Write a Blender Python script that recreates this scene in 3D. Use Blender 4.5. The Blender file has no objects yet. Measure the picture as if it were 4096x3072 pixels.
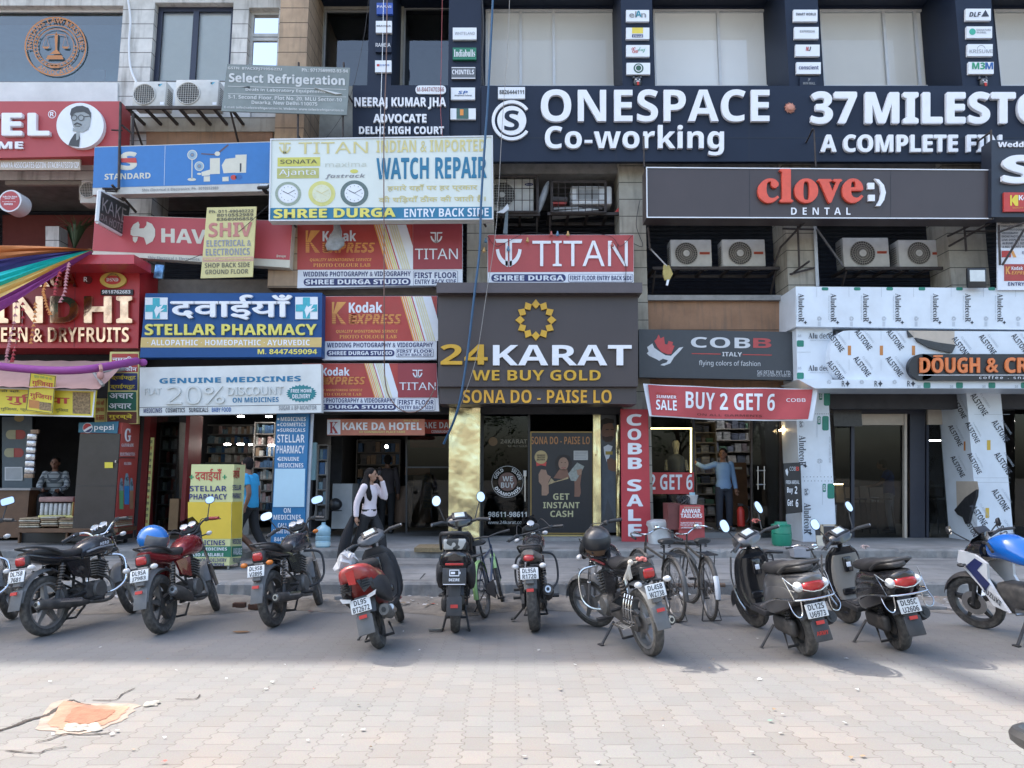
import bpy,bmesh,math,random
from mathutils import Vector as V,Matrix
from mathutils.geometry import tessellate_polygon
R = math.radians
SC = bpy.context.scene
COL = SC.collection
random.seed(7)
# ------------------------------------------------------------------ camera, sky, sun, exposure
EYE = V((0.0,0.0,1.55));PITCH = R(7.5);FPX = 2840.0
cd = bpy.data.cameras.new('camera');cd.sensor_width = 36;cd.lens = FPX/4096*36
cd.clip_start = 0.05;cd.clip_end = 1000
co = bpy.data.objects.new('camera',cd);co.location = EYE;co.rotation_euler = (R(90)+PITCH,0,0)
COL.objects.link(co);SC.camera = co
SUN_EL,SUN_AZ = R(57),R(-63)        # the sun stands behind the block, well to the left
wd = bpy.data.worlds.new('World');SC.world = wd;wd.use_nodes = True
wn = wd.node_tree;sky = wn.nodes.new('ShaderNodeTexSky');sky.sky_type = 'NISHITA';sky.sun_disc = False
sky.sun_elevation = SUN_EL;sky.sun_rotation = SUN_AZ;sky.air_density = 1.2;sky.dust_density = 4.0;sky.ozone_density = 1.0
wn.links.new(sky.outputs[0],wn.nodes['Background'].inputs[0]);wn.nodes['Background'].inputs[1].default_value = 0.15
sd = bpy.data.lights.new('sun','SUN');sd.energy = 2.0;sd.angle = R(0.6);sd.color = (1,.95,.87)
so = bpy.data.objects.new('sun',sd);COL.objects.link(so)
so.rotation_euler = (-(R(90)-SUN_EL),0,-SUN_AZ);so.location = (0,30,40)
SC.view_settings.view_transform = 'Standard';SC.view_settings.look = 'None'
SC.view_settings.exposure = 1.98;SC.view_settings.gamma = 1
SC.render.engine = 'CYCLES'
SC.cycles.max_bounces = 6;SC.cycles.transparent_max_bounces = 12;SC.cycles.use_denoising = True
SC.cycles.sample_clamp_indirect = 6;SC.cycles.caustics_reflective = False;SC.cycles.caustics_refractive = False
# ------------------------------------------------------------------ photo pixel -> place in the world
_f = V((0,math.cos(PITCH),math.sin(PITCH)));_u = V((0,-math.sin(PITCH),math.cos(PITCH)))
def ray(px,py):
 return _f + V((1,0,0))*((px-2048)/FPX) + _u*((1536-py)/FPX)
def P(px,py,Y):
 d = ray(px,py);return EYE + d*(Y/d.y)
def G(px,py,z=0.0):
 d = ray(px,py);return EYE + d*((z-EYE.z)/d.z)
def PL(px,py,pt,n):
 d = ray(px,py);return EYE + d*((pt-EYE).dot(n)/d.dot(n))
def Z(py,Y):
 return P(2048,py,Y).z
# ------------------------------------------------------------------ materials
MATS = {}
def lin(h):
 h = h.lstrip('#');c = [int(h[i:i+2],16)/255 for i in (0,2,4)]
 return tuple(x/12.92 if x <= .04045 else ((x+.055)/1.055)**2.4 for x in c)
def M(name,col,rough=.5,metal=0.0,var=.12,sc=6.0,bump=0.0,bsc=60.0,coat=0.0,emit=0.0,alpha=1.0,spec=.5,dust=0.0):
 if name in MATS: return MATS[name]
 if isinstance(col,str): col = lin(col)
 m = bpy.data.materials.new(name);m.use_nodes = True;MATS[name] = m
 t = m.node_tree;b = t.nodes['Principled BSDF'];N = t.nodes.new;L = t.links.new
 b.inputs['Roughness'].default_value = rough;b.inputs['Metallic'].default_value = metal
 b.inputs['Coat Weight'].default_value = coat;b.inputs['Specular IOR Level'].default_value = spec
 if emit:
  b.inputs['Emission Color'].default_value = (*col,1);b.inputs['Emission Strength'].default_value = emit
 b.inputs['Alpha'].default_value = alpha
 tc = N('ShaderNodeTexCoord')
 n = N('ShaderNodeTexNoise');n.inputs['Scale'].default_value = sc;n.inputs['Detail'].default_value = 5;n.inputs['Roughness'].default_value = .65
 L(tc.outputs['Object'],n.inputs['Vector'])
 r = N('ShaderNodeValToRGB');r.color_ramp.elements[0].position = .3;r.color_ramp.elements[1].position = .72
 r.color_ramp.elements[0].color = (*[c*(1-var) for c in col],1)
 r.color_ramp.elements[1].color = (*[min(.95,c*(1+var*.7)+var*.004) for c in col],1)
 L(n.outputs['Fac'],r.inputs['Fac']);out = r.outputs['Color']
 if dust:
  n2 = N('ShaderNodeTexNoise');n2.inputs['Scale'].default_value = sc*1.7;n2.inputs['Detail'].default_value = 8
  L(tc.outputs['Object'],n2.inputs['Vector'])
  r2 = N('ShaderNodeMapRange');r2.inputs[1].default_value = .42;r2.inputs[2].default_value = .7
  r2.inputs[3].default_value = dust*.25;r2.inputs[4].default_value = dust
  L(n2.outputs['Fac'],r2.inputs[0])
  mx = N('ShaderNodeMix');mx.data_type = 'RGBA';L(r2.outputs[0],mx.inputs[0]);L(out,mx.inputs[6])
  mx.inputs[7].default_value = (.22,.2,.175,1);out = mx.outputs[2]
  rr = N('ShaderNodeMapRange');rr.inputs[3].default_value = rough;rr.inputs[4].default_value = min(1,rough+.5)
  L(r2.outputs[0],rr.inputs[0]);L(rr.outputs[0],b.inputs['Roughness'])
 L(out,b.inputs['Base Color'])
 if bump:
  n3 = N('ShaderNodeTexNoise');n3.inputs['Scale'].default_value = bsc;n3.inputs['Detail'].default_value = 6
  L(tc.outputs['Object'],n3.inputs['Vector'])
  bp = N('ShaderNodeBump');bp.inputs['Strength'].default_value = bump;bp.inputs['Distance'].default_value = .01
  L(n3.outputs['Fac'],bp.inputs['Height']);L(bp.outputs[0],b.inputs['Normal'])
 return m
def glass(name,tint,ior=1.5,refl=1.0,rough=.01):
 if name in MATS: return MATS[name]
 m = bpy.data.materials.new(name);m.use_nodes = True;MATS[name] = m
 t = m.node_tree;N = t.nodes.new;L = t.links.new;t.nodes.remove(t.nodes['Principled BSDF'])
 tr = N('ShaderNodeBsdfTransparent');tr.inputs[0].default_value = (*tint,1)
 g = N('ShaderNodeBsdfGlossy');g.inputs['Roughness'].default_value = rough;g.inputs[0].default_value = (refl,refl,refl,1)
 fr = N('ShaderNodeFresnel');fr.inputs[0].default_value = ior
 tc = N('ShaderNodeTexCoord');nz = N('ShaderNodeTexNoise');nz.inputs['Scale'].default_value = .9;nz.inputs['Detail'].default_value = 1
 L(tc.outputs['Object'],nz.inputs['Vector'])
 bp = N('ShaderNodeBump');bp.inputs['Strength'].default_value = .05;bp.inputs['Distance'].default_value = .05
 L(nz.outputs['Fac'],bp.inputs['Height']);L(bp.outputs[0],g.inputs['Normal'])
 mx = N('ShaderNodeMixShader');L(fr.outputs[0],mx.inputs[0]);L(tr.outputs[0],mx.inputs[1]);L(g.outputs[0],mx.inputs[2])
 L(mx.outputs[0],t.nodes['Material Output'].inputs[0])
 return m
# ------------------------------------------------------------------ mesh builder
LOC = {}
class MB:
 def __init__(s,m=None):
  s.v = [];s.f = [];s.mi = [];s.sm = [];s.mats = [];s.m = None;s.cur = 0
  if m is not None: s.use(m)
 def use(s,m):
  if m not in s.mats: s.mats.append(m)
  s.cur = s.mats.index(m);return s
 def add(s,vs,fs,smooth=False):
  k = len(s.v)
  if s.m is not None: vs = [s.m @ V(p) for p in vs]
  s.v += [tuple(p) for p in vs];s.f += [tuple(i+k for i in f) for f in fs]
  s.mi += [s.cur]*len(fs);s.sm += [smooth]*len(fs);return s
 def hexa(s,a):                                  # 8 corners: 4 front, 4 back
  return s.add(a,[(0,1,2,3),(7,6,5,4),(0,4,5,1),(1,5,6,2),(2,6,7,3),(3,7,4,0)])
 def box(s,c,d,rot=None,bev=0.0,seg=2):
  hx,hy,hz = d[0]/2,d[1]/2,d[2]/2
  if bev:
   bm = bmesh.new();bmesh.ops.create_cube(bm,size=1)
   for q in bm.verts: q.co = V((q.co.x*d[0],q.co.y*d[1],q.co.z*d[2]))
   bmesh.ops.bevel(bm,geom=bm.edges[:],offset=min(bev,.49*min(d)),segments=seg,affect='EDGES',profile=.5)
   vs = [q.co.copy() for q in bm.verts];bm.verts.index_update();fs = [[q.index for q in f.verts] for f in bm.faces];bm.free()
  else:
   vs = [V((x,y,z)) for y in (-hy,hy) for x,z in ((-hx,hz),(hx,hz),(hx,-hz),(-hx,-hz))]
   fs = [(0,1,2,3),(7,6,5,4),(0,4,5,1),(1,5,6,2),(2,6,7,3),(3,7,4,0)]
  if rot is not None: vs = [rot @ q for q in vs]
  c = V(c);return s.add([q+c for q in vs],fs,bool(bev))
 def b2(s,x0,x1,y0,y1,z0,z1):
  return s.box(((x0+x1)/2,(y0+y1)/2,(z0+z1)/2),(abs(x1-x0),abs(y1-y0),abs(z1-z0)))
 def tube(s,pts,r,n=7,cap=True,closed=False):
  pts = [V(p) for p in pts];k = len(pts);rr = r if isinstance(r,(list,tuple)) else [r]*k
  vs = [];up = None
  for i,p in enumerate(pts):
   a = pts[i-1] if i > 0 else (pts[-1] if closed else p);b = pts[i+1] if i < k-1 else (pts[0] if closed else p)
   t = (b-a);t = t.normalized() if t.length > 1e-9 else V((0,0,1))
   if up is None: up = V((0,0,1)) if abs(t.z) < .9 else V((1,0,0))
   x = t.cross(up);x = x.normalized() if x.length > 1e-6 else t.orthogonal().normalized()
   up = x.cross(t).normalized()
   for j in range(n):
    w = 2*math.pi*j/n;vs.append(p+(x*math.cos(w)+up*math.sin(w))*rr[i])
  fs = []
  for i in range(k if closed else k-1):
   i2 = (i+1) % k
   for j in range(n): fs.append((i*n+j,i*n+(j+1) % n,i2*n+(j+1) % n,i2*n+j))
  if cap and not closed: fs += [tuple(range(n-1,-1,-1)),tuple(range((k-1)*n,k*n))]
  return s.add(vs,fs,True)
 def curve(s,pts,r,n=7,sub=6,closed=False):
  return s.tube(spline(pts,sub,closed),r,n,closed=closed)
 def lathe(s,prof,n=20,at=(0,0,0),ax='z',smooth=True,rot=None,ang=2*math.pi):
  full = abs(ang-2*math.pi) < 1e-6;vs = [];at = V(at);cols = n if full else n+1
  for r_,h in prof:
   for j in range(cols):
    w = ang*j/n;c,q = r_*math.cos(w),r_*math.sin(w)
    p = V((c,q,h)) if ax == 'z' else (V((c,h,q)) if ax == 'y' else V((h,c,q)))
    if rot is not None: p = rot @ p
    vs.append(p+at)
  fs = []
  for i in range(len(prof)-1):
   for j in range(n):
    j2 = (j+1) % cols
    f = (i*cols+j,i*cols+j2,(i+1)*cols+j2,(i+1)*cols+j)
    fs.append(f if ax != 'y' else f[::-1])
  return s.add(vs,fs,smooth)
 def rings(s,rs,cap=True,closed=True,smooth=True,loop=False):
  n = len(rs[0]);vs = [p for r in rs for p in r];fs = []
  m = len(rs)
  for i in range(m if loop else m-1):
   i2 = (i+1) % m
   for j in range(n if closed else n-1):
    fs.append((i*n+j,i2*n+j,i2*n+(j+1) % n,i*n+(j+1) % n))
  if cap and closed and not loop: fs += [tuple(range(n)),tuple(range(m*n-1,(m-1)*n-1,-1))]
  return s.add(vs,fs,smooth)
 def loft(s,secs,n=16,cap=True,sub=0):
  """secs: (x, z, half width, half height[, exponent[, y]]) across the x axis"""
  secs = [tuple(q)+((2.5,0)[len(q)-4:] if len(q) < 6 else ()) for q in secs]
  if sub: secs = spline_t(secs,sub)
  rs = []
  for x,z,w,h,e,y in secs:
   ring = []
   for j in range(n):
    a = 2*math.pi*j/n;c,q = math.cos(a),math.sin(a)
    ring.append(V((x,y+w*math.copysign(abs(c)**(2/e),c),z+h*math.copysign(abs(q)**(2/e),q))))
   rs.append(ring)
  return s.rings(rs,cap)
 def ell(s,c,r,n=14,k=9,rot=None):
  vs = [];fs = [];c = V(c)
  for i in range(k+1):
   a = math.pi*i/k
   for j in range(n):
    b = 2*math.pi*j/n;p = V((r[0]*math.sin(a)*math.cos(b),r[1]*math.sin(a)*math.sin(b),r[2]*math.cos(a)))
    if rot is not None: p = rot @ p
    vs.append(p+c)
  for i in range(k):
   for j in range(n): fs.append((i*n+j,(i+1)*n+j,(i+1)*n+(j+1) % n,i*n+(j+1) % n))
  return s.add(vs,fs,True)
 def prism(s,poly,ext,both=True):
  """poly: list of points in a plane; ext: extrusion vector (0 = a single sheet)"""
  poly = [V(p) for p in poly];n = len(poly);tri = tessellate_polygon([poly])
  fs = [tuple(t) for t in tri]
  if ext is None or V(ext).length == 0: return s.add(poly,fs)
  e = V(ext);nrm = sum(((poly[t[1]]-poly[t[0]]).cross(poly[t[2]]-poly[t[0]]) for t in fs),V())
  if nrm.dot(e) > 0: fs = [f[::-1] for f in fs]
  vs = poly+[p+e for p in poly];ff = list(fs)+[tuple(i+n for i in f[::-1]) for f in fs]
  ff += [(i,(i+1) % n,(i+1) % n+n,i+n) for i in range(n)]
  return s.add(vs,ff)
 def build(s,name,parent=None,w=True,off=None,**props):
  if not s.f: return None
  if off is None: off = LOC.get(parent.name,V()) if (parent is not None and w) else V()
  me = bpy.data.meshes.new(name);me.from_pydata([tuple(V(p)-off) for p in s.v] if off.length else s.v,[],s.f)
  for m in s.mats: me.materials.append(m)
  me.polygons.foreach_set('material_index',s.mi);me.polygons.foreach_set('use_smooth',s.sm)
  me.validate();me.update()
  bm = bmesh.new();bm.from_mesh(me);bmesh.ops.recalc_face_normals(bm,faces=bm.faces[:])
  bm.to_mesh(me);bm.free()
  if any(s.sm):
   try: me.set_sharp_from_angle(angle=R(42))
   except Exception: pass
  o = bpy.data.objects.new(name,me);COL.objects.link(o)
  if parent is not None: o.parent = parent;LOC[o.name] = off if w else V()
  for k_,v_ in props.items(): o[k_] = v_
  return o
 def top(s,name,label,cat,group=None,**kw):
  """a whole thing in one mesh, its origin at its base"""
  xs = [p[0] for p in s.v];ys = [p[1] for p in s.v];zs = [p[2] for p in s.v]
  base = V(((min(xs)+max(xs))/2,(min(ys)+max(ys))/2,min(zs)))
  o = s.build(name,off=base,**kw);o.location = base;LOC[o.name] = base
  tag(o,label,cat,group);return o
def spline(pts,sub=6,closed=False):
 pts = [V(p) for p in pts];n = len(pts);out = []
 for i in range(n if closed else n-1):
  g = (lambda k: pts[k % n]) if closed else (lambda k: pts[max(0,min(n-1,k))])
  a,b,c,d = g(i-1),g(i),g(i+1),g(i+2)
  for j in range(sub):
   t = j/sub;out.append(.5*((2*b)+(c-a)*t+(2*a-5*b+4*c-d)*t*t+(3*b-a-3*c+d)*t**3))
 if not closed: out.append(pts[-1])
 return out
def spline_t(T,sub):
 n = len(T);out = []
 for i in range(n-1):
  a,b,c,d = T[max(0,i-1)],T[i],T[i+1],T[min(n-1,i+2)]
  for j in range(sub):
   t = j/sub
   out.append(tuple(.5*((2*q)+(r-p)*t+(2*p-5*q+4*r-u)*t*t+(3*q-p-3*r+u)*t**3) for p,q,r,u in zip(a,b,c,d)))
 out.append(T[-1]);return out
def tag(o,label,cat,group=None):
 o['label'] = label;o['category'] = cat
 if group: o['group'] = group
def thing(name,label,cat,loc=(0,0,0),rz=0.0,group=None,rot=None):
 o = bpy.data.objects.new(name,None);o.empty_display_size = .2;COL.objects.link(o);o.location = loc
 o.rotation_euler = rot if rot is not None else (0,0,rz);LOC[o.name] = V(loc);tag(o,label,cat,group);return o
def struct(b,name,kind='structure'):
 o = b.build(name);o['kind'] = kind;return o
def copy_tree(o,loc=None,rz=None,label=None,parent=None):
 c = o.copy();COL.objects.link(c)
 if parent is not None: c.parent = parent
 if loc is not None: c.location = loc
 if rz is not None: c.rotation_euler = (0,0,rz)
 if label: c['label'] = label
 for ch in list(o.children): copy_tree(ch,parent=c)
 return c
# ------------------------------------------------------------------ writing: queued, cut from the font in one go
TQ = [];MF = None
def styl(t,k):
 U = {'b': (0x1D5D4,0x1D5EE,0x1D7EC),'r': (0x1D5A0,0x1D5BA,0x1D7E2),'s': (0x1D400,0x1D41A,0x1D7CE),
   'i': (0x1D63C,0x1D656,0x1D7EC),'c': (0x1D4D0,0x1D4EA,0x1D7CE),'m': (0x1D670,0x1D68A,0x1D7F6)}.get(k)
 if not U: return t
 o = ''
 for c in t:
  if 'A' <= c <= 'Z': o += chr(U[0]+ord(c)-65)
  elif 'a' <= c <= 'z': o += chr(U[1]+ord(c)-97)
  elif '0' <= c <= '9': o += chr(U[2]+ord(c)-48)
  else: o += c
 return o
OFFS = {'b': 0,'r': 0,'s': 0,'i': 0,'c': 0,'d': .012,'h': .014,'m': 0}      # em; letters are fattened by laying shifted copies a hair behind one another
def text_q(root,part,text,mat,fn,style='b',bold=None,raised=0.0,shear=0.0,w=True,sp=1.0):
 """fn(u, v, d) -> point: u, v in 0..1 over the inked box, d = 0 at the board .. 1 at the letter's face"""
 TQ.append((root,part,styl(text,style),mat,fn,OFFS[style] if bold is None else bold*.6,raised > .011,shear,w,sp,.0008/max(.02,raised) if raised > .011 else .2))
def flush_text():
 obs = []
 seen = {};uniq = []
 for q in TQ:
  k = (q[2],q[6],q[7],q[9])
  if k in seen: continue
  seen[k] = len(uniq);uniq.append(k)
  c = bpy.data.curves.new('writing','FONT');c.body = q[2];c.size = 1
  if MF and ord(max(q[2])) > 0x1D000: c.font = MF
  c.size = 1;c.resolution_u = 3 if q[6] else 2
  c.extrude = .5 if q[6] else 0;c.shear = q[7];c.space_character = q[9]
  o = bpy.data.objects.new('writing',c);COL.objects.link(o);obs.append(o)
 bpy.context.view_layer.update();dg = bpy.context.evaluated_depsgraph_get()
 acc = {};cut = []
 for o in obs:
  me = o.evaluated_get(dg).to_mesh();cut.append(([p.co.copy() for p in me.vertices],[tuple(p.vertices) for p in me.polygons]));o.evaluated_get(dg).to_mesh_clear()
 for q in TQ:
  vs,fs = cut[seen[(q[2],q[6],q[7],q[9])]]
  if not vs: continue
  x0 = min(p.x for p in vs);x1 = max(p.x for p in vs);y0 = min(p.y for p in vs);y1 = max(p.y for p in vs)
  W = max(1e-6,x1-x0);H = max(1e-6,y1-y0);fn = q[4]
  e = q[5];W2,H2 = W+2*e,H+2*e
  sh = [(0,0)]+([(e,0),(-e,0),(0,e),(0,-e)] if e >= .01 else [])
  key = (q[0].name,q[1] if q[1].startswith('printed') else q[1]+'#%d' % len(acc),q[8]);b = acc.setdefault(key,(MB(),q[0]))[0];b.use(q[3])
  for k,(ex,ey) in enumerate(sh): b.add([fn((p.x-x0+e+ex)/W2,(p.y-y0+e+ey)/H2,(p.z+.5 if q[6] else 1.0)-k*q[10]) for p in vs],fs)
 for (rn,part,w),(b,root) in acc.items():
  n = part
  me = bpy.data.meshes.new(n);off = LOC.get(rn,V()) if w else V()
  me.from_pydata([tuple(V(p)-off) for p in b.v],[],b.f)
  for m in b.mats: me.materials.append(m)
  me.polygons.foreach_set('material_index',b.mi);me.update()
  o = bpy.data.objects.new(n.split('#')[0],me);COL.objects.link(o);o.parent = root
 for o in obs:
  c = o.data;bpy.data.objects.remove(o);bpy.data.curves.remove(c)
 TQ.clear()
# ------------------------------------------------------------------ flat boards read off the photograph: a plane, a thickness, prints and raised letters
class Board:
 def __init__(s,root,Y=None,plane=None,slope=0.0):
  s.root = root;s.slope = slope;s.bs = {}
  s.pt,s.n = (V((0,Y,0)),V((0,-1,0))) if plane is None else (V(plane[0]),V(plane[1]).normalized())
  s.lv = {}
 def at(s,x,y,lift=0.0):
  return PL(x,y,s.pt+s.n*lift,s.n) if False else PL(x,y,s.pt,s.n)+s.n*lift
 def part(s,name):
  return s.bs.setdefault(name,MB())
 def quad(s,q,m,t,part='panel',lift=0.0):
  """a slab with its face on the plane (raised by lift) and t of depth behind"""
  pts = [s.at(x,y,lift) for x,y in corners(q)];b = s.part(part).use(m)
  b.hexa(pts+[p-s.n*t for p in pts]);return s
 def fill(s,pts,m,part='print',lift=.004,raised=0.0):
  w = [s.at(x,y,lift+raised) for x,y in pts]
  s.part(part).use(m).prism(w,-s.n*raised if raised else None);return s
 def rect(s,x0,y0,x1,y1,m,**k):
  sl = s.slope*(x1-x0);return s.fill([(x0,y0),(x1,y0+sl),(x1,y1+sl),(x0,y1)],m,**k)
 def disc(s,cx,cy,rx,ry,m,n=28,**k):
  return s.fill([(cx+rx*math.cos(2*math.pi*i/n),cy+ry*math.sin(2*math.pi*i/n)) for i in range(n)],m,**k)
 def rrect(s,x0,y0,x1,y1,r,m,**k):
  o = []
  for cx,cy,a in ((x1-r,y0+r,-90),(x1-r,y1-r,0),(x0+r,y1-r,90),(x0+r,y0+r,180)):
   for i in range(6):
    w = R(a+18*i);o.append((cx+r*math.cos(w),cy+r*math.sin(w)+s.slope*(cx-x0)))
  return s.fill(o,m,**k)
 def band(s,pts,wd,m,closed=False,**k):
  """a stroke of width wd along px points"""
  n = len(pts);L_,R_ = [],[]
  for i,(x,y) in enumerate(pts):
   a = pts[i-1] if i or closed else pts[i];b = pts[(i+1) % n] if i < n-1 or closed else pts[i]
   dx,dy = b[0]-a[0],b[1]-a[1];q = math.hypot(dx,dy) or 1;nx,ny = -dy/q*wd/2,dx/q*wd/2
   L_.append((x+nx,y+ny));R_.append((x-nx,y-ny))
  for i in range(n if closed else n-1):
   j = (i+1) % n;s.fill([L_[i],L_[j],R_[j],R_[i]],m,**k)
  return s
 def ring(s,cx,cy,r0,r1,m,n=30,asp=1.0,a0=0,a1=360,**k):
  for i in range(n):
   a,b = R(a0+(a1-a0)*i/n),R(a0+(a1-a0)*(i+1)/n)
   s.fill([(cx+r*math.cos(w),cy+r*math.sin(w)*asp) for r,w in ((r0,a),(r1,a),(r1,b),(r0,b))],m,**k)
  return s
 def t(s,text,box,m,style='b',bold=None,raised=0.0,shear=0.0,part='lettering',lift=.008,slope=None,arc=None,rot=0,sp=1.0):
  sl = s.slope if slope is None else slope
  if raised <= .011: lift,raised = lift-.004,.004;flat = True
  else: flat = False
  if arc:
   cx,cy,r0,r1,a0,a1 = arc
   def fn(u,v,d):
    a = R(a0+(a1-a0)*u);r = r0+(r1-r0)*v
    return s.at(cx+r*math.cos(a),cy+r*math.sin(a),lift+raised*d)
  else:
   x0,y0,x1,y1 = box
   def fn(u,v,d):
    if rot == 90: u,v = 1-v,1-u            # reads downwards
    elif rot == -90: u,v = v,u
    if rot == 90: x,y = x0+(x1-x0)*u,y1+(y0-y1)*v;
    else: x,y = x0+(x1-x0)*u,y1+(y0-y1)*v
    return s.at(x,y+sl*(x-x0),lift+raised*d)
   if rot == 90:
    def fn(u,v,d,x0=x0,y0=y0,x1=x1,y1=y1):
     x = x0+(x1-x0)*v;y = y0+(y1-y0)*u
     return s.at(x,y,lift+raised*d)
  text_q(s.root,part,text,m,fn,style,bold,0 if flat else raised,shear,True,sp);return s
 def done(s,**labels):
  for k,b in s.bs.items(): b.build(k.split('#')[0],s.root)
  s.bs = {};return s
def corners(q):
 if len(q) == 4 and not isinstance(q[0],(tuple,list)):
  x0,y0,x1,y1 = q;return [(x0,y0),(x1,y0),(x1,y1),(x0,y1)]
 return list(q)
def sign(name,label,q,Y,t,m,cat='sign',slope=None,edge=None,ew=8,group=None,part='panel'):
 c = corners(q);bx = sum(x for x,y in c)/4;by = max(y for x,y in c)
 root = thing(name,label,cat,P(bx,by,Y),group=group)
 if slope is None: slope = (c[1][1]-c[0][1])/max(1,(c[1][0]-c[0][0]))
 S = Board(root,Y,slope=slope);S.quad(c,m,t,part)
 if edge:
  for i in range(4):
   a,b = c[i],c[(i+1) % 4];dx,dy = b[0]-a[0],b[1]-a[1];L_ = math.hypot(dx,dy);nx,ny = -dy/L_*ew,dx/L_*ew
   S.fill([a,b,(b[0]+nx,b[1]+ny),(a[0]+nx,a[1]+ny)],edge,part='frame',lift=.004+.003*(i % 2),raised=.012)
 S.Y = Y;S.c = c
 return S
# ------------------------------------------------------------------ palette
WHITE = M('painted_white_wall',(.66,.67,.66),.75,var=.16,sc=1.3,bump=.15,bsc=30)
PALE = M('white_panel',(.74,.77,.8),.45,var=.05,sc=2)
PRINTW = M('print_white',(.72,.75,.8),.5,var=.03)
CREAM = M('cream_print',(.62,.6,.5),.5,var=.06)
BLACK = M('black_paint',(.016,.017,.02),.4,var=.2)
BLACKM = M('black_plastic',(.022,.023,.026),.45,var=.25,sc=12,dust=.12)
IRON = M('rusty_iron',(.055,.045,.042),.7,metal=.3,var=.4,sc=9)
STEEL = M('steel',(.5,.5,.5),.28,metal=1,var=.15)
CHROME = M('chrome',(.75,.75,.75),.1,metal=1,var=.08)
NAVY = M('navy_cladding',(.011,.019,.04),.55,var=.1,sc=1.2,spec=.3)
NAVYP = M('navy_print',(.02,.028,.12),.5,var=.06)
BROWN = M('dark_brown_cladding',(.055,.042,.042),.42,var=.1,sc=1.0)
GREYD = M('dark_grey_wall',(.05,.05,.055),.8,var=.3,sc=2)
CONC = M('grey_concrete',(.26,.255,.245),.9,var=.3,sc=3,bump=.35,bsc=45)
REDP = M('faded_red_print',(.38,.05,.055),.5,var=.1,sc=2)
REDS = M('signal_red',(.48,.03,.02),.45,var=.08)
YEL = M('yellow_print',(.72,.58,.05),.5,var=.06)
PYEL = M('pale_yellow_print',(.66,.6,.22),.5,var=.1,sc=3)
GOLD = M('gold_letter',(.6,.34,.02),.35,var=.08)
TEAL = M('teal_print',(.02,.16,.3),.5,var=.06)
GREEN = M('green_print',(.02,.2,.1),.5,var=.05)
ORANGE = M('orange_print',(.75,.27,.05),.5,var=.06)
BLUES = M('pharmacy_blue',(.014,.075,.23),.5,var=.1,sc=1.5,spec=.3)
def stone(name,col,gap=.33,off=0.0,vert=0.0):
 m = M(name,col,.85,var=.22,sc=2.2,bump=.25,bsc=70);t = m.node_tree;N = t.nodes.new;L = t.links.new
 b = t.nodes['Principled BSDF'];src = b.inputs['Base Color'].links[0].from_socket
 tc = N('ShaderNodeTexCoord');sx = N('ShaderNodeSeparateXYZ');L(tc.outputs['Object'],sx.inputs[0])
 a = N('ShaderNodeMath');a.operation = 'ADD';a.inputs[1].default_value = 100+off;L(sx.outputs['Z'],a.inputs[0])
 d = N('ShaderNodeMath');d.operation = 'MODULO';d.inputs[1].default_value = gap;L(a.outputs[0],d.inputs[0])
 c = N('ShaderNodeMath');c.operation = 'LESS_THAN';c.inputs[1].default_value = .018;L(d.outputs[0],c.inputs[0])
 mx = N('ShaderNodeMix');mx.data_type = 'RGBA';L(c.outputs[0],mx.inputs[0]);L(src,mx.inputs[6])
 mx.inputs[7].default_value = (*[q*.22 for q in (col if not isinstance(col,str) else lin(col))],1);L(mx.outputs[2],b.inputs['Base Color'])
 # streaks of grime washed down from the joints
 n = N('ShaderNodeTexNoise');n.inputs['Scale'].default_value = 3;n.inputs['Detail'].default_value = 6
 mp = N('ShaderNodeMapping');mp.inputs['Scale'].default_value = (3,3,.35);L(tc.outputs['Object'],mp.inputs[0]);L(mp.outputs[0],n.inputs['Vector'])
 r = N('ShaderNodeMapRange');r.inputs[1].default_value = .5;r.inputs[2].default_value = .75;r.inputs[4].default_value = .55;L(n.outputs['Fac'],r.inputs[0])
 m2 = N('ShaderNodeMix');m2.data_type = 'RGBA';L(r.outputs[0],m2.inputs[0]);L(mx.outputs[2],m2.inputs[6]);m2.inputs[7].default_value = (.1,.09,.075,1)
 L(m2.outputs[2],b.inputs['Base Color']);return m
TAN = stone('tan_stone',(.42,.3,.2),.33)
BEIGE = stone('beige_stone',(.36,.33,.27),.36,.1)
WSTONE = stone('white_stone',(.62,.61,.58),.33,.05)
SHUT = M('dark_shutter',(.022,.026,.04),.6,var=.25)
BRN = stone('brown_plaster',(.3,.17,.1),.62,.3)
GLASS = glass('window_glass',(.6,.66,.68),2.1,.8)
GLASSR = glass('reflective_blue_glass',(.6,.72,.8),2.1,.9)
GLASSD = glass('shopfront_glass',(.55,.58,.58),1.4,.6)
GLASSL = glass('office_glass',(.93,.95,.96),1.5,.8)
BLIND = M('roller_blind',(.8,.79,.77),.9,var=.03,sc=1,emit=.04)  # slight glow put into the cloth to brighten the shaded blinds
ALU = M('white_aluminium',(.66,.68,.7),.4,var=.06)
WOOD = M('brown_wood',(.12,.06,.03),.5,var=.3,sc=5)
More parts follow.
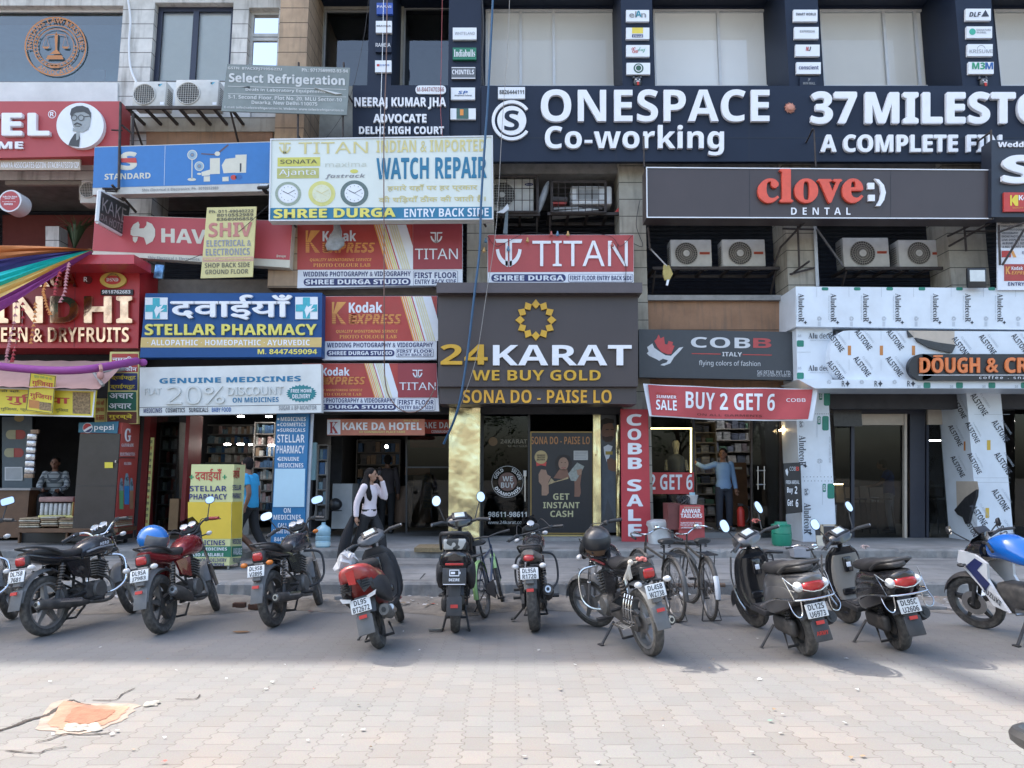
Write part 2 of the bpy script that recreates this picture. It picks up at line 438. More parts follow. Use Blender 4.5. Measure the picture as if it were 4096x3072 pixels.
# ------------------------------------------------------------------ the ground
ZP,ZF = .2,.34                      # pavement, shop platform
YK,YS,YG = 9.46,12.3,14.75        # kerb, step, shopfronts
def paver_mat():
 m = M('interlocking_pavers',(.3,.28,.26),.9);t = m.node_tree;N = t.nodes.new;L = t.links.new;b = t.nodes['Principled BSDF']
 tc = N('ShaderNodeTexCoord');sp = N('ShaderNodeSeparateXYZ');L(tc.outputs['Object'],sp.inputs[0])
 def mth(op,a,v=None,v2=None):
  n = N('ShaderNodeMath');n.operation = op
  for i,q in enumerate((a,v,v2)):
   if q is None: continue
   if isinstance(q,(int,float)): n.inputs[i].default_value = q
   else: L(q,n.inputs[i])
  return n.outputs[0]
 x,y = sp.outputs['X'],sp.outputs['Y']
 wob = N('ShaderNodeTexNoise');wob.inputs['Scale'].default_value = 1.3;wob.inputs['Detail'].default_value = 2;L(tc.outputs['Object'],wob.inputs['Vector'])
 wb = mth('MULTIPLY',mth('SUBTRACT',wob.outputs['Fac'],.5),.06)
 yy = mth('ADD',mth('ADD',y,50),wb)
 zz = mth('PINGPONG',yy,.05);zz = mth('MULTIPLY',mth('SMOOTH_MIN',mth('MAXIMUM',zz,.015),.035,.004),1.15)
 xx = mth('ADD',mth('ADD',x,50),mth('ADD',zz,wb))
 cb = N('ShaderNodeCombineXYZ');L(yy,cb.inputs[0]);L(xx,cb.inputs[1])
 br = N('ShaderNodeTexBrick');L(cb.outputs[0],br.inputs['Vector']);br.inputs['Scale'].default_value = 1
 br.inputs['Brick Width'].default_value = .2;br.inputs['Row Height'].default_value = .168;br.inputs['Mortar Size'].default_value = .0045
 br.inputs['Mortar Smooth'].default_value = .3;br.inputs['Bias'].default_value = -.1;br.offset = .5
 br.inputs['Color1'].default_value = (.168,.163,.157,1);br.inputs['Color2'].default_value = (.208,.198,.187,1);br.inputs['Mortar'].default_value = (.125,.112,.1,1)
 # patches of pinkish and greenish pavers, and dust
 n = N('ShaderNodeTexNoise');n.inputs['Scale'].default_value = .9;n.inputs['Detail'].default_value = 4;L(tc.outputs['Object'],n.inputs['Vector'])
 r = N('ShaderNodeValToRGB');r.color_ramp.elements[0].position = .35;r.color_ramp.elements[1].position = .65
 r.color_ramp.elements[0].color = (.94,.95,.92,1);r.color_ramp.elements[1].color = (1.08,.95,.84,1);L(n.outputs['Fac'],r.inputs['Fac'])
 mu = N('ShaderNodeMix');mu.data_type = 'RGBA';mu.blend_type = 'MULTIPLY';mu.inputs[0].default_value = 1;L(br.outputs['Color'],mu.inputs[6]);L(r.outputs['Color'],mu.inputs[7])
 n2 = N('ShaderNodeTexNoise');n2.inputs['Scale'].default_value = 2.6;n2.inputs['Detail'].default_value = 9;n2.inputs['Roughness'].default_value = .7;L(tc.outputs['Object'],n2.inputs['Vector'])
 # more dust lies near the kerb, where nobody drives
 near = N('ShaderNodeMapRange');near.inputs[1].default_value = 4.5;near.inputs[2].default_value = 8.2;near.inputs[3].default_value = 0;near.inputs[4].default_value = .3;L(y,near.inputs[0])
 dst = N('ShaderNodeMapRange');dst.inputs[1].default_value = .42;dst.inputs[2].default_value = .72;dst.inputs[4].default_value = .8;L(mth('ADD',n2.outputs['Fac'],near.outputs[0]),dst.inputs[0])
 m2 = N('ShaderNodeMix');m2.data_type = 'RGBA';L(dst.outputs[0],m2.inputs[0]);L(mu.outputs[2],m2.inputs[6]);m2.inputs[7].default_value = (.175,.171,.164,1)
 n3 = N('ShaderNodeTexNoise');n3.inputs['Scale'].default_value = 120;n3.inputs['Detail'].default_value = 3;L(tc.outputs['Object'],n3.inputs['Vector'])
 m3 = N('ShaderNodeMix');m3.data_type = 'RGBA';m3.blend_type = 'OVERLAY';m3.inputs[0].default_value = .3;L(m2.outputs[2],m3.inputs[6]);L(n3.outputs['Color'],m3.inputs[7])
 hs = N('ShaderNodeHueSaturation');hs.inputs['Saturation'].default_value = .75;L(m3.outputs[2],hs.inputs['Color'])
 L(hs.outputs[0],b.inputs['Base Color'])
 bp = N('ShaderNodeBump');bp.inputs['Strength'].default_value = .55;bp.inputs['Distance'].default_value = .006
 hh = mth('ADD',mth('MULTIPLY',br.outputs['Fac'],-1),mth('MULTIPLY',n3.outputs['Fac'],.25));L(hh,bp.inputs['Height']);L(bp.outputs[0],b.inputs['Normal'])
 return m
PAVE = paver_mat()
DIRT = M('dusty_dirt',(.2,.18,.155),.95,var=.4,sc=3.5,bump=.8,bsc=30)
b = MB(PAVE);b.add([(-90,-90,0),(90,-90,0),(90,8.62,0),(-90,8.62,0)],[(0,1,2,3)]);struct(b,'road')
b = MB(M('earth',(.2,.18,.15),.95,var=.3));b.add([(-400,-400,-.06),(400,-400,-.06),(400,400,-.06),(-400,400,-.06)],[(0,1,2,3)]);struct(b,'ground')
# dirt strip along the kerb, uneven
b = MB(DIRT);nx,ny = 260,8;vs = [];rr = random.Random(3)
for j in range(ny+1):
 for i in range(nx+1):
  x = -13+26*i/nx;f = j/ny;y0 = 8.45+.13*math.sin(x*1.9)+.1*math.sin(x*4.3+1)+.05*rr.random()
  y = y0+(YK+.02-y0)*f;z = .006+(.025+.03*rr.random()+.02*math.sin(x*3+j))*min(1,f*2.5)
  vs.append((x,y,z if j else .004))
b.add(vs,[(j*(nx+1)+i,j*(nx+1)+i+1,(j+1)*(nx+1)+i+1,(j+1)*(nx+1)+i) for j in range(ny) for i in range(nx)],True);o = struct(b,'dirt_strip','stuff')
o['label'] = 'strip of dirt and dust lying along the kerb'
# kerb, pavement, platform
CONC2 = M('worn_kerb_concrete',(.22,.215,.205),.92,var=.5,sc=2.4,bump=.9,bsc=14)
PAVC = M('pavement_concrete',(.23,.226,.218),.9,var=.4,sc=1.3,bump=.4,bsc=40,dust=.35)
def rough_slab(name,y0,y1,ztop,zb,m,amp=.02,n=300):
 b = MB(m);vs = [];r2 = random.Random(len(name))
 for i in range(n+1):
  x = -13+26*i/n;e = amp*(r2.random()-.5)+amp*math.sin(x*2.3)*.6;chip = .05 if r2.random() < .05 else 0
  vs += [(x,y1,ztop),(x,y0+e+.035+chip,ztop),(x,y0+e+.01,ztop-.03-chip*.6),(x,y0+e,zb)]
 b.add(vs,[(i*4+k,i*4+k+1,i*4+k+5,i*4+k+4) for i in range(n) for k in range(3)],False);struct(b,name)
rough_slab('kerb',YK,YK+.3,ZP,-.02,CONC2,.035)
b = MB(PAVC);b.b2(-13,13,YK+.28,YS+.5,ZP-.3,ZP-.004);struct(b,'pavement')
b = MB(M('joint_dark',(.05,.05,.048),.95,var=.4));rj = random.Random(6)
for y in (10.3,11.35,11.9):
 x = -12.5
 while x < 12.5:
  w = .3+1.2*rj.random()
  if rj.random() < .8: b.add([(x,y+.02*rj.random(),ZP),(x+w,y+.02*rj.random(),ZP),(x+w,y+.028,ZP),(x,y+.025,ZP)],[(0,1,2,3)])
  x += w
for i in range(26): x = -12+24*rj.random();y0 = rj.choice((9.75,10.32,11.37));b.add([(x,y0,ZP),(x+.012,y0,ZP),(x+.03*rj.random(),y0+.6,ZP),(x-.01,y0+.6,ZP)],[(0,1,2,3)])
o = struct(b,'pavement_joints','stuff');o['label'] = 'dark cracked joints in the worn concrete pavement'
rough_slab('platform_edge',YS,YS+.35,ZF,ZP-.01,CONC2,.03)
b = MB(PAVC);b.b2(-13,13,YS+.34,20.5,ZF-.25,ZF-.003);struct(b,'shop_platform')
# ------------------------------------------------------------------ the block itself
BLD = thing('commercial_building','three-storey stone and navy clad commercial block behind all the shop signs','building',(0,14,0))
def bq(b,q,Y,depth):
 pts = [P(x,y,Y) for x,y in corners(q)];b.hexa(pts+[p+V((0,depth,0)) for p in pts]);return b
def wx(px,py,Y): return P(px,py,Y).x
def wall_holes(b,q,holes,Y,depth,mlow=None):
 """front wall with openings: px rects, taken as upright rectangles in the world"""
 def W(r):
  ym = (r[1]+r[3])/2;return (wx(r[0],ym,Y),Z(r[3],Y),wx(r[2],ym,Y),Z(r[1],Y))
 o = W(q);hs = [W(h) for h in holes]
 xs = sorted({o[0],o[2],*[v for h in hs for v in (h[0],h[2]) if o[0] < v < o[2]]});zs = sorted({o[1],o[3],*[v for h in hs for v in (h[1],h[3]) if o[1] < v < o[3]]})
 for i in range(len(xs)-1):
  for j in range(len(zs)-1):
   cx,cz = (xs[i]+xs[i+1])/2,(zs[j]+zs[j+1])/2
   if any(h[0] < cx < h[2] and h[1] < cz < h[3] for h in hs): continue
   b.add([(xs[i],Y,zs[j]),(xs[i+1],Y,zs[j]),(xs[i+1],Y,zs[j+1]),(xs[i],Y,zs[j+1])],[(0,1,2,3)])
 for h in hs:
  x0,z0,x1,z1 = h;d = Y+depth
  b.add([(x0,Y,z0),(x1,Y,z0),(x1,Y,z1),(x0,Y,z1),(x0,d,z0),(x1,d,z0),(x1,d,z1),(x0,d,z1)],[(0,1,5,4),(1,2,6,5),(2,3,7,6),(3,0,4,7)])
 return hs
YW = 14.7;YC = 13.6
# left: white painted wall with three windows
b = MB(WSTONE)
wh = wall_holes(b,(-700,-120,1130,720),[(-700,22,482,326),(609,10,926,325),(990,30,1112,265)],14.05,.35);b.build('facade_wall',BLD)
b = MB(WHITE);bq(b,(-700,330,470,660),14.0,.04);bq(b,(605,330,1000,470),14.0,.04);b.build('parapet_wall',BLD)
b = MB(BRN);bq(b,(585,528,1090,760),13.98,.06);b.build('spandrel_panel',BLD)
b = MB(BEIGE);bq(b,(505,468,1110,526),13.96,.08);b.build('ledge',BLD)
def window(hole,Y,bars,blind=None,fm=ALU,fw=.045,gl=GLASS,rails=(),bz=1.0,back=None):
 x0,z0,x1,z1 = hole;f = MB(fm);d = .06
 for a,c in ((x0,x0+fw),(x1-fw,x1)): f.b2(a,c,Y,Y+d,z0,z1)
 for a,c in ((z0,z0+fw),(z1-fw,z1)): f.b2(x0+fw,x1-fw,Y,Y+d,a,c)
 for t in bars: xm = x0+(x1-x0)*t;f.b2(xm-fw*.6,xm+fw*.6,Y-.003,Y+d-.003,z0+fw,z1-fw)
 for t in rails: zm = z0+(z1-z0)*t;f.b2(x0+fw,x1-fw,Y-.006,Y+d-.006,zm-fw*.6,zm+fw*.6)
 w = f.build('window',BLD)
 g = MB(gl);g.add([(x0+fw,Y+.03,z0+fw),(x1-fw,Y+.03,z0+fw),(x1-fw,Y+.03,z1-fw),(x0+fw,Y+.03,z1-fw)],[(0,1,2,3)]);g.build('pane',w)
 if blind is not None:
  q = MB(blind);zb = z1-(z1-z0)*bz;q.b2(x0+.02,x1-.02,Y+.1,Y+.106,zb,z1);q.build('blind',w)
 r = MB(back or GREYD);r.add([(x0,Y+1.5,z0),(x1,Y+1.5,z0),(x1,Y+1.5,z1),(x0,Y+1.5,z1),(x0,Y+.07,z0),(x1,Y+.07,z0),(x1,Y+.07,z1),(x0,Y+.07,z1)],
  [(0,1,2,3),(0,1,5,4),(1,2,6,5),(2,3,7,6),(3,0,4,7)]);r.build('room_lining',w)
 return w
BLUEROOM = M('blue_office_wall',(.3,.42,.5),.8,var=.3,sc=1,emit=.03)  # faint glow added to the wall so the room looks lit
BLINDG = M('greenish_blind',(.3,.33,.3),.9,var=.05)
NAVYF = M('navy_window_frame',(.02,.025,.05),.4)
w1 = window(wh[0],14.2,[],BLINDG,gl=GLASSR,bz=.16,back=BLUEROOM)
BLINDB = M('blue_white_blind',(.85,.9,.9),.9,var=.03)
window(wh[1],14.2,[.49],BLINDB,NAVYF,fw=.1,gl=GLASSL,bz=1)
window(wh[2],14.2,[],None,M('grey_white_frame',(.5,.51,.5),.6,var=.15),fw=.06,rails=(.53,.6))
# tan pillar and the two plain windows
for q,m,Y,n in (((1112,-120,1222,700),TAN,YC,'pillar'),):
 x0,x1 = wx(1110,280,Y),wx(1224,280,Y);b = MB(m);b.b2(x0,x1,Y,YW,Z(1150,Y),13);b.build(n,BLD)
b = MB(M('grey_plaster',(.4,.38,.33),.9,var=.3,sc=2));x0 = wx(1224,280,YC)
wg = wall_holes(b,(1265,-120,1800,700),[(1292,36,1478,345),(1612,24,1800,345)],YW,.3);b.build('facade_wall',BLD)
GREYROOM = M('grey_room',(.13,.15,.155),.8,var=.2,sc=1)
for h in wg: window(h,YW+.05,[],None,M('grey_frame',(.3,.31,.32),.5),fw=.04,back=GREYROOM)
# navy clad front
def navy_col(x0,x1,ym=180,z0=None,n='clad_column'):
 b = MB(NAVY);b.b2(wx(x0,ym,YC),wx(x1,ym,YC),YC,YW+.1,z0 if z0 is not None else Z(346,YC),12.3);b.build(n,BLD)
navy_col(1473,1567);navy_col(1794,1925,z0=Z(545,YC))
for a,c in ((2487,2613),(3148,3282),(3836,3982)): navy_col(a,c)
b = MB(NAVY);bw = wall_holes(b,(1930,20,4700,350),[(1942,32,2484,344),(2616,32,3143,344),(3287,32,3826,344),(3990,32,4500,344)],YW,.2);b.build('facade_wall',BLD)
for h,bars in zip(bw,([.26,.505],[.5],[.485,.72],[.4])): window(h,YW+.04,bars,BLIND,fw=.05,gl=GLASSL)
b = MB(NAVY);b.b2(-6.3,13,YC,YW+.3,Z(26,YW),12.3)
for i in range(9): b.use(BLACK).b2(-5.9+i*2,-5.885+i*2,YC-.003,YC,Z(26,YW)+.01,12.29)
b.build('header_beam',BLD)
b = MB(WHITE);b.b2(-13,-6.3,13.75,15,Z(-90,13.75),12.3);b.build('header_beam',BLD)
b = MB(WHITE);b.b2(-45,16,YC+.02,30,12.3,25.1)
for k in range(3):
 for i in range(14): b.use(GREYD).b2(-43+4.2*i,-40.5+4.2*i,YC-.005,YC+.02,13.3+3.2*k,15+3.2*k);b.use(WHITE)
b.build('upper_storeys',BLD);b = MB(WSTONE);b.b2(-45,-13,YC+.4,30,0,12.3);b.build('side_block',BLD)
b = MB(IRON);b.tube([(-11.15,YC+.3,25.1),(-11.15,YC-1.0,25.6)],.2,6);b.build('roof_shadow_beam',BLD)  # unseen beam, placed and thickened for the shadow streak it throws on the road
# floors and dark rooms behind the signs
z2 = Z(648,YC);z1 = Z(1560,14.3)
b = MB(CONC);b.b2(-13,13,14.1,30,z2-.02,z2+.45);b.build('floor_slab',BLD)
b = MB(CONC);b.b2(-13,13,14.35,30,z1,z1+.35);b.build('floor_slab',BLD)
def shutter_mat():
 t = SHUT.node_tree;N = t.nodes.new;L = t.links.new;tc = N('ShaderNodeTexCoord');w = N('ShaderNodeTexWave');w.bands_direction = 'Z';w.inputs['Scale'].default_value = 3.2
 L(tc.outputs['Object'],w.inputs[0]);bp = N('ShaderNodeBump');bp.inputs['Distance'].default_value = .03;L(w.outputs['Fac'],bp.inputs['Height']);L(bp.outputs[0],t.nodes['Principled BSDF'].inputs['Normal'])
shutter_mat()
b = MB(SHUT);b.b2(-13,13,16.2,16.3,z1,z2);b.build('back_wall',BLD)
b = MB(BRN);zt = Z(1205,14.0);b.b2(wx(2586,1200,14),wx(3150,1200,14),14.0,14.3,Z(1600,14),zt);b.build('spandrel_panel',BLD)
b = MB(CONC);b.b2(wx(2590,1200,13.9),wx(3150,1200,13.9),13.9,14.4,zt,Z(1180,13.9));b.build('ledge',BLD)
b = MB(GREYD);b.b2(-13,wx(2480,1200,14.1),14.1,14.3,z1-.5,Z(1170,14.1));b.build('spandrel_panel',BLD)
b = MB(M('grey_brown_ledge',(.2,.18,.16),.9,var=.2));b.b2(wx(590,1150,14),wx(1790,1150,14),13.95,14.35,Z(1180,13.95),Z(1118,13.95));b.build('ledge',BLD)
b = MB(GREYD);b.b2(wx(3150,1200,14.1),13,14.1,14.3,z1-.4,Z(1150,14.1));b.build('spandrel_panel',BLD)
for a,c,ym,m in ((2481,2586,1000,BEIGE),(3146,3262,1000,BEIGE),(3795,3948,1000,BEIGE),(1868,1975,1000,BEIGE),(490,600,900,WSTONE)):
 Y = 13.9;b = MB(m);b.b2(wx(a,ym,Y),wx(c,ym,Y),Y,14.6,ZF if 2000 < a < 3500 else z1,z2+.3);b.build('pillar',BLD)
b = MB(BEIGE);b.b2(wx(1800,1900,13.95),wx(1919,1900,13.95),13.95,14.7,ZF,z1);b.build('pillar',BLD)
# side walls, ground-floor rooms
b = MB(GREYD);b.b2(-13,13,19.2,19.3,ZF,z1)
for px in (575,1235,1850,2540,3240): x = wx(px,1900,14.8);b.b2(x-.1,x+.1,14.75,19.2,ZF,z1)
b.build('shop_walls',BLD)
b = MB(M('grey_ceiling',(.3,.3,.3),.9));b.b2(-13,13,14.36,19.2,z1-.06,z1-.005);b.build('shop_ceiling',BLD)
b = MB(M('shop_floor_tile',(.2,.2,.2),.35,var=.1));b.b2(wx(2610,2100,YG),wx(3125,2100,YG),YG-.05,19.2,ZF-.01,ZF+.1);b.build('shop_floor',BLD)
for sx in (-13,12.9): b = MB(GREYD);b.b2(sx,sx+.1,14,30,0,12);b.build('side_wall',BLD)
b = MB(GREYD);b.b2(-13,13,29.9,30,0,12);b.build('back_wall',BLD)
# ------------------------------------------------------------------ the signs
def CR(ox,oy,s=.49729): return lambda *q: tuple((ox if i % 2 == 0 else oy)+v*s for i,v in enumerate(q))
def PT(c,*q): v = c(*q);return [(v[i],v[i+1]) for i in range(0,len(v),2)]
cA,cB,cC,cD = CR(0,0),CR(1000,0),CR(2000,0),CR(3000,0,.49548)
cE,cF,cG,cH = CR(0,700),CR(1000,700),CR(2000,700),CR(3000,700,.49548)
cI,cJ,cK,cL = CR(0,1400),CR(1000,1400),CR(2000,1400),CR(3000,1400,.49548)
def ta(S,text,cx,cy,ln,h,ang,m,style='b',lift=.006,part='printed_words',shear=0.0):
 ca,sa = math.cos(R(ang)),math.sin(R(ang))
 def fn(u,v,d):
  a,c = (u-.5)*ln,(v-.5)*h
  return S.at(cx+a*ca+c*sa,cy+a*sa-c*ca,lift)
 text_q(S.root,part,text,m,fn,style,None,0,shear)
LETW = M('raised_white_letter',(.78,.79,.82),.4,var=.04)
GREYT = M('grey_print',(.25,.26,.27),.5)
DARKT = M('dark_print',(.03,.035,.05),.5)
# --- second floor
S = sign('signboard','long navy board with huge raised white ONESPACE and 37 MILESTO letters',[(1925,343),(4500,343),(4500,646),(1925,646)],13.5,.1,NAVY)
for x in (2464,2996): S.band([(x,345),(x,645)],1.6,BLACK,part='joint')
S.band([(1930,552),(4490,552)],1.6,BLACK,part='joint')
S.t('ONESPACE',cC(325,732,2160,995),LETW,raised=.07,bold=.012)
S.t('Co-working',cC(358,1018,1795,1265),LETW,raised=.07,bold=.012)
S.t('37',cD(480,752,850,1015),LETW,raised=.07,bold=.03);S.t('MILESTONE',cD(915,755,2860,1015),LETW,raised=.07,bold=.03)
S.t('A COMPLETE FIN',cD(560,1097,2020,1240),LETW,raised=.06,bold=.025)
S.ring(2047,486,68,80,LETW,a0=35,a1=325,raised=.05,part='emblem')
S.disc(2047,486,58,58,LETW,raised=.04,part='emblem',n=36)
S.t('S',(2017,446,2076,527),NAVY,bold=.0,lift=.05,part='emblem_letter')
S.done()
def plate(label,q,m,Y,t=.06,group=None,pr=()):
 S = sign('name_plate',label,q,Y-t,t-.004,m,'sign',slope=0,group=group)
 for p in pr: S.t(p[0],p[1],p[2],*(p[3:4]),bold=p[4] if len(p) > 4 else None)
 return S
S = plate('white phone number plate above the round white S emblem',cB(1995,700,2212,792),PALE,13.5,pr=[('8826444111',cB(2006,725,2204,758),BLACK)]);S.done()
GP = 'company plates on the navy columns'
tl = M('teal_logo',(.02,.25,.33),.5);gr = M('logo_green',(.03,.3,.15),.5);bl = M('logo_blue',(.03,.12,.35),.5);rd = M('logo_red',(.5,.05,.04),.5)
YCf = YC
for lab,q,m,pr in (
 ('blue plate at the top of the navy column over the raised advocate board',cB(1018,22,1148,112),M('plate_blue',(.03,.08,.35),.4),[('PARAS',cB(1024,45,1138,64),LETW,'r')]),
 ('white plate below the blue one over the raised advocate board',cB(1012,168,1140,262),PALE,[('SRAHEJA',cB(1018,203,1134,220),DARKT)]),
 ('navy plate with white RAHEJA letters over the raised advocate board',cB(1008,340,1137,418),NAVY,[('RAHEJA',cB(1012,348,1130,387),LETW,'r')]),
 ('white plate with a red and blue strip, lowest over the advocate board',cB(1006,486,1137,580),PALE,[('OMAXE',cB(1045,518,1122,532),bl)]),
 ('white plate lettered WHITELAND, topmost left of the blinds',cB(1631,222,1822,317),PALE,[('WHITELAND',cB(1648,258,1808,282),GREYT,'r')]),
 ('green plate with white serif letters on a navy column',cB(1631,383,1820,478),M('plate_green',(.02,.18,.1),.4),[('Indiabulls',cB(1640,400,1810,458),LETW,'s')]),
 ('grey plate with white CHINTELS letters between two white lines',cB(1620,540,1814,634),M('plate_grey',(.12,.13,.14),.4),[('CHINTELS',cB(1626,562,1802,600),LETW)]),
 ('white plate with a small blue roof-shaped logo',cB(1616,704,1810,800),PALE,[('SP',cB(1674,732,1752,758),bl,'i'),('Shapoorji Pallonji',cB(1646,763,1784,778),DARKT)]),
 ('white plate with a dark green square and orange mark in its middle',cB(1611,872,1816,960),PALE,[]),
 ('white plate with thin grey letters and a teal A, topmost of four',cC(1015,80,1200,172),PALE,[('el n',cC(1038,92,1174,142),GREYT,'d'),('A',cC(1090,88,1138,138),tl)]),
 ('white plate with a yellow sunrise emblem over a navy band',cC(1015,222,1202,314),PALE,[('EMAAR',cC(1070,285,1146,300),LETW,'s')]),
 ('white plate with a flowing script logo in red, green and blue',cC(1016,362,1204,455),PALE,[('Go',cC(1058,380,1110,428),rd,'c'),('drej',cC(1108,380,1168,428),gr,'c')]),
 ('white plate with a small round green seal',cC(1018,505,1208,598),PALE,[]),
 ('white plate with dark teal SMART WORLD letters',cD(352,78,545,172),PALE,[('SMART WORLD',cD(370,105,532,126),DARKT)]),
 ('white plate with slim EXPERION letters, second on its column',cD(359,218,554,312),PALE,[('EXPERION',cD(402,245,520,264),GREYT)]),
 ('white plate with a red and black folded N mark',cD(368,360,563,453),PALE,[('N',cD(450,378,474,412),rd,'i',.03),('J',cD(472,378,493,412),BLACK,'i',.03)]),
 ('white plate with bold navy lower-case conscient letters',cD(376,502,572,596),PALE,[('conscient',cD(394,528,552,562),NAVYP)]),
 ('dark plate with faint pale letters, lowest under the white plates',cD(403,622,545,712),NAVY,[('MVN MALL',cD(428,664,526,684),GREYT),('y',cD(465,632,487,658),GREYT,'c')]),
 ('white plate with heavy dark DLF letters beside a triangle',cD(1743,70,1945,165),PALE,[('DLF',cD(1768,98,1864,136),DARKT,'i',.02)]),
 ('white plate with a green globe beside two grey lines of text',cD(1750,213,1955,306),PALE,[('SIGNATURE',cD(1826,236,1942,250),GREYT),('GLOBAL',cD(1828,256,1908,270),GREYT)]),
 ('white plate with widely spaced KRISUMI letters under an arc',cD(1757,356,1960,452),PALE,[('KRISUMI',cD(1772,400,1958,430),GREYT,'r')]),
 ('white plate with big green and blue M3M letters',cD(1765,500,1968,596),PALE,[('M3',cD(1792,505,1896,560),gr,'b',.02),('M',cD(1898,505,1962,560),bl,'b',.02)])):
 S = plate(lab,q,m,YCf,group=GP,pr=pr);c = S.c;x0,y0,x1,y1 = q
 if 'sunrise' in lab: S.rect(2528,111,2572,134,M('sun_yellow',(.75,.6,.08),.5));S.rect(2528,138,2572,150,NAVYP,lift=.005)
 if 'seal' in lab: S.disc(2554,273,20,19,M('seal_green',(.03,.1,.06),.5));S.ring(2554,273,11,14,LETW,lift=.008)
 if 'orange mark' in lab: S.rect(1826,434,1874,476,M('plate_dark_green',(.05,.12,.1),.5));S.rect(1840,438,1854,462,ORANGE,lift=.008)
 if 'triangle' in lab: S.fill(PT(cD,1866,136,1900,80,1930,134),DARKT)
 if 'globe' in lab: S.disc(*cD(1795,257),13,13,M('globe_green',(.05,.4,.28),.5))
 if 'arc' in lab: S.ring(*cD(1866,400),15,17,GREYT,a0=190,a1=350)
 if 'CHINTELS' in lab: S.rect(*cB(1622,541,1812,547),LETW);S.rect(*cB(1622,626,1812,633),LETW)
 if 'red and blue strip' in lab: S.rect(*cB(1020,516,1042,534),rd)
 S.done()
# sun ornament and two dark masks against the evil eye
b = MB(M('terracotta',(.55,.25,.18),.7,var=.2,sc=20));c = P(*cD(320,875),13.5);n = 20
b.lathe([(.001,-.07),(.06,-.06),(.085,-.02),(.09,0)],20,c,'y')
for i in range(n):
 a = 2*math.pi*i/n;u = V((math.cos(a),0,math.sin(a)));w_ = V((-math.sin(a),0,math.cos(a)));q = c+V((0,-.004,0))
 b.prism([q+u*.085-w_*.014,q+u*.085+w_*.014,q+u*(.12 if i % 2 else .105)+w_*.02],V((0,-.02,0)))
b.top('sun_ornament','small terracotta sun face with wavy rays on the navy board','ornament')
def mask(px,py,lab,Y):
 root = thing('hanging_mask',lab,'mask',P(px,py+26,Y),group='dark masks above the navy board');c = P(px,py,Y);b = MB(M('dark_mask',(.05,.055,.06),.35,var=.4,sc=30))
 b.ell(c+V((0,-.04,0)),(.085,.06,.11));
 for sx in (-1,1): b.lathe([(.035,0),(.03,.03),(.001,.1)],8,c+V((sx*.07,-.03,.08)),'z')
 b.build('face',root);b = MB(REDS);b.box(c+V((0,-.1,-.06)),(.045,.02,.08),bev=.008);b.build('tongue',root)
 b = MB(LETW);
 for sx in (-1,1): b.ell(c+V((sx*.035,-.09,.03)),(.016,.012,.013),8,5)
 b.box(c+V((0,-.098,-.012)),(.07,.012,.014));b.build('eyes_and_teeth',root)
mask(*cC(1103,670),'dark horned mask with red tongue above the letter S',YC)
mask(*cD(1875,680),'dark horned mask with red tongue above the letters ST',YC)
# advocate board
S = sign('signboard','navy board with raised white ADVOCATE DELHI HIGH COURT letters',(1410,341,1797,549),13.5,.12,NAVY)
S.t('NEERAJ KUMAR JHA',cB(843,792,1578,885),LETW,raised=.04,bold=.02);S.t('ADVOCATE',cB(995,925,1422,995),LETW,raised=.04,bold=.025)
S.t('DELHI HIGH COURT',cB(880,1025,1562,1087),LETW,raised=.04,bold=.025)
S.rrect(*cB(1333,695,1577,762),15,PALE,part='phone_plate',raised=.03);S.t('M-8447470366',cB(1345,708,1562,745),M('faded_rose_print',(.35,.2,.2),.5),lift=.04);S.done()
# refrigeration board, worn
GB = M('worn_grey_board',(.2,.235,.23),.6,var=.2,sc=2)
S = sign('signboard','worn grey-green board about refrigeration, tilted and torn',[(909,256),(1400,271),(1387,460),(885,444)],12.9,.03,GB)
S.slope = .028;OW = M('old_white_print',(.58,.6,.6),.6,var=.15)
S.t('GSTN: 07ACXPJ7195G2ZU',(912,267,1128,280),OW);S.t('Ph.: 9717569992-93-94',(1208,273,1392,287),OW)
S.t('Select Refrigeration',(916,291,1380,340),OW,bold=.03);S.rect(912,344,1385,346,OW);S.rect(912,374,1385,376,OW)
S.t('Deals in Laboratory Equipments',(983,352,1302,368),OW);S.t('S-1, Second Floor, Plot No. 20, MLU Sector-10',(914,379,1368,397),OW)
S.t('Dwarka, New Delhi-110075',(1007,402,1270,419),OW);S.t('E-mail: info@selectrefrigeration.in, Website: www.selectrefrigeration.in',(898,424,1375,436),OW)
S.fill(PT(cB,520,712,740,760,690,764,600,735),OW,part='torn_flap',raised=.03);S.fill(PT(cA,1935,700,2010,695,2012,712),BLACK,part='tear');S.done()
b = MB(IRON);Yb = 12.97
for x in (1195,1375): p = P(x,250,Yb);q = P(x-4,575,Yb);b.tube([p,q],.02,6)
p = P(1375,350,Yb);b.tube([p,p+V((.1,1.1,0))],.018,6);p = P(1192,540,Yb);b.tube([p,p+V((0,1.1,0))],.018,6)
b.top('iron_support','rusty iron bars holding up the grey refrigeration board','support')
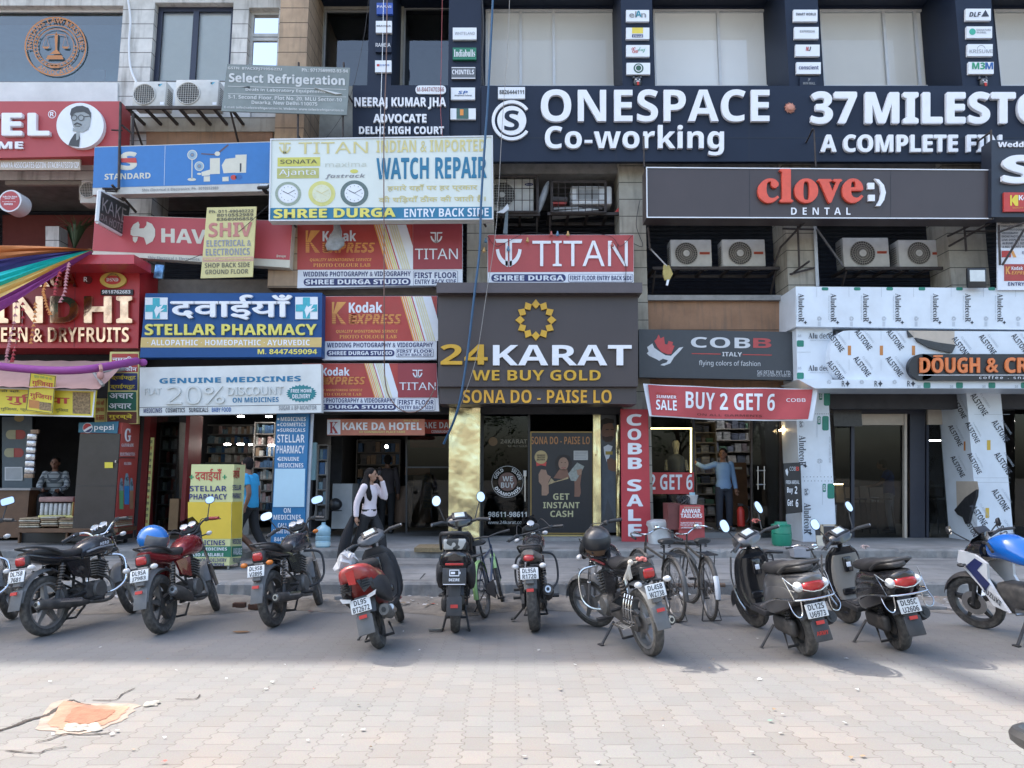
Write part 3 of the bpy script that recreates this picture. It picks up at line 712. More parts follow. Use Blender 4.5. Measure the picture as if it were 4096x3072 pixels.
# --- red hotel sign with the portrait
FR = M('faded_red_board',(.4,.055,.06),.5,var=.08,sc=1)
S = sign('signboard','red board with raised EL letters and a round white portrait',[(-420,405),(481,405),(472,622),(-420,640)],13.3,.4,FR,slope=0)
S.t('HOTEL',cA(-760,920,418,1108),LETW,raised=.07,bold=.03);S.t('FAME',cA(-195,1145,195,1203),LETW,raised=.03,bold=.03)
S.ring(*cA(420,920),13.5,16,LETW);S.t('R',cA(405,902,436,938),LETW)
cx,cy = cA(667,1028);S.disc(cx,cy,94,90,PALE,n=40,raised=.09,part='portrait_disc');lf = .1
pk = M('portrait_grey',(.3,.33,.34),.6);ph = M('portrait_dark',(.05,.055,.06),.6)
def ap(*q): return PT(cA,*q)
S.fill(ap(600,950,620,925,690,915,745,935,757,970,745,1040,735,1055,690,1075,640,1068,612,1035,602,990),pk,part='portrait_print',lift=lf)
S.fill(ap(588,940,600,895,640,875,690,872,735,890,757,930,755,975,744,945,700,920,640,925,612,940,604,965),ph,part='portrait_print',lift=lf+.004)
S.fill(ap(640,1065,700,1070,735,1040,735,1060,690,1085,610,1075,612,1045),pk,part='portrait_print',lift=lf+.003)
for x in (622,678): S.ring(*cA(x,968),10,12.5,ph,part='portrait_print',lift=lf+.008,n=16)
S.band(ap(700,960,752,955),2.5,ph,part='portrait_print',lift=lf+.008);S.band(ap(622,1025,645,1010,680,1025),6,ph,part='portrait_print',lift=lf+.008)
S.band(ap(630,1035,670,1036),2,ph,part='portrait_print',lift=lf+.009)
S.fill(ap(575,1190,590,1150,625,1095,660,1090,668,1130,660,1200),ph,part='portrait_print',lift=lf+.004);S.fill(ap(640,1085,665,1080,660,1140,640,1150),pk,part='portrait_print',lift=lf+.009);S.done()
S = sign('sign_strip','narrow cream strip with white GSTIN letters under the red board',cA(-200,1280,645,1366),13.4,.04,M('cream_strip',(.5,.42,.33),.5,var=.15));S.t('ANAYA ASSOCIATES-GSTIN: 07ACBFA7337D1ZP',cA(8,1305,638,1352),LETW);S.done()
# --- blue STANDARD board
S = sign('signboard','tilted blue board showing home appliances with a cream lower band',[(378,587),(1082,566),(1077,764),(370,779)],13.1,.2,M('cream_board',(.55,.54,.5),.5,var=.1))
BL = M('standard_blue',(.03,.17,.45),.45,var=.06);S.slope = -.03
S.fill([(379,590),(1081,569),(1078,733),(371,752)],BL,part='print');S.band([(661,585),(657,742)],1.2,PALE,lift=.006)
S.t('STANDARD',(419,696,603,720),CREAM,bold=.02);S.t('S',(480,608,549,682),CREAM,bold=.05);S.fill([(486,634),(545,632),(549,652),(486,650)],rd,part='logo',lift=.012)
S.t('Shiv Electrical & Electronics, Ph.: 8010552989',(569,755,874,768),GREYT)
ac = lambda *q: S.fill(PT(cA,*q),CREAM,part='appliance_print',lift=.007)
for x,y,r in ((1548,1247,20),(1604,1338,19)): S.ring(*cA(x,y),r-3,r,CREAM,part='appliance_print',lift=.007);S.disc(*cA(x,y),6,6,GREYT,part='appliance_print',lift=.008);S.ring(*cA(x,y),8,r-3,M('fan_blue',(.3,.42,.5),.5),part='appliance_print',lift=.0065)
S.band(ap(1546,1285,1545,1440),4,CREAM,part='appliance_print',lift=.007);S.disc(*cA(1544,1445),17,6,CREAM,part='appliance_print',lift=.007)
S.disc(*cA(1604,1400),9,4,CREAM,part='appliance_print',lift=.007)
ac(1690,1275,1770,1272,1770,1400,1690,1402);ac(1785,1330,1815,1280,1895,1270,1895,1390,1800,1395);ac(1895,1247,1985,1244,1980,1390,1895,1392)
ac(1622,1385,1690,1365,1690,1412,1625,1417);ac(1640,1420,1690,1418,1690,1460,1640,1462);ac(1790,1425,1840,1422,1840,1458,1790,1460)
S.band(ap(1620,1238,1740,1245),5,M('fan_brown',(.1,.07,.1),.5),part='appliance_print',lift=.007);S.band(ap(1765,1225,1838,1165),7,MATS['fan_brown'],part='appliance_print',lift=.007);S.disc(*cA(1750,1238),11,9,CREAM,part='appliance_print',lift=.009)
S.disc(*cA(1880,1428),12,10,rd,part='appliance_print',lift=.007);S.disc(*cA(1922,1425),14,10,bl,part='appliance_print',lift=.007);S.fill(ap(1930,1315,1944,1315,1942,1382,1930,1384),DARKT,part='appliance_print',lift=.009);S.done()
# --- red electrical board, yellow board before it
S = sign('signboard','long tilted red board with a round cream emblem and HAV letters',[(380,858),(1171,884),(1158,1071),(368,1018)],13.4,.2,CREAM);S.slope = .033
HR = M('havells_red',(.45,.065,.075),.5,var=.06,sc=1);S.fill([(380,860),(1170,885),(1159,1040),(370,1003)],HR)
hv = lambda *q: S.fill(PT(cE,*q),CREAM,part='emblem',lift=.012)
hv(1052,440,1075,400,1115,376,1125,400,1122,432,1080,428);hv(1075,428,1125,432,1160,430,1180,405,1182,376,1225,395,1250,440,1250,490,1230,535,1180,563,1170,530,1160,505,1120,495,1075,495,1052,480,1054,445);hv(1070,500,1112,500,1105,530,1090,548,1072,530)
S.t('HAVELLS',cE(1298,428,2050,545),CREAM,bold=.025);S.t('हेवल्स',cF(212,640,290,668),CREAM,'h');S.t('Shiv Electrical & Electronics,',cE(1190,652,1610,680),GREYT);S.done()
S = sign('signboard','yellow upright board in front of the long red board, reading SHOP BACK SIDE',[(828,830),(1026,826),(1010,1107),(802,1113)],13.0,.03,M('yellow_board',(.6,.54,.25),.55,var=.1,sc=2));S.slope = -.02
ft = M('faded_dark_print',(.16,.15,.1),.6,var=.3);fp = M('faded_pink_print',(.5,.2,.17),.6);fb = M('faded_slate_print',(.25,.27,.33),.6)
S.t('Ph. 011-49040222',cE(1682,282,2040,308),ft,bold=.02);S.t('8010552989',cE(1745,312,2038,338),ft,bold=.02);S.t('8368006858',cE(1742,345,2036,370),ft,bold=.02)
S.t('SHIV',cE(1678,385,2030,503),fp,bold=.02);S.t('ELECTRICAL &',cE(1662,526,2020,578),fb);S.t('ELECTRONICS',cE(1656,594,2010,650),fb)
S.rect(*cE(1632,664,2040,700),M('pink_band',(.55,.33,.25),.6));S.t('Website :- www.speelectrodia.com',cE(1645,672,2025,692),PYEL,lift=.012);S.t('SHOP BACK SIDE',cE(1648,710,2010,748),ft);S.t('GROUND FLOOR',cE(1652,762,1998,800),ft);S.done()
# --- hanging LED panel end on to the wall
X = P(460,857,13.1).x;root = thing('led_sign','dark LED panel with KAKE DA HOTEL letters, hung end-on to the wall','sign',(X,13.1,Z(890,13.1)))
S = Board(root,plane=((X,0,0),(1,0,0)));q = PT(cE,816,130,1045,250,1018,500,797,375);S.quad(q,M('led_panel',(.05,.05,.05),.35),.07)
w3 = [S.at(*p) for p in q];fr = S.part('frame').use(ALU);o = V((-.035,0,0))
for i in range(4): fr.tube([w3[i]+o,w3[(i+1) % 4]+o],.04,6)
dim = M('unlit_led',(.3,.27,.27),.6);
def lt(txt,q):
 qq = [S.at(*p,.004) for p in q]
 text_q(root,'lettering',txt,dim,lambda u,v,d: qq[3].lerp(qq[2],u).lerp(qq[0].lerp(qq[1],u),v),'r')
lt('KAKE',PT(cE,825,180,1015,275,1005,390,818,285));lt('DA HOTEL',PT(cE,812,310,1005,405,997,470,805,360));S.done()
b = MB(IRON);bp = [P(*cE(830,110),12.75),P(*cE(1010,115),13.3),P(*cE(1095,300),13.6),P(*cE(900,80),13.0)]
b.tube([bp[0],bp[1]],.025,6);b.tube([bp[3],bp[2]],.025,6);b.tube([P(*cE(850,128),12.75),P(*cE(985,135),13.3)],.02,6)
xp = [P(482,410,13.2),P(475,755,13.0)];b.tube(xp,.025,6);b.tube([P(533,455,13.3),P(530,580,13.3)],.025,6);b.tube([P(486,500,13.2),P(535,540,13.3)],.02,6);b.tube([P(445,520,13.2),P(490,522,13.3)],.015,6)
b.top('iron_bracket','dark iron pole and brackets carrying the hanging LED panel','bracket')
# --- round hotel sign
c = P(*cE(80,208),13.3);root = thing('round_sign','small round red sign in a thick white rim by the dark window','sign',c+V((0,0,-.24)))
b = MB(ALU);b.lathe([(.2,.3),(.225,.3),(.225,0),(.2,0),(.2,.01),(.001,.012)],28,c,'y');b.build('rim',root);S = Board(root,13.305);S.disc(*cE(80,208),39,39,FR,lift=.003,part='face')
S.t('Kake Da Hotel',cE(25,168,140,182),LETW);S.t('Since 1931',cE(40,184,122,194),LETW);S.t('we proudly serve on',cE(20,212,128,220),LETW);S.t('zomato',cE(32,226,105,243),LETW,'i');S.done()
# --- red sweets shop box sign
RB = M('sweets_red',(.4,.02,.025),.35,var=.1,sc=1.5);RBL = M('canopy_red',(.45,.045,.06),.35,var=.08);MIR = M('gold_mirror',(.72,.46,.3),.14,metal=1,var=.35,sc=5,bump=.35,bsc=7)
S = sign('shop_sign_box','big red box sign with golden mirror letters and a red canopy',[(-420,1062),(560,1062),(553,1392),(-420,1392)],13.2,.7,RB,slope=0)
bc = S.part('canopy').use(RBL);bq(bc,(-420,1018,536,1055),12.6,.62);S.part('canopy').use(RBL)
S.t('SINDHI',cE(-235,980,1080,1200),MIR,raised=.07,bold=.02);S.t('NAMKEEN & DRYFRUITS',cE(-350,1228,1050,1350),MIR,raised=.05,bold=.015);S.t('DURGA',cE(100,800,630,905),MIR,raised=.05,bold=.02)
S.disc(*cE(918,850),52,31,M('oval_yellow',(.6,.45,.1),.4),raised=.04,part='oval_badge',n=36);S.disc(*cE(918,850),33,18,rd,lift=.05,part='oval_badge');S.t('DSND',cE(870,835,965,864),LETW,'s',lift=.06)
S.t('SINDHI NAMKEEN & DRY FRUITS',None,DARKT,arc=(*cE(918,850),21,28,200,340),lift=.05)
S.rect(*cE(818,924,1076,968),BLACK,part='phone_plate',raised=.03);S.t('9818762683',cE(830,930,1058,958),LETW,bold=.02,lift=.04)
S.disc(*cE(712,845),16,16,M('maroon',(.12,.02,.02),.4),part='registered_mark',raised=.02);S.t('R',cE(682,824,712,862),LETW,lift=.035)
S.disc(*cE(820,738),18,5,M('spot_light_rim',(.6,.35,.35),.4),part='downlight',lift=.02)
S.band(PT(cE,608,770,596,1385),1.5,DARKT,part='joint',lift=.005);S.done()
# --- pharmacy
S = sign('signboard','blue pharmacy board with white Hindi letters and yellow lettering',[(582,1173),(1289,1171),(1285,1427),(559,1430)],13.15,.25,BLUES,slope=0)
S.fill([(565,1350),(1287,1350),(1286,1389),(562,1390)],M('mustard_band',(.62,.45,.16),.5,var=.08));PY = M('pharmacy_yellow',(.72,.64,.13),.4,var=.05)
S.t('दवाईयाँ',(687,1182,1172,1282),LETW,'h',bold=.035,raised=.06);S.t('STELLAR PHARMACY',(582,1297,1268,1342),PY,bold=.02,raised=.025)
S.t('· ALLOPATHIC · HOMEOPATHIC · AYURVEDIC',(590,1359,1240,1382),LETW,bold=.015);S.t('M. 8447459094',cF(62,1400,540,1442),PY,bold=.02)
tq = M('turquoise',(.05,.4,.48),.5,var=.15,sc=20)
for x0,y0,x1,y1 in (cE(1172,988,1352,1163),cF(367,983,547,1162)):
 S.rect(x0,y0,x1,y1,PALE,part='cross_logo',raised=.02);w_,h_ = x1-x0,y1-y0
 S.rect(x0+w_*.34,y0+2,x0+w_*.66,y1-2,tq,part='cross_logo',lift=.028);S.rect(x0+2,y0+h_*.34,x1-2,y0+h_*.66,tq,part='cross_logo',lift=.03)
 S.fill([(x0+w_*.48,y0+h_*.8),(x0+w_*.42,y0+h_*.6),(x0+w_*.52,y0+h_*.38),(x0+w_*.58,y0+h_*.46),(x0+w_*.85,y0+h_*.3),(x0+w_*.7,y0+h_*.55),(x0+w_*.9,y0+h_*.5),(x0+w_*.62,y0+h_*.72),(x0+w_*.5,y0+h_*.95)],PALE,part='cross_logo',lift=.034)
S.done()
MW = M('medicine_white_board',(.7,.72,.7),.5,var=.06,sc=2,dust=.2)
S = sign('signboard','white board with teal GENUINE MEDICINES and ghostly 20% letters',[(559,1470),(1284,1456),(1286,1650),(558,1663)],13.1,.15,MW);S.slope = -.017;TB = M('medicine_teal',(.02,.17,.32),.5,var=.08)
gh = M('ghost_letter',(.6,.62,.6),.5,var=.05)
S.t('GENUINE MEDICINES',(638,1513,1204,1535),TB,bold=.03);S.t('20%',cI(1340,292,1810,440),gh,'r',raised=.02);S.t('DISCOUNT',(912,1549,1134,1582),gh,'r',raised=.02);S.t('FLAT',cI(1165,310,1300,362),gh,'r',raised=.012)
S.t('ON MEDICINES',(931,1591,1115,1611),TB);S.rect(558,1629,1284,1631,DARKT);x = 575
for wd_,x0,x1,m in (('MEDICINES',1157,1305,NAVYP),('COSMETICS',1333,1489,DARKT),('SURGICALS',1522,1676,DARKT),('BABY FOOD',1705,1860,bl)): S.t(wd_,(cI(x0,0)[0],cI(0,470-(x0-1157)*.012)[1],cI(x1,0)[0],cI(0,506-(x0-1157)*.012)[1]),m)
S.t('SUGAR & BP MONITOR',cJ(233,450,537,485),GREYT);S.fill([(cJ(415,0)[0]+(62 if i % 2 else 54)*math.cos(math.pi*i/24),cJ(0,350)[1]+(36 if i % 2 else 30)*math.sin(math.pi*i/24)) for i in range(48)],M('burst_teal',(.02,.2,.22),.5),part='burst');S.t('FREE HOME',cJ(330,316,498,344),LETW,lift=.012);S.t('DELIVERY',cJ(343,358,487,390),LETW,lift=.012);S.done()
S = sign('upright_sign','tall blue sign beside the pharmacy door with a pale blue blank panel',[(1107,1650),(1235,1652),(1215,2182),(1082,2184)],13.4,.12,M('sign_cyan_blue',(.03,.18,.38),.45,var=.08,sc=2));S.slope = 0
def jt(t_,*q,**k): S.t(t_,cJ(*q),LETW,**k)
jt('MEDICINES',248,540,450,572);jt('COSMETICS',245,585,447,614);jt('SURGICALS',245,630,445,659);jt('STELLAR',220,680,440,745);jt('PHARMACY',215,768,438,832);jt('GENUINE',228,860,395,892);jt('MEDICINES',228,910,430,945)
for y in (556,602,646,878): S.disc(*cJ(228,y),5,4,LETW,n=10)
S.fill(PT(cJ,203,955,445,955,438,1262,188,1262),M('pale_blue_panel',(.5,.7,.8),.5,var=.05,sc=2),part='blank_panel',raised=.012)
jt('ON',272,1270,328,1310);jt('MEDICINES',190,1325,410,1365);jt('CALL FOR',225,1392,375,1428);jt('HOME DELIVERY',190,1440,400,1475);jt('8447459094',195,1505,400,1540);S.done()
# --- photo studio signs
KR = M('studio_red',(.42,.045,.035),.5,var=.16,sc=1.5,dust=.1);KO = M('studio_orange',(.72,.33,.08),.5);KY = M('studio_yellow',(.7,.6,.2),.5);TR_ = M('titan_red',(.3,.04,.05),.5,var=.06);PYW = M('pale_yellow_stripe',(.68,.64,.42),.5)
def titan_logo(S,x0,y0,x1,y1,m,lift=.012,raised=0.0,part='titan_logo'):
 X = lambda u: x0+(x1-x0)*u;Yy = lambda v: y0+(y1-y0)*v;k = dict(lift=lift,part=part,raised=raised)
 S.fill([(X(.0),Yy(0)),(X(.47),Yy(0)),(X(.47),Yy(1)),(X(.38),Yy(.96)),(X(.38),Yy(.13)),(X(.05),Yy(.13))],m,**k);S.fill([(X(.53),Yy(0)),(X(1),Yy(0)),(X(.95),Yy(.13)),(X(.62),Yy(.13)),(X(.62),Yy(.96)),(X(.53),Yy(1))],m,**k)
 for sx in (-1,1):
  for i in range(8):
   a,c = R(8+80*i/8),R(8+80*(i+1)/8);f = lambda r,w: (X(.5+sx*r*math.cos(w)),Yy(.28+r*1.44*math.sin(w)))
   S.fill([f(.36,a),f(.48,a),f(.48,c),f(.36,c)],m,**k)
def studio(S,tx,ty,redq,stripes,low):
 """tx, ty: from the middle sign's crop pixels to this sign"""
 S.fill(redq,KR);y0,y1 = redq[0][1],redq[2][1];xs,dx = stripes
 def st(a,c,m,l): S.fill([(xs+a,y0),(xs+c,y0),(xs+c+dx,y1),(xs+a+dx,y1)],m,part='stripes',lift=l)
 k = dx/55;st(0,130*k,PRINTW,.0065)
 for i in range(5): st(i*9*k,(i*9+6.5)*k,KO if i < 3 else KY,.008)
 st(45*k,50*k,rd,.008)
 for i in range(4): st((60+i*9)*k,(66+i*9)*k,PYW,.008)
 B4 = lambda a,b_,c,d: (tx(a),ty(b_),tx(c),ty(d))
 S.fill([(tx(a),ty(c)) for a,c in ((660,1022),(680,1022),(672,1110),(700,1022),(775,1022),(700,1110),(775,1200),(735,1200),(690,1115),(690,1200),(660,1200))],KO,part='studio_logo',lift=.007)
 for i in range(6): yy = 1118+i*15;S.fill([(tx(655),ty(yy)),(tx(1220),ty(yy)),(tx(1220),ty(yy+3.5)),(tx(655),ty(yy+3.5))],KR,part='studio_logo',lift=.014)
 S.t('Kodak',B4(795,1022,1065,1110),PRINTW,bold=.03);S.t('EXPRESS',B4(800,1118,1218,1202),KO,'i',bold=.03,shear=0)
 for i in range(5): S.rect(tx(795),ty(1122+i*16),tx(862),ty(1130+i*16),KO,part='studio_logo',lift=.008)
 S.t('QUALITY MONITORING SERVICE',B4(693,1247,1190,1275),KO,'i');S.t('PHOTO COLOUR LAB',B4(720,1287,1180,1316),KO,'s')
 S.t('WEDDING PHOTOGRAPHY & VIDEOGRAPHY',low[0],NAVYP);S.rrect(*low[1],(low[1][3]-low[1][1])/2-1,NAVYP,part='name_pill',lift=.006);x0,p,x1,q = low[1]
 S.t('SHREE DURGA STUDIO',(x0+8,p+5,x1-8,q-5),PRINTW,bold=.03,lift=.012);x0,p,x1,q = low[2]
 S.rrect(x0,p,x1,q,5,NAVYP,part='floor_box',lift=.006);S.rrect(x0+1.5,p+1.5,x1-1.5,q-1.5,4,PRINTW,part='floor_box',lift=.01);h = q-p
 S.t('FIRST FLOOR',(x0+5,p+h*.1,x1-5,p+h*.5),NAVYP,bold=.02,lift=.014);S.t('ENTRY BACK SIDE',(x0+7,p+h*.58,x1-7,q-h*.1),NAVYP,lift=.014)
S = sign('signboard','upper red photo studio board with maroon panel at its right end',PT(cF,383,400,1708,393,1708,880,378,910),13.6,.15,PRINTW,slope=-.004)
studio(S,lambda x: 1000+(x-211)*.4973,lambda y: 700+(y-575)*.4973,PT(cF,383,400,1310,396,1310,760,380,763),(1000+995*.4973,55),(cF(428,778,1293,818),cF(432,832,1292,892),cF(1313,772,1672,892)))
S.fill(PT(cF,1312,396,1707,393,1707,757,1312,760),TR_,part='titan_panel',lift=.011);S.t('TITAN',cF(1328,595,1672,680),PRINTW,'r',lift=.018);titan_logo(S,*cF(1450,462,1550,550),PRINTW,.018);S.done()
S = sign('signboard','middle red photo studio board beside the blue pharmacy board',PT(cF,595,975,1507,972,1501,1484,580,1488),13.45,.15,PRINTW,slope=-.003)
studio(S,lambda x: 1000+x*.4973,lambda y: 700+y*.4973,PT(cF,595,977,1505,974,1501,1336,585,1337),(1000+1210*.4973,52),(cF(620,1350,1472,1388),cF(618,1408,1162,1460),cF(1175,1398,1475,1465)));S.done()
S = sign('signboard','lowest red photo studio board, cut off by the white medicine board',PT(cJ,420,107,1502,107,1521,492,420,494),13.5,.15,PRINTW,slope=0)
studio(S,lambda x: 1000+(928+(x-1218)*.83)*.4973,lambda y: 1400+(140+(y-1022)*.773)*.4973,PT(cJ,420,108,1190,108,1190,383,420,384),(1000+918*.4973,42),(cJ(430,388,1170,424),cJ(380,434,1175,482),cJ(1187,393,1490,487)))
S.fill(PT(cJ,1190,108,1501,108,1508,383,1190,383),TR_,part='titan_panel',lift=.011);S.t('TITAN',cJ(1203,262,1495,322),PRINTW,'r',lift=.018);titan_logo(S,*cJ(1307,160,1390,228),PRINTW,.018);S.done()
# --- watch repair board
S = sign('signboard','big white watch repair board with three clocks and faded yellow letters',[(1082,556),(1971,543),(1973,879),(1076,885)],12.8,.2,M('aged_white_board',(.66,.71,.66),.5,var=.05,sc=1),edge=ALU,ew=5);S.slope = -.012
FY = M('faded_yellow_print',(.62,.55,.24),.5,var=.1);WB = M('watch_blue',(.02,.17,.3),.5,var=.1,sc=4);PYG = M('patch_yellow',(.58,.56,.12),.5,var=.1,sc=4)
S.fill([(1079,832),(1970,827),(1971,876),(1079,881)],WB);S.t('TITAN',cB(390,1146,950,1240),FY,'r',bold=.012);titan_logo(S,*cB(232,1148,330,1240),FY,.008)
S.t('INDIAN & IMPORTED',cB(1017,1130,1895,1230),FY,bold=.01);S.t('WATCH REPAIR',cB(1017,1270,1905,1446),WB,bold=.02)
S.rect(*cB(222,1268,565,1340),PYG,part='brand_patch');S.t('SONATA',cB(245,1287,540,1320),DARKT,'r',bold=.01,lift=.012);S.rect(*cB(218,1355,555,1437),M('patch_olive',(.45,.45,.15),.5,var=.1),part='brand_patch');S.t('Ajanta',cB(235,1365,530,1425),PALE,'r',bold=.01,lift=.012)
S.t('maxima',cB(605,1305,935,1345),M('pale_print',(.55,.58,.5),.5),'r');S.t('fastrack',cB(605,1402,930,1442),GREYT,'i');S.disc(*cB(838,1378),16,8,PYG)
S.t('हमारे यहाँ पर हर प्रकार',cB(1105,1485,1830,1550),FY,'h');S.t('की घिड़याँ ठीक की जाती है।',cF(1035,170,1895,232),FY,'h')
for x,y,rx,rim,face,hand in ((307,152,52,M('clock_sage',(.3,.36,.28),.5,var=.2,sc=30),PALE,DARKT),(578,150,54,M('clock_yellow',(.62,.6,.2),.5),M('clock_face_pale',(.66,.68,.5),.5),FY),(840,148,56,M('clock_green_grey',(.12,.17,.16),.5,var=.3,sc=30),PALE,DARKT)):
 cx,cy = cF(x,y);S.disc(cx,cy,rx,rx*.93,rim,part='clock_print',n=36);S.disc(cx,cy,rx*.78,rx*.72,ALU if rim.name == 'clock_sage' else rim,part='clock_print',lift=.006,n=32);S.disc(cx,cy,rx*.7,rx*.66,face,part='clock_print',lift=.008,n=32)
 S.band([(cx-rx*.4,cy-rx*.2),(cx,cy)],2.6,hand,part='clock_print',lift=.012);S.band([(cx,cy),(cx+rx*.52,cy-rx*.28)],2,hand,part='clock_print',lift=.012);S.band([(cx,cy),(cx+rx*.4,cy+rx*.22)],1,hand,part='clock_print',lift=.012)
 for i in range(12): a = math.pi*i/6;S.band([(cx+rx*.52*math.cos(a),cy+rx*.5*math.sin(a)),(cx+rx*.6*math.cos(a),cy+rx*.57*math.sin(a))],2,hand,part='clock_print',lift=.011)
S.t('SHREE DURGA',cF(192,277,1172,352),PY,bold=.035,raised=.012);S.t('ENTRY BACK SIDE',cF(1240,272,1920,342),PRINTW,bold=.015);S.done()
b = MB(IRON)
for x,y in ((1158,862),(1918,860)): b.tube([P(x,y,12.75),P(x+25,y+45,13.5)],.025,6)
b.top('iron_bracket','rusty iron arms propping the big white watch board','bracket')
S = sign('signboard','red board with large white TITAN letters above the brown gold shop sign',[(1951,939),(2535,939),(2535,1130),(1950,1134)],13.55,.1,PRINTW)
S.fill([(1952,940),(2534,940),(2534,1087),(1952,1089)],M('titan_light_red',(.4,.065,.065),.5,var=.06));titan_logo(S,*cF(1972,518,2190,742),LETW,.008,.012);S.t('TITAN',cG(258,530,1028,738),LETW,'r',bold=.012,raised=.02)
S.rrect(1965,1097,2263,1127,14,NAVYP,part='name_pill');S.t('SHREE DURGA',(1975,1102,2255,1123),PRINTW,bold=.03,lift=.012);S.rrect(2273,1096,2532,1129,6,NAVYP,part='floor_box');S.rrect(2275,1098,2530,1127,5,PRINTW,part='floor_box',lift=.008);S.t('FIRST FLOOR ENTRY BACK SIDE',(2280,1103,2527,1122),NAVYP,lift=.014);S.done()
# --- gold shop
S = sign('shop_sign_box','brown box sign with a golden star ring and white KARAT letters',(1752,1166,2552,1546),13.05,.9,BROWN,slope=0)
lb = S.part('ledge').use(M('brown_ledge',(.085,.068,.072),.4,var=.1));bq(lb,(1746,1130,2569,1171),12.85,1.0);lo = S.part('lower_fascia').use(BROWN);bq(lo,(1757,1547,2546,1616),13.15,.6)
cx,cy = 2143,1282
for i in range(12):
 a = 2*math.pi*i/12;f = lambda r,w: (cx+r*math.cos(w),cy+r*math.sin(w));h = math.pi/12
 S.fill([f(82,a),f(64,a+h),f(45,a),f(64,a-h)],GOLD,part='star_ring',raised=.05,lift=.003)
S.t('24',cF(1532,1364,1915,1530),GOLD,bold=.012,raised=.05);S.t('KARAT',(1972,1382,2525,1463),LETW,bold=.0,raised=.05);S.t('WE BUY GOLD',(1889,1481,2402,1523),GOLD,bold=.0,raised=.03)
S.t('SONA DO - PAISE LO',(1851,1557,2449,1611),M('amber_letter',(.7,.36,.03),.4),bold=.012,lift=-.09,raised=.02,part='fascia_lettering');S.done()
# --- cobb
S = sign('signboard','dark slate board with red and white bird emblem and COBB letters',[(2555,1317),(3185,1328),(3189,1521),(2557,1509)],13.5,.18,M('slate_board',(.04,.045,.052),.45,var=.08));S.slope = .016
LG = M('light_grey_print',(.58,.6,.62),.5)
S.fill(PT(cG,1183,1385,1225,1355,1240,1390,1275,1415,1330,1450,1375,1455,1420,1410,1440,1390,1475,1383,1440,1425,1400,1465,1370,1515,1320,1534,1290,1530,1300,1521,1340,1508,1350,1490,1310,1478,1280,1495,1255,1480,1200,1455,1180,1435,1195,1420),LG,part='bird_logo')
S.fill(PT(cG,1240,1335,1258,1320,1275,1283,1290,1315,1318,1302,1325,1360,1345,1365,1355,1335,1392,1345,1385,1370,1403,1375,1378,1440,1350,1443,1300,1425,1265,1385),M('maple_red',(.5,.06,.06),.5),part='bird_logo',lift=.008)
S.t('COB',cG(1535,1302,2012,1388),LG,bold=0);S.t('B',cG(2035,1312,2182,1390),M('cobb_red',(.4,.06,.06),.5));S.t('ITALY',cG(1787,1424,1945,1458),LG)
S.rect(*cG(1542,1434,1775,1440),rd);S.rect(*cG(1952,1442,2185,1448),rd);S.t('flying colors of fashion',cG(1600,1490,2093,1542),LG,'r');S.t('SAI RETAIL PVT. LTD.',cL(57,165,330,195),LG,'r');S.t('GST IN :-07AAPCS7743E1ZZ',cL(57,196,325,214),LG,'r');S.done()
# cloth banner, sagging
def cloth(root,part,q,Y,m,nx,ny,dep,thick=0.0):
 c = corners(q);w = [P(x,y,Y) for x,y in c];b = MB(m);vs = []
 for j in range(ny+1):
  for i in range(nx+1):
   u,v = i/nx,j/ny;p = w[0].lerp(w[1],u).lerp(w[3].lerp(w[2],u),v);vs.append(p+V(dep(u,v)))
 b.add(vs,[(j*(nx+1)+i,j*(nx+1)+i+1,(j+1)*(nx+1)+i+1,(j+1)*(nx+1)+i) for j in range(ny) for i in range(nx)],True);return b
BQ = [(2572,1534),(3266,1556),(3244,1684),(2599,1664)];root = thing('cloth_banner','sagging red cloth banner with white BUY 2 GET 6 letters','banner',P(2910,1674,13.2))
dp = lambda u,v: (0,.035*math.sin(u*16+v*2)+.05*math.sin(u*5),-.03*math.sin(math.pi*u)*(1 if v > .5 else .6))
cloth(root,'cloth',BQ,13.2,PRINTW,60,8,dp).build('edge_hem',root)
BR_ = M('banner_red',(.45,.07,.075),.7,var=.08,sc=3);q2 = [(2592,1538),(3246,1559),(3226,1678),(2609,1660)];cloth(root,'cloth',q2,13.185,BR_,60,8,dp).build('cloth',root)
S = Board(root,13.185,slope=.033);S_at = S.at
def bt(t_,box,m,**k):
 x0,y0,x1,y1 = box
 def fn(u,v,d):
  x = x0+(x1-x0)*u;y = y1+(y0-y1)*v+.033*(x-x0);U = (x-2592)/650;Vv = (y-1538-.032*(x-2592))/122
  return S_at(x,y,.008)+V(dp(U,Vv))
 text_q(root,'lettering',t_,m,fn,k.get('style','b'),k.get('bold'),0)
bt('BUY 2 GET 6',(2743,1562,3098,1628),LETW);bt('SALE',cK(1258,395,1422,476),LETW);bt('ON ALL GARMENTS',(2791,1646,3047,1655),M('dark_red_print',(.15,.02,.02),.5));bt('FRESH ARRIVALS',cK(1258,335,1422,350),rd);bt('SUMMER',cK(1262,357,1420,382),LETW);bt('COBB',(3144,1592,3216,1606),LETW,style='r');bt('6',(0,0,1,1),BR_) if False else None
S = sign('upright_sign','tall red sheet with white letters COBB SALE down a pillar',[(2482,1636),(2592,1638),(2604,2168),(2487,2166)],13.8,.03,M('sale_red',(.46,.045,.055),.55,var=.08,sc=3));S.slope = 0
for ch,q in zip('COBBSALE',((1018,515,1140,610),(1025,632,1135,725),(1028,748,1142,840),(1028,865,1142,958),(1022,1040,1138,1138),(1018,1162,1152,1258),(1030,1282,1135,1375),(1030,1400,1140,1500))): S.t(ch,cK(*q),LETW,bold=.03,sp=1)
S.done()
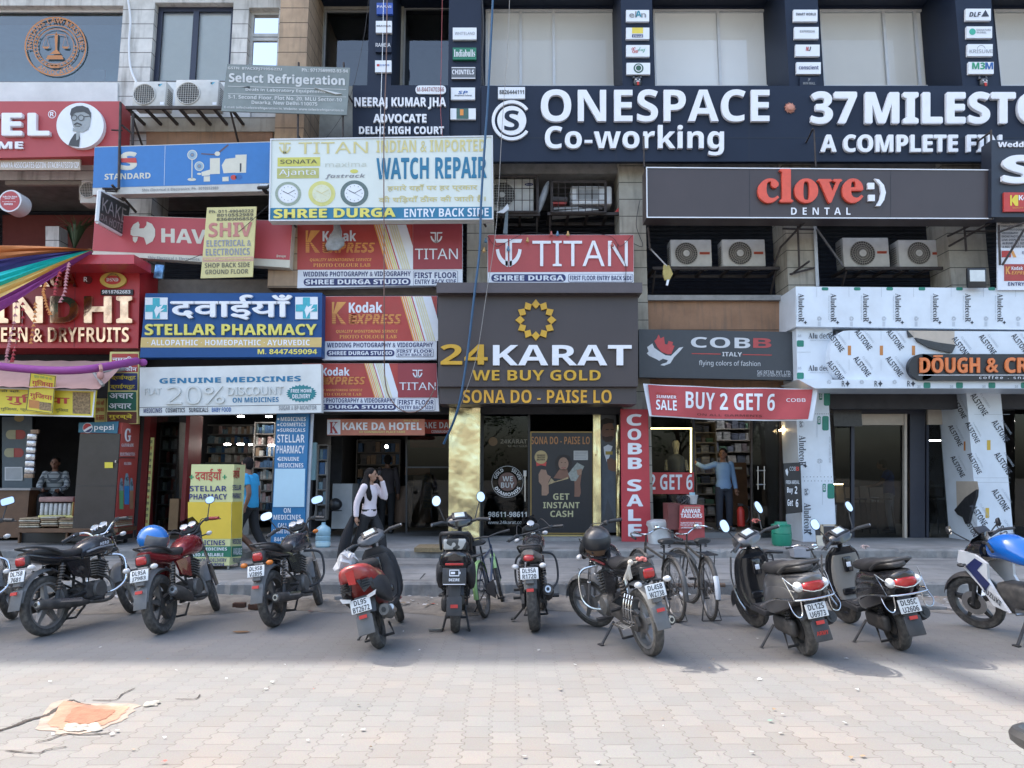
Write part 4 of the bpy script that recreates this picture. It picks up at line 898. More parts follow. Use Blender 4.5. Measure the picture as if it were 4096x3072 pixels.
S = sign('inner_banner','red strip reading 2 GET 6 inside the clothes shop window',cK(1150,985,1560,1158),14.7,.01,M('sale_red2',(.5,.05,.05),.6));S.t('2 GET 6',cK(1200,1000,1548,1125),LETW);S.done()
S = sign('small_sign','small black upright sign reading Buy 2 Get 6',[(3135,1853),(3202,1849),(3210,2049),(3146,2056)],13.6,.05,BLACK);S.slope = 0
S.t('COB',cL(318,942,368,975),LG,'r',bold=.015);S.t('B',cL(370,942,395,975),rd);S.t('FRESH ARRIVAL',cL(289,1052,397,1082),LG)
for t_,q in (('Buy',(298,1108,345,1165)),('2',(360,1100,380,1160)),('Get',(301,1205,345,1258)),('6',(368,1205,388,1268))): S.t(t_,cL(*q),LETW)
S.fill(PT(cL,285,970,300,955,308,985,302,1018,290,1000),LG,part='logo');S.done()
# --- dental
S = sign('signboard','long dark brown board with orange-red clove letters and a white smiley',[(2584,669),(3967,679),(3974,877),(2586,872)],12.9,.4,BROWN,edge=PALE,ew=4);S.slope = 0
for x in (2998,3562): S.band([(x,680),(x,872)],1.4,BLACK,part='joint')
CO = M('clove_orange',(.72,.1,.055),.4);S.t('clove',(3027,681,3447,817),CO,'s',bold=.028,raised=.06);S.rect(*cH(940,72,993,122),LETW,part='smiley',raised=.05);S.rect(*cH(945,168,997,218),LETW,part='smiley',raised=.05)
S.fill(PT(cH,993,38,1030,45,1070,90,1086,150,1072,210,1040,258,1005,258,1035,210,1048,150,1038,90),LETW,part='smiley',raised=.05);S.t('DENTAL',cH(330,264,810,322),LETW,sp=1.9);S.done()
# --- studio at the right edge
S = sign('signboard','black board at the right edge with white Weddi and a big white S',(3966,560,4500,868),12.8,.3,M('blue_black_board',(.02,.025,.038),.4));S.t('Wedding',cD(1997,1148,2320,1205),LETW,raised=.02);S.t('S',cD(2018,1262,2290,1492),LETW,raised=.06,bold=.04)
S.rect(*cH(2038,148,2700,302),rd,part='studio_panel',raised=.04);S.fill(PT(cH,2085,172,2100,172,2098,205,2125,170,2150,170,2150,258,2128,258,2100,220,2100,255,2086,255),YEL,part='studio_panel',lift=.05);S.t('Kodak',cH(2155,168,2340,212),LETW,lift=.05,bold=.02);S.t('QUALITY MONITORING',cH(2105,268,2330,280),KO,lift=.05);S.done()
S = sign('signboard','white sheet listing photography services below the black Weddi board',(3990,880,4500,1160),13.1,.03,PRINTW)
S.rect(3990,880,4500,990,M('list_grey',(.4,.38,.38),.6))
for i,t_ in enumerate(('CANDID PHOTOGRAPHY','CINEMATOGRAPHY','STILL PHOTOGRAPHY','VIDEOGRAPHY','DRONE PHOTOGRAPHY','LIVE DISPLAY ON LED','ALBUMS ALL SIZE','& ALL EVENTS VIDEO')): y = 378+i*27.5;S.t(t_,cH(2022+i*2,y,2022+i*2+len(t_)*12.5,y+18),DARKT)
S.rect(*cH(2030,612,2105,665),rd,part='small_print',lift=.006);S.fill(PT(cH,2100,612,2125,612,2150,665,2125,665),KO,part='small_print',lift=.006);S.t('FI',cH(2195,618,2212,640),NAVYP)
S.rect(*cH(2050,720,2700,856),KR,part='studio_panel',lift=.006);S.t('Kodak',cH(2108,738,2200,768),LETW,lift=.012);S.t('EXPRESS',cH(2108,775,2260,805),KO,'i',lift=.012);S.fill(PT(cH,2062,740,2072,740,2070,765,2085,740,2102,740,2082,770,2102,802,2086,802,2072,775,2072,802,2062,802),KO,part='studio_panel',lift=.01);S.t('ENTRY BACK SIDE',cH(2082,866,2440,895),NAVYP);S.done()
# --- film-covered cladding of the bakery front
AL = M('protective_film',(.68,.74,.8),.3,var=.06,sc=2,bump=.35,bsc=3.5,dust=.12);AI = M('film_ink',(.03,.035,.05),.5);AG = M('film_green',(.02,.2,.14),.5);AT = M('film_grey_ink',(.36,.4,.44),.5);BEI = M('bare_beige',(.5,.43,.35),.6,var=.1);FO = M('film_orange_tag',(.5,.2,.05),.5);PEEL = M('peeled_black_film',(.03,.03,.032),.35,var=.4,sc=15,bump=.5,bsc=12)
S = sign('cladding_front','white film-wrapped cladding bands over the bakery, printed all over',[(3183,1146),(4500,1156),(4500,1324),(3184,1306)],13.15,.9,AL,'cladding',slope=.008)
for i,x in enumerate((390,650,912,1172,1475,1735,1995,2255)):
 S.t('AludecoR',cH(x,957,x+46,1188),AI,'s',rot=90);S.t('Metal Composite Panel',cH(x-22,975,x-9,1170),AT,'r',rot=90);S.t('✦',cH(x+42,1176,x+70,1206),AI,'d',bold=0)
 S.t('♲',cH(x+150,1142,x+186,1178),AI,'d',bold=.01,rot=90);S.band(PT(cH,x+148,905,x+148,985),1,AT);S.rrect(*cH(x+188,906,x+242,932),5,AG,part='tags')
 for k in range(3): S.band(PT(cH,x+160+k*8,1185,x+160+k*8,1222),1.3,AT)
bl_ = S.part('side_panel').use(AL);bq(bl_,[(3185,1308),(3330,1311),(3330,1520),(3190,1518)],13.3,.7)
S2 = Board(S.root,13.3)
for y in (1275,1535): S2.t('Alu',cH(470,y,545,y+46),AI,'s');S2.t('decoR',cH(560,y,690,y+46),AI,'r');S2.t('Metal Composite Panel',cH(487,y+54,690,y+68),AT,'r');S2.rrect(*cH(378,y+60,434,y+112),5,AG,part='tags');S2.t('2c5',cH(385,y+14,412,y+34),AT)
for y in (1225,1430): S2.band(PT(cH,378,y,490,y),1.2,AT)
al = S.part('rounded_band').use(AL);pts = [(4500,1328),(3395,1322)]+[(3385-math.cos(R(a))*66,1421-math.sin(R(a))*99) for a in range(80,-85,-16)]+[(3395,1519),(4500,1519)]
w_ = [P(x,y,13.1) for x,y in pts];al.prism(w_,V((0,.3,0)));S3 = Board(S.root,13.1)
for x,y in ((690,1345),(915,1330),(1172,1330),(1700,1385),(1918,1368),(2180,1362),(905,1545),(1165,1545),(690,1580)):
 cx,cy = cH(x,y);ta(S3,'ALSTONE',cx,cy,92,23,53,AI);ta(S3,'CLADDING',cx+22,cy-14,62,8,53,AT,'r')
for x in (802,1060,1319): S3.rect(*cH(x-13,1378,x+13,1455),FO,part='tags');S3.band(PT(cH,x-3,1260,x-3,1330),1,AT);S3.band(PT(cH,x-3,1490,x-3,1580),1,AT)
S3.fill(PT(cH,1262,1256,1650,1260,1650,1382,1330,1325),BEI,part='bare_patch');S3.fill(PT(cH,1262,1258,1310,1310,1272,1312),PEEL,part='peeled_film',raised=.04);S3.fill(PT(cH,1325,1318,1500,1355,1650,1376,1618,1440,1540,1425,1440,1400,1340,1345),PEEL,part='peeled_film',raised=.05)
lf = S.part('lower_band').use(AL);bq(lf,[(3195,1519),(4500,1519),(4500,1554),(3258,1553)],13.0,.9);S4 = Board(S.root,13.0)
for i in range(8): x = 1400+i*262;S4.rrect(*cL(x,262,x+56,308),5,AG,part='tags');S4.t('2c5',cL(x-50,284,x-25,306),AT)
for i in range(3): x = 620+i*264;S4.t('♲',cL(x,242,x+34,276),AI,'d',bold=.01);S4.t('R✦',cL(x+120,246,x+185,298),AI,'d',bold=0)
S.done();S2.done();S3.done();S4.done()
S = sign('shop_sign','black rounded sign with orange DOUGH letters on the film-wrapped band',(3690,1416,4500,1521),12.9,.1,BLACK)
S.disc(3690,1468,55,52.5,BLACK,n=40,part='rounded_end',lift=-.1,raised=.1)
DO = M('dough_orange',(.7,.2,.06),.5);S.t('DOUGH',cL(1365,62,1848,188),DO,bold=.02,raised=.03);S.rect(*cL(1478,44,1548,58),DO,part='lettering_bar',raised=.03);S.t('&',cL(1900,66,1995,184),DO,'d',bold=.03,raised=.03);S.t('CRUST',cL(2050,62,2520,188),DO,bold=.02,raised=.03)
S.rect(*cL(1360,200,2700,205),LETW);S.t('coffee . snacks',cL(1848,210,2330,234),LETW,'r',sp=1.4);S.done()
def clad_pillar(x0,x1,y0,y1,Y,depth,label,side):
 X0,X1 = wx(x0[0],x0[1],Y),wx(x1[0],x1[1],Y);root = thing('clad_pillar',label,'pillar',((X0+X1)/2,Y,ZF));b = MB(AL);b.b2(X0,X1,Y,Y+depth,ZF-.02,Z(y0,Y));b.build('cladding',root)
 return root,Board(root,Y),Board(root,plane=((X0,0,0),(-1,0,0)))
root,S,Sd = clad_pillar((3213,2186),(3349,2186),1552,2186,13.8,.8,'pillar wrapped in white film printed with dark AludecoR words',1)
for x,y in ((395,690),(435,1235)): S.t('AludecoR',cL(x,y,x+56,y+250),AI,'s',rot=90);S.t('✦',cL(x+38,y+232,x+66,y+262),AI,'d',bold=0)
S.t('Metal Composite Panel',cL(632,700,655,910),AT,'r',rot=90);S.t('Metal Composite Panel',cL(680,1250,698,1420),AT,'r',rot=90)
for q in ((595,335,645,450),(582,533,635,650),(624,1078,680,1200)): S.rrect(*cL(*q),7,AG,part='tags');S.rrect(*cL(q[0]-38,q[1]+2,q[0]-12,q[1]+68),4,AG,part='tags');S.t('028',cL(q[0]-34,q[1]+12,q[0]-18,q[1]+55),LETW,lift=.012,rot=90)
for y,a,c in ((316,560,655),(516,530,660),(1024,430,685),(1057,440,688),(1580,455,700)):
 for i in range(10): x = a+(c-a)*i/9;cx,cy = cL(x,y);S.fill([(cx-2,cy),(cx,cy-2),(cx+2,cy),(cx,cy+2)],AI,part='print')
S.t('♲',cL(540,878,582,916),AI,'d',bold=.01,rot=90)
for x,y0,y1 in ((540,575,705),(585,1090,1250),(410,1060,1062),(565,925,985)): S.band(PT(cL,x,y0,x,y1),1.2,AT)
S.ring(*cL(450,1145),13,14.5,AT,a0=-90,a1=120);S.ring(*cL(410,600),12,13.5,AT,a0=-90,a1=120);S.t('2c5',cL(440,1120,464,1170),AI,rot=90);S.t('2c5',cL(400,575,422,622),AI,rot=90);S.done()
root,S,Sd = clad_pillar((3917,2185),(4058,2185),1560,2185,13.8,.95,'pillar wrapped in white film with slanted ALSTONE prints and a torn flap',1)
for x,y in ((1850,440),(2022,655),(2042,915),(2022,1210),(2042,1460),(1845,1330)):
 cx,cy = cL(x,y);ta(S,'ALSTONE',cx,cy,98,25,57,AI);ta(S,'CLADDING',cx+24,cy-16,66,8,57,AT,'r')
for y in (520,1032,1068): S.band(PT(cL,1810,y,2100,y),1.2,AT)
for q in ((1912,728,1941,808),(1900,1275,1929,1356)): S.rect(*cL(*q),M('film_yellow_tag',(.6,.4,.05),.5),part='tags')
for x,y in ((1690,465),(1800,665),(1660,690),(1815,915),(1680,940),(1790,1440)): cx,cy = cL(x,y);ta(Sd,'ALSTONE',cx,cy,92,20,62,AI);ta(Sd,'CLADDING',cx+18,cy-12,62,6,62,AT,'r')
Sd.fill(PT(cL,1665,1060,1838,1060,1850,1128,1672,1290),BEI,part='bare_patch');Sd.fill(PT(cL,1672,1292,1760,1190,1852,1126,1848,1180,1800,1330,1785,1398,1762,1405,1740,1350,1700,1330),PEEL,part='peeled_film',raised=.05,lift=.01);Sd.rect(*cL(1727,738,1741,812),FO,part='tags');S.done();Sd.done()
# --- hotel banners over the entrance
S = sign('hanging_banner','orange banner with white KAKE DA HOTEL letters over a dark entrance',(1308,1676,1699,1741),14.0,.015,M('orange_banner',(.55,.2,.13),.6,var=.15,sc=3));S.rect(1309,1679,1362,1738,PRINTW);S.t('K',(1318,1688,1354,1734),FR,'s',lift=.012)
S.t('KAKE DA HOTEL',cJ(743,582,1380,644),LETW,bold=.02);S.t('OF CONNAUGHT PLACE FAME',cJ(880,650,1248,668),PYEL);S.t('ESTD. 1931',cJ(1238,562,1357,575),PYEL);S.done()
S = sign('hanging_banner','red banner end showing AKE DA behind the orange banner',cJ(1250,560,1640,672),14.5,.015,M('red_banner',(.45,.05,.03),.6,var=.1));S.t('KAKE DA HOTEL',cJ(1360,580,1800,630),PALE);S.t('CONNAUGHT',cJ(1460,645,1600,668),PALE);S.done()
# --- sweets shop boards
S = sign('hanging_banner','yellow banner with red Hindi letters under the sweets shop awning',[(-220,1545),(384,1561),(374,1669),(-220,1656)],12.5,.04,YEL,edge=PALE,ew=5);S.slope = .026
S.t('की स्पे.',cI(0,318,165,342),DARKT,'h');S.t('गुिजया',cI(48,352,562,440),rd,'h',bold=.03);S.t('गुिजया, प्लेन गुिजया',cI(5,458,410,492),DARKT,'h',bold=.01);S.t('गुिजया',cI(448,465,552,503),DARKT,'h',bold=.01)
FOOD = M('fried_sweets',(.3,.2,.1),.7,var=.75,sc=25);S.rect(*cI(585,338,728,512),FOOD,part='food_print');S.done()
S = sign('poster','small tilted yellow poster with red Hindi letters before the yellow banner',[(122,1489),(224,1503),(211,1656),(104,1641)],12.35,.01,YEL);S.slope = .13
S.band([(124,1492),(222,1506),(209,1653),(106,1639)],3,DARKT,closed=True);S.t('गुिजया',cI(258,232,430,295),rd,'h',bold=.03);S.t('गुिजया',cI(242,332,422,395),rd,'h',bold=.03);S.t('शुद्ध देसी घी की',cI(275,195,420,222),gr,'h',bold=.01,slope=.2)
S.rect(*cI(232,398,318,462),FO,part='food_print');S.rect(*cI(318,415,415,480),FOOD,part='food_print');S.done()
S = sign('upright_sign','tall yellow sign of stacked Hindi food words by the red pillar',[(440,1407),(556,1407),(550,1695),(424,1695)],13.25,.08,PYEL);S.slope = 0
for q,m,ws,tm in (((900,30,1112,100),M('sign_red',(.4,.04,.03),.5),(('नमकीन',905,52,1105,92),),LETW),((900,118,1110,178),MATS['sign_red'],(('नमकीन',940,130,1102,172),),LETW),((885,186,1107,325),NAVYP,(('ड्राईफ्रूट',895,200,1095,245),('ड्राईफ्रूट',890,272,1088,318)),YEL),((868,336,1097,488),M('sign_green',(.02,.12,.08),.5),(('अचार',882,348,1075,392),('अचार',876,430,1060,474)),LETW),((862,497,1100,590),M('sign_maroon',(.12,.03,.02),.5),(('मुरब्बे',875,512,1068,562),),YEL)):
 S.rrect(*cI(*q),4,m,part='print');[S.t(t_,cI(*z),tm,'h',bold=.03,lift=.012) for t_,*z in ws]
S.done()
S = sign('upright_sign','narrow yellow sign with red Hindi words beside the stacked food words',cI(762,390,850,582),13.4,.05,PYEL);[S.t(t_,cI(772,y,838,y+42),rd,'h') for t_,y in (('हमारे यहाँ',405),('पूजा-पाठ',465),('का सामान',525))];S.done()
# ------------------------------------------------------------------ air conditioners, racks, cages
ACW = M('ac_white_metal',(.6,.6,.57),.45,var=.1,sc=4,dust=.2);ACG = M('ac_grille_dark',(.06,.058,.055),.6,var=.3);ACB = M('ac_bluish',(.42,.45,.48),.45,var=.08)
def ac(label,q,Y,fan,style=0,logo=None,dep=.34,group='air conditioner units on the wall racks'):
 x0,y0,x1,y1 = q;c0,c1 = P(x0,y1,Y),P(x1,y0,Y);W,H = c1.x-c0.x,c1.z-c0.z
 root = thing('air_conditioner',label,'air conditioner',((c0.x+c1.x)/2,Y+dep/2,c0.z),group=group)
 b = MB(ACW);b.box((c0.x+W/2,Y+dep/2,c0.z+H/2),(W,dep,H),bev=.018);b.build('casing',root)
 fx,fy,fr = fan;c = P(fx,fy,Y-.004);r = fr/FPX*Y*1.0
 b = MB(ACG);b.lathe([(r*.98,0),(r*.98,-.003),(.001,-.004)],28,c,'y');b.build('fan_opening',root)
 g = MB(M('ac_grille_light',(.36,.34,.3),.5,var=.1) if style == 0 else ACG);c2 = c+V((0,-.012,0));n = 30
 if style == 0:
  for i in range(n): a = 2*math.pi*i/n;u = V((math.cos(a),0,math.sin(a)));g.tube([c2+u*r*.28,c2+u*r*.98],.0045,4,False)
  for k in (.45,.62,.8,.98): g.lathe([(r*k-.006,0),(r*k,-.006),(r*k+.006,0)],28,c2,'y')
 else:
  for i in range(-4,5): k = i/5;h = r*math.sqrt(1-k*k);g.use(ACW).tube([c2+V((k*r,0,-h)),c2+V((k*r,0,h))],.004,4,False);g.tube([c2+V((-h,0,k*r)),c2+V((h,0,k*r))],.004,4,False)
  g.use(ACW).lathe([(r-.012,0),(r,-.012),(r+.012,0)],28,c2,'y')
 g.build('grille',root)
 if style == 0: b = MB(ACW);b.lathe([(r*.29,0),(r*.28,-.012),(.001,-.014)],20,c2,'y');b.build('hub',root)
 if style == 2: b = MB(ACW);b.lathe([(r*.22,0),(r*.2,-.01),(.001,-.012)],16,c2,'y');b.build('hub',root)
 v = MB(ACG);sx = c0.x-.002 if W < 0 else (c1.x+.002 if (x0+x1)/2 < 2048 else c0.x-.002)
 for i in range(8): v.box((sx,Y+dep*.55,c0.z+H*(.2+.08*i)),(.004,dep*.6,.012))
 v.build('side_louvres',root);S = Board(root,Y)
 if logo == 'red': S.rect(fx+fr+6,(y0+y1)/2-4,x1-6,(y0+y1)/2+6,M('ac_red_badge',(.5,.1,.05),.4),part='badge');S.t('HITACHI',(fx+fr+9,(y0+y1)/2-2,x1-9,(y0+y1)/2+4),M('badge_dark',(.25,.03,.02),.4))
 if logo == 'blue': S.fill([(x1-34,y0+12),(x1-14,y0+10),(x1-28,y0+22)],M('ac_blue_badge',(.1,.4,.55),.4),part='badge');S.fill([(x1-34,y0+12),(x1-24,y0+12),(x1-32,y0+20)],BLACK,part='badge',lift=.006);S.rect(x1-26,y1-16,x1-10,y1-5,PRINTW,part='badge')
 if logo == 'oval': S.disc(x1-18,y0+23,17,6,NAVYP,part='badge');S.t('Carrier',(x1-29,y0+20,x1-7,y0+26),LETW,'c',lift=.01)
 S.done();return root
ac('bluish white outdoor unit left of a bigger one under the office window',(527,325,666,424),13.4,(578,378,46),1,'blue',.32)
ac('larger white outdoor unit beside the grey refrigeration board',(697,318,876,425),13.4,(753,374,49),1,'blue',.32)
ac('white unit with red badge, leftmost under the dental board',(2684,958,2845,1066),14.3,(2745,1014,47),0,'red')
ac('white unit with red badge, right of the leftmost under the dental board',(2892,957,3059,1065),14.3,(2960,1013,49),0,'red')
ac('white unit with red badge, tallest of those under the dental board',(3376,950,3553,1067),14.3,(3450,1013,52),0,'red')
ac('white unit with red badge, nearest the black floodlight',(3599,959,3773,1067),14.3,(3675,1013,48),0,'red')
ac('old white unit with a big black fan inside the iron cage',(1930,715,2134,851),14.2,(2008,780,55),2,'oval')
b = MB(ACG);b.use(ACB)
root = ac('dim grey unit half hidden behind the blue appliance board',(318,720,400,812),14.0,(352,760,34),1,None)
def bars(name,label,cat,segs,Y,r=.022,m=IRON,dep=0.0):
 b = MB(m)
 for s_ in segs: b.tube([P(*p[:2],p[2] if len(p) > 2 else Y) for p in s_],r,5)
 return b.top(name,label,cat)
def rack(label,x0,x1,y,Y,dep=.7,n=6,legs=True):
 A,B_ = P(x0,y,Y),P(x1,y,Y);b = MB(IRON);b.box(((A.x+B_.x)/2,Y,A.z-.03),(B_.x-A.x,.05,.06));b.box(((A.x+B_.x)/2,Y+dep,A.z-.03),(B_.x-A.x,.05,.06))
 for i in range(n): x = A.x+.03+(B_.x-A.x-.06)*i/(n-1);b.box((x,Y+dep/2,A.z-.035),(.05,dep-.05,.05))
 if legs:
  for x in (A.x+.06,B_.x-.06): b.tube([(x,Y+.05,A.z-.06),(x,Y+dep,A.z-.7)],.022,5)
 return b.top('ac_rack',label,'rack','iron racks under the air conditioners')
rack('iron rack under the two bluish white outdoor units',505,930,426,13.3,.75,7)
rack('iron rack under the left pair of red-badged units',2610,3118,1068,14.15,.6)
rack('iron rack under the right pair of red-badged units',3378,3810,1068,14.15,.6)
rack('iron rack under the caged old unit',1925,2160,853,14.0,.6,4);rack('iron rack under the scrap-filled cage',2190,2510,850,14.0,.6,5)
def cage(label,x0,y0,x1,y1,Y,nx,ny):
 sg = [((x,y0),(x,y1)) for x in (x0,x1)]+[((x0,y),(x1,y)) for y in (y0,y1)];b = MB(IRON)
 for s_ in sg: b.tube([P(*p,Y) for p in s_],.028,5)
 for i in range(1,nx): x = x0+(x1-x0)*i/nx;b.tube([P(x,y0,Y),P(x,y1,Y)],.008,4)
 for i in range(1,ny): y = y0+(y1-y0)*i/ny;b.tube([P(x0,y,Y),P(x1,y,Y)],.008,4)
 for x in (x0,x1): p = P(x,y0,Y);b.tube([p,p+V((0,.6,0))],.02,5)
 b.top('iron_cage',label,'cage')
cage('open wire cage around the old air conditioner',1935,706,2150,848,13.95,7,3);cage('square wire cage holding a white appliance and scrap',2207,727,2422,850,13.95,8,5)
c0,c1 = P(2283,817,14.15),P(2448,742,14.15);root = thing('old_appliance','white ribbed cooler body lying in the right cage','appliance',((c0.x+c1.x)/2,14.3,c0.z));b = MB(PALE);b.box(((c0.x+c1.x)/2,14.35,(c0.z+c1.z)/2),(c1.x-c0.x,.4,c1.z-c0.z),bev=.05);b.build('casing',root)
b = MB(ACG)
for i in range(18): x = 2308+i*4.8;b.box(P(x,777,14.143),(.007,.02,.21))
b.build('vent',root)
sc = [M('scrap_white',(.55,.55,.53),.6),M('scrap_dark',(.06,.05,.05),.6),M('scrap_red',(.4,.05,.04),.6),M('scrap_grey',(.3,.3,.3),.5)]
for i,(x0,y0,x1,y1,k,lab) in enumerate(((2212,836,2395,845,0,'long white scrap board at the bottom of the cage'),(2215,826,2330,834,3,'grey scrap strip above the white board in the cage'),(2212,806,2266,814,2,'red scrap strip in the cage'),(2210,785,2270,803,1,'dark scrap box at the left of the cage'),(2315,822,2410,832,1,'dark scrap board under the white cooler body'))):
 b = MB(sc[k]);p,q_ = P(x0,y1,14.1),P(x1,y0,14.1);b.box(((p.x+q_.x)/2,14.3,(p.z+q_.z)/2),(q_.x-p.x,.35,max(.03,q_.z-p.z)),Matrix.Rotation(R((i-2)*2.5),3,'Y'));b.top('scrap_board',lab,'scrap','scrap kept in the cage')
b = MB(REDS);p = P(2478,835,14.0);b.prism([p+V((-.1,0,-.07)),p+V((.08,0,-.05)),p+V((.06,0,.12))],V((0,.2,0)));b.top('red_scrap','red angular tin piece poking out beside the cage','scrap')
b = MB(M('grey_sheeting',(.3,.32,.34),.5,var=.3));b.ell(P(2172,790,14.1),(.07,.08,.38),rot=Matrix.Rotation(R(18),3,'Y'));b.top('bundled_sheeting','grey plastic sheeting bundled between the two cages','sheeting')
# iron brackets round the dental board and the right corner
bars('iron_bracket','rusty bracket at the left end of the dental board','bracket',[[(2640,858,12.95),(2610,905,14)],[(2592,908,13.6),(2600,1000,13.7)]],13)
bars('iron_bracket','rusty crossed bracket on the pillar right of the dental units','bracket',[[(3235,870,13),(3122,990,13.9)],[(3190,885,13.6),(3197,1075,13.85)],[(3130,915,13.8),(3255,918,13.8)],[(3237,1045,13.3),(3165,1098,13.9)],[(3160,1097,13.8),(3255,1072,13.85)],[(3122,990,13.9),(3095,1065,14.1)]],13.8)
bars('iron_bracket','grey strut running down beside the tallest red-badged unit','bracket',[[(3268,917,13.8),(3375,1068,14.2)]],13.8,.025,M('grey_iron',(.14,.14,.15),.6))
bars('iron_bracket','rusty lattice of bars under the black Weddi board','bracket',[[(3885,900,13.4),(3790,945,13.9)],[(4000,870,13.0),(3795,985,13.9)],[(3855,880,13.6),(3865,1005,13.8)],[(3990,925,13.3),(3855,925,13.8)],[(3995,900,13.0),(4000,1060,13.0)],[(4096,920,12.9),(4010,1060,13.0)],[(4150,870,12.6),(3990,930,13.0)]],13.5)
bars('iron_bracket','thin bracket jutting from the navy board left of 37','bracket',[[(3252,515,12.9),(3225,570,13.5)],[(3256,520,12.95),(3263,668,12.95)]],13,.016)
bars('iron_bracket','thin bracket jutting from the navy board beside the black Weddi board','bracket',[[(3960,530,12.85),(3905,570,13.5)],[(3964,520,12.85),(3972,875,12.85)]],13,.02)
bars('iron_post','thin rusty post in front of the W of Co-working','post',[[(2575,545,12.95),(2577,668,12.95)]],12.95,.016)
bars('drain_pipe','pale grey pipe down the pillar beside the bakery cladding','pipe',[[(3258,880,13.85),(3270,1145,13.85)]],13.85,.035,M('pale_pipe',(.45,.48,.5),.5))
# floodlights
def flood(label,px,py,Y,w,tilt,small=False):
 c = P(px,py,Y);root = thing('floodlight',label,'floodlight',c+V((0,.1,0)));rt = Matrix.Rotation(R(tilt),3,'X');b = MB(BLACK);b.box(c,(w,.06,w*1.05),rt,bev=.02);b.box(c+V((0,.1,-.04)),(.06,.2,.05));b.build('housing',root)
 b = MB(M('flood_lens',(.62,.66,.66),.3));b.box(c+rt @ V((0,-.034,w*.1)),(w*.78,.01,w*.6),rt);b.build('lens',root)
flood('big black floodlight standing over the film-wrapped cladding',3905,1112,13.0,.36,4)
flood('small dark floodlight at the lower right of the blue appliance board',1055,748,12.9,.2,-55)
b = MB(ALU);p = P(3638,905,14.0);b.lathe([(.015,0),(.022,.05),(.022,.14),(.001,.15)],10,p);b.tube([p+V((0,0,.14)),p+V((0,0,.3))],.006,5);b.top('hanging_bulb','white bulb hanging below the dental board','bulb')
# --- cables
def cable(label,pts,r,m,n=6,name='cable',group=None):
 b = MB(m);b.curve([P(*p) for p in pts],r,n,8);return b.top(name,label,'cable',group)
BC = M('blue_hose',(.025,.085,.17),.45,var=.15);BRC = M('brown_cord',(.16,.09,.07),.6);BKC = M('black_cord',(.02,.02,.022),.6)
cable('thick blue hose hanging from the roof past the gold shop sign',[(1974,-60,12.6),(1964,150,12.6),(1950,420,12.6),(1940,560,12.6),(1925,800,12.65),(1918,1000,12.7),(1897,1180,12.72),(1865,1450,12.8),(1830,1640,12.9),(1775,1775,13.3)],.022,BC,8,'hose')
cable('brown cord hanging down and looping up to the gold shop sign',[(1549,-60,12.6),(1545,250,12.6),(1536,550,12.6),(1536,900,12.7),(1537,1300,12.8),(1541,1525,13.0),(1572,1610,13.0),(1625,1648,13.0),(1680,1640,13.0),(1715,1600,13.0),(1742,1545,13.0)],.011,BRC)
cable('thin grey wire hanging beside the blue hose',[(2040,-50,12.7),(2030,200,12.7),(2010,480,12.7),(1985,900,12.75),(1945,1180,12.8),(1905,1430,12.8),(1850,1600,12.9),(1812,1690,13.2)],.006,M('grey_wire',(.3,.28,.26),.6))
cable('thin white wire beside the brown cord',[(1535,-50,12.65),(1530,200,12.65),(1520,560,12.7),(1528,700,12.7)],.006,PALE);cable('thin red wire hanging over the advocate board',[(1770,-50,13.3),(1765,250,13.3),(1762,420,13.3),(1770,555,13.2)],.005,M('red_wire',(.35,.06,.06),.5))
cable('sagging thin wire across the grey refrigeration window',[(1478,-40,13.3),(1450,180,13.2),(1380,440,13.1),(1230,640,13.0)],.004,BKC);cable('black wire slung below the tilted red board',[(740,1045,13.2),(900,970,13.05),(1075,820,12.9)],.005,BKC)
cable('white conduit running down the white wall between the windows',[(512,0,14.0),(522,80,14.0),(516,180,14.0),(522,270,14.0),(545,330,13.95)],.022,PALE);cable('black wires tangled down the pale stone pillar',[(2560,800,13.8),(2545,900,13.8),(2570,985,13.8),(2500,960,13.7),(2470,990,13.5),(2502,1060,13.5),(2500,1130,13.5)],.006,BKC)
cable('black bundle of wires at the left edge of the blinds window',[(1928,-20,13.55),(1935,120,13.55),(1930,250,13.55),(1940,380,13.55)],.014,BKC)
# string of small bulbs over the red TITAN board
root = thing('bulb_string','string of small coloured bulbs draped over the red TITAN board','string lights',P(2240,960,13.45));b = MB(BKC);b.curve([P(*p) for p in ((1950,945,13.5),(1985,985,13.5),(2033,965,13.5),(2110,930,13.5),(2200,938,13.5),(2300,930,13.5),(2440,945,13.5),(2480,985,13.5),(2530,940,13.5))],.005,4);b.build('wire',root)
for i,(x,y) in enumerate(((2033,995),(2110,960),(2205,935),(2230,935),(2272,935),(2449,978),(1943,962),(1936,1000))):
 b = MB((M('bulb_blue',(.1,.2,.3),.3),M('bulb_amber',(.5,.3,.1),.3),M('bulb_red',(.4,.1,.08),.3))[i % 3]);b.lathe([(.001,-.055),(.03,-.04),(.034,-.015),(.018,.02),(.016,.05),(.001,.052)],10,P(x,y,13.47));b.build('bulb',root)
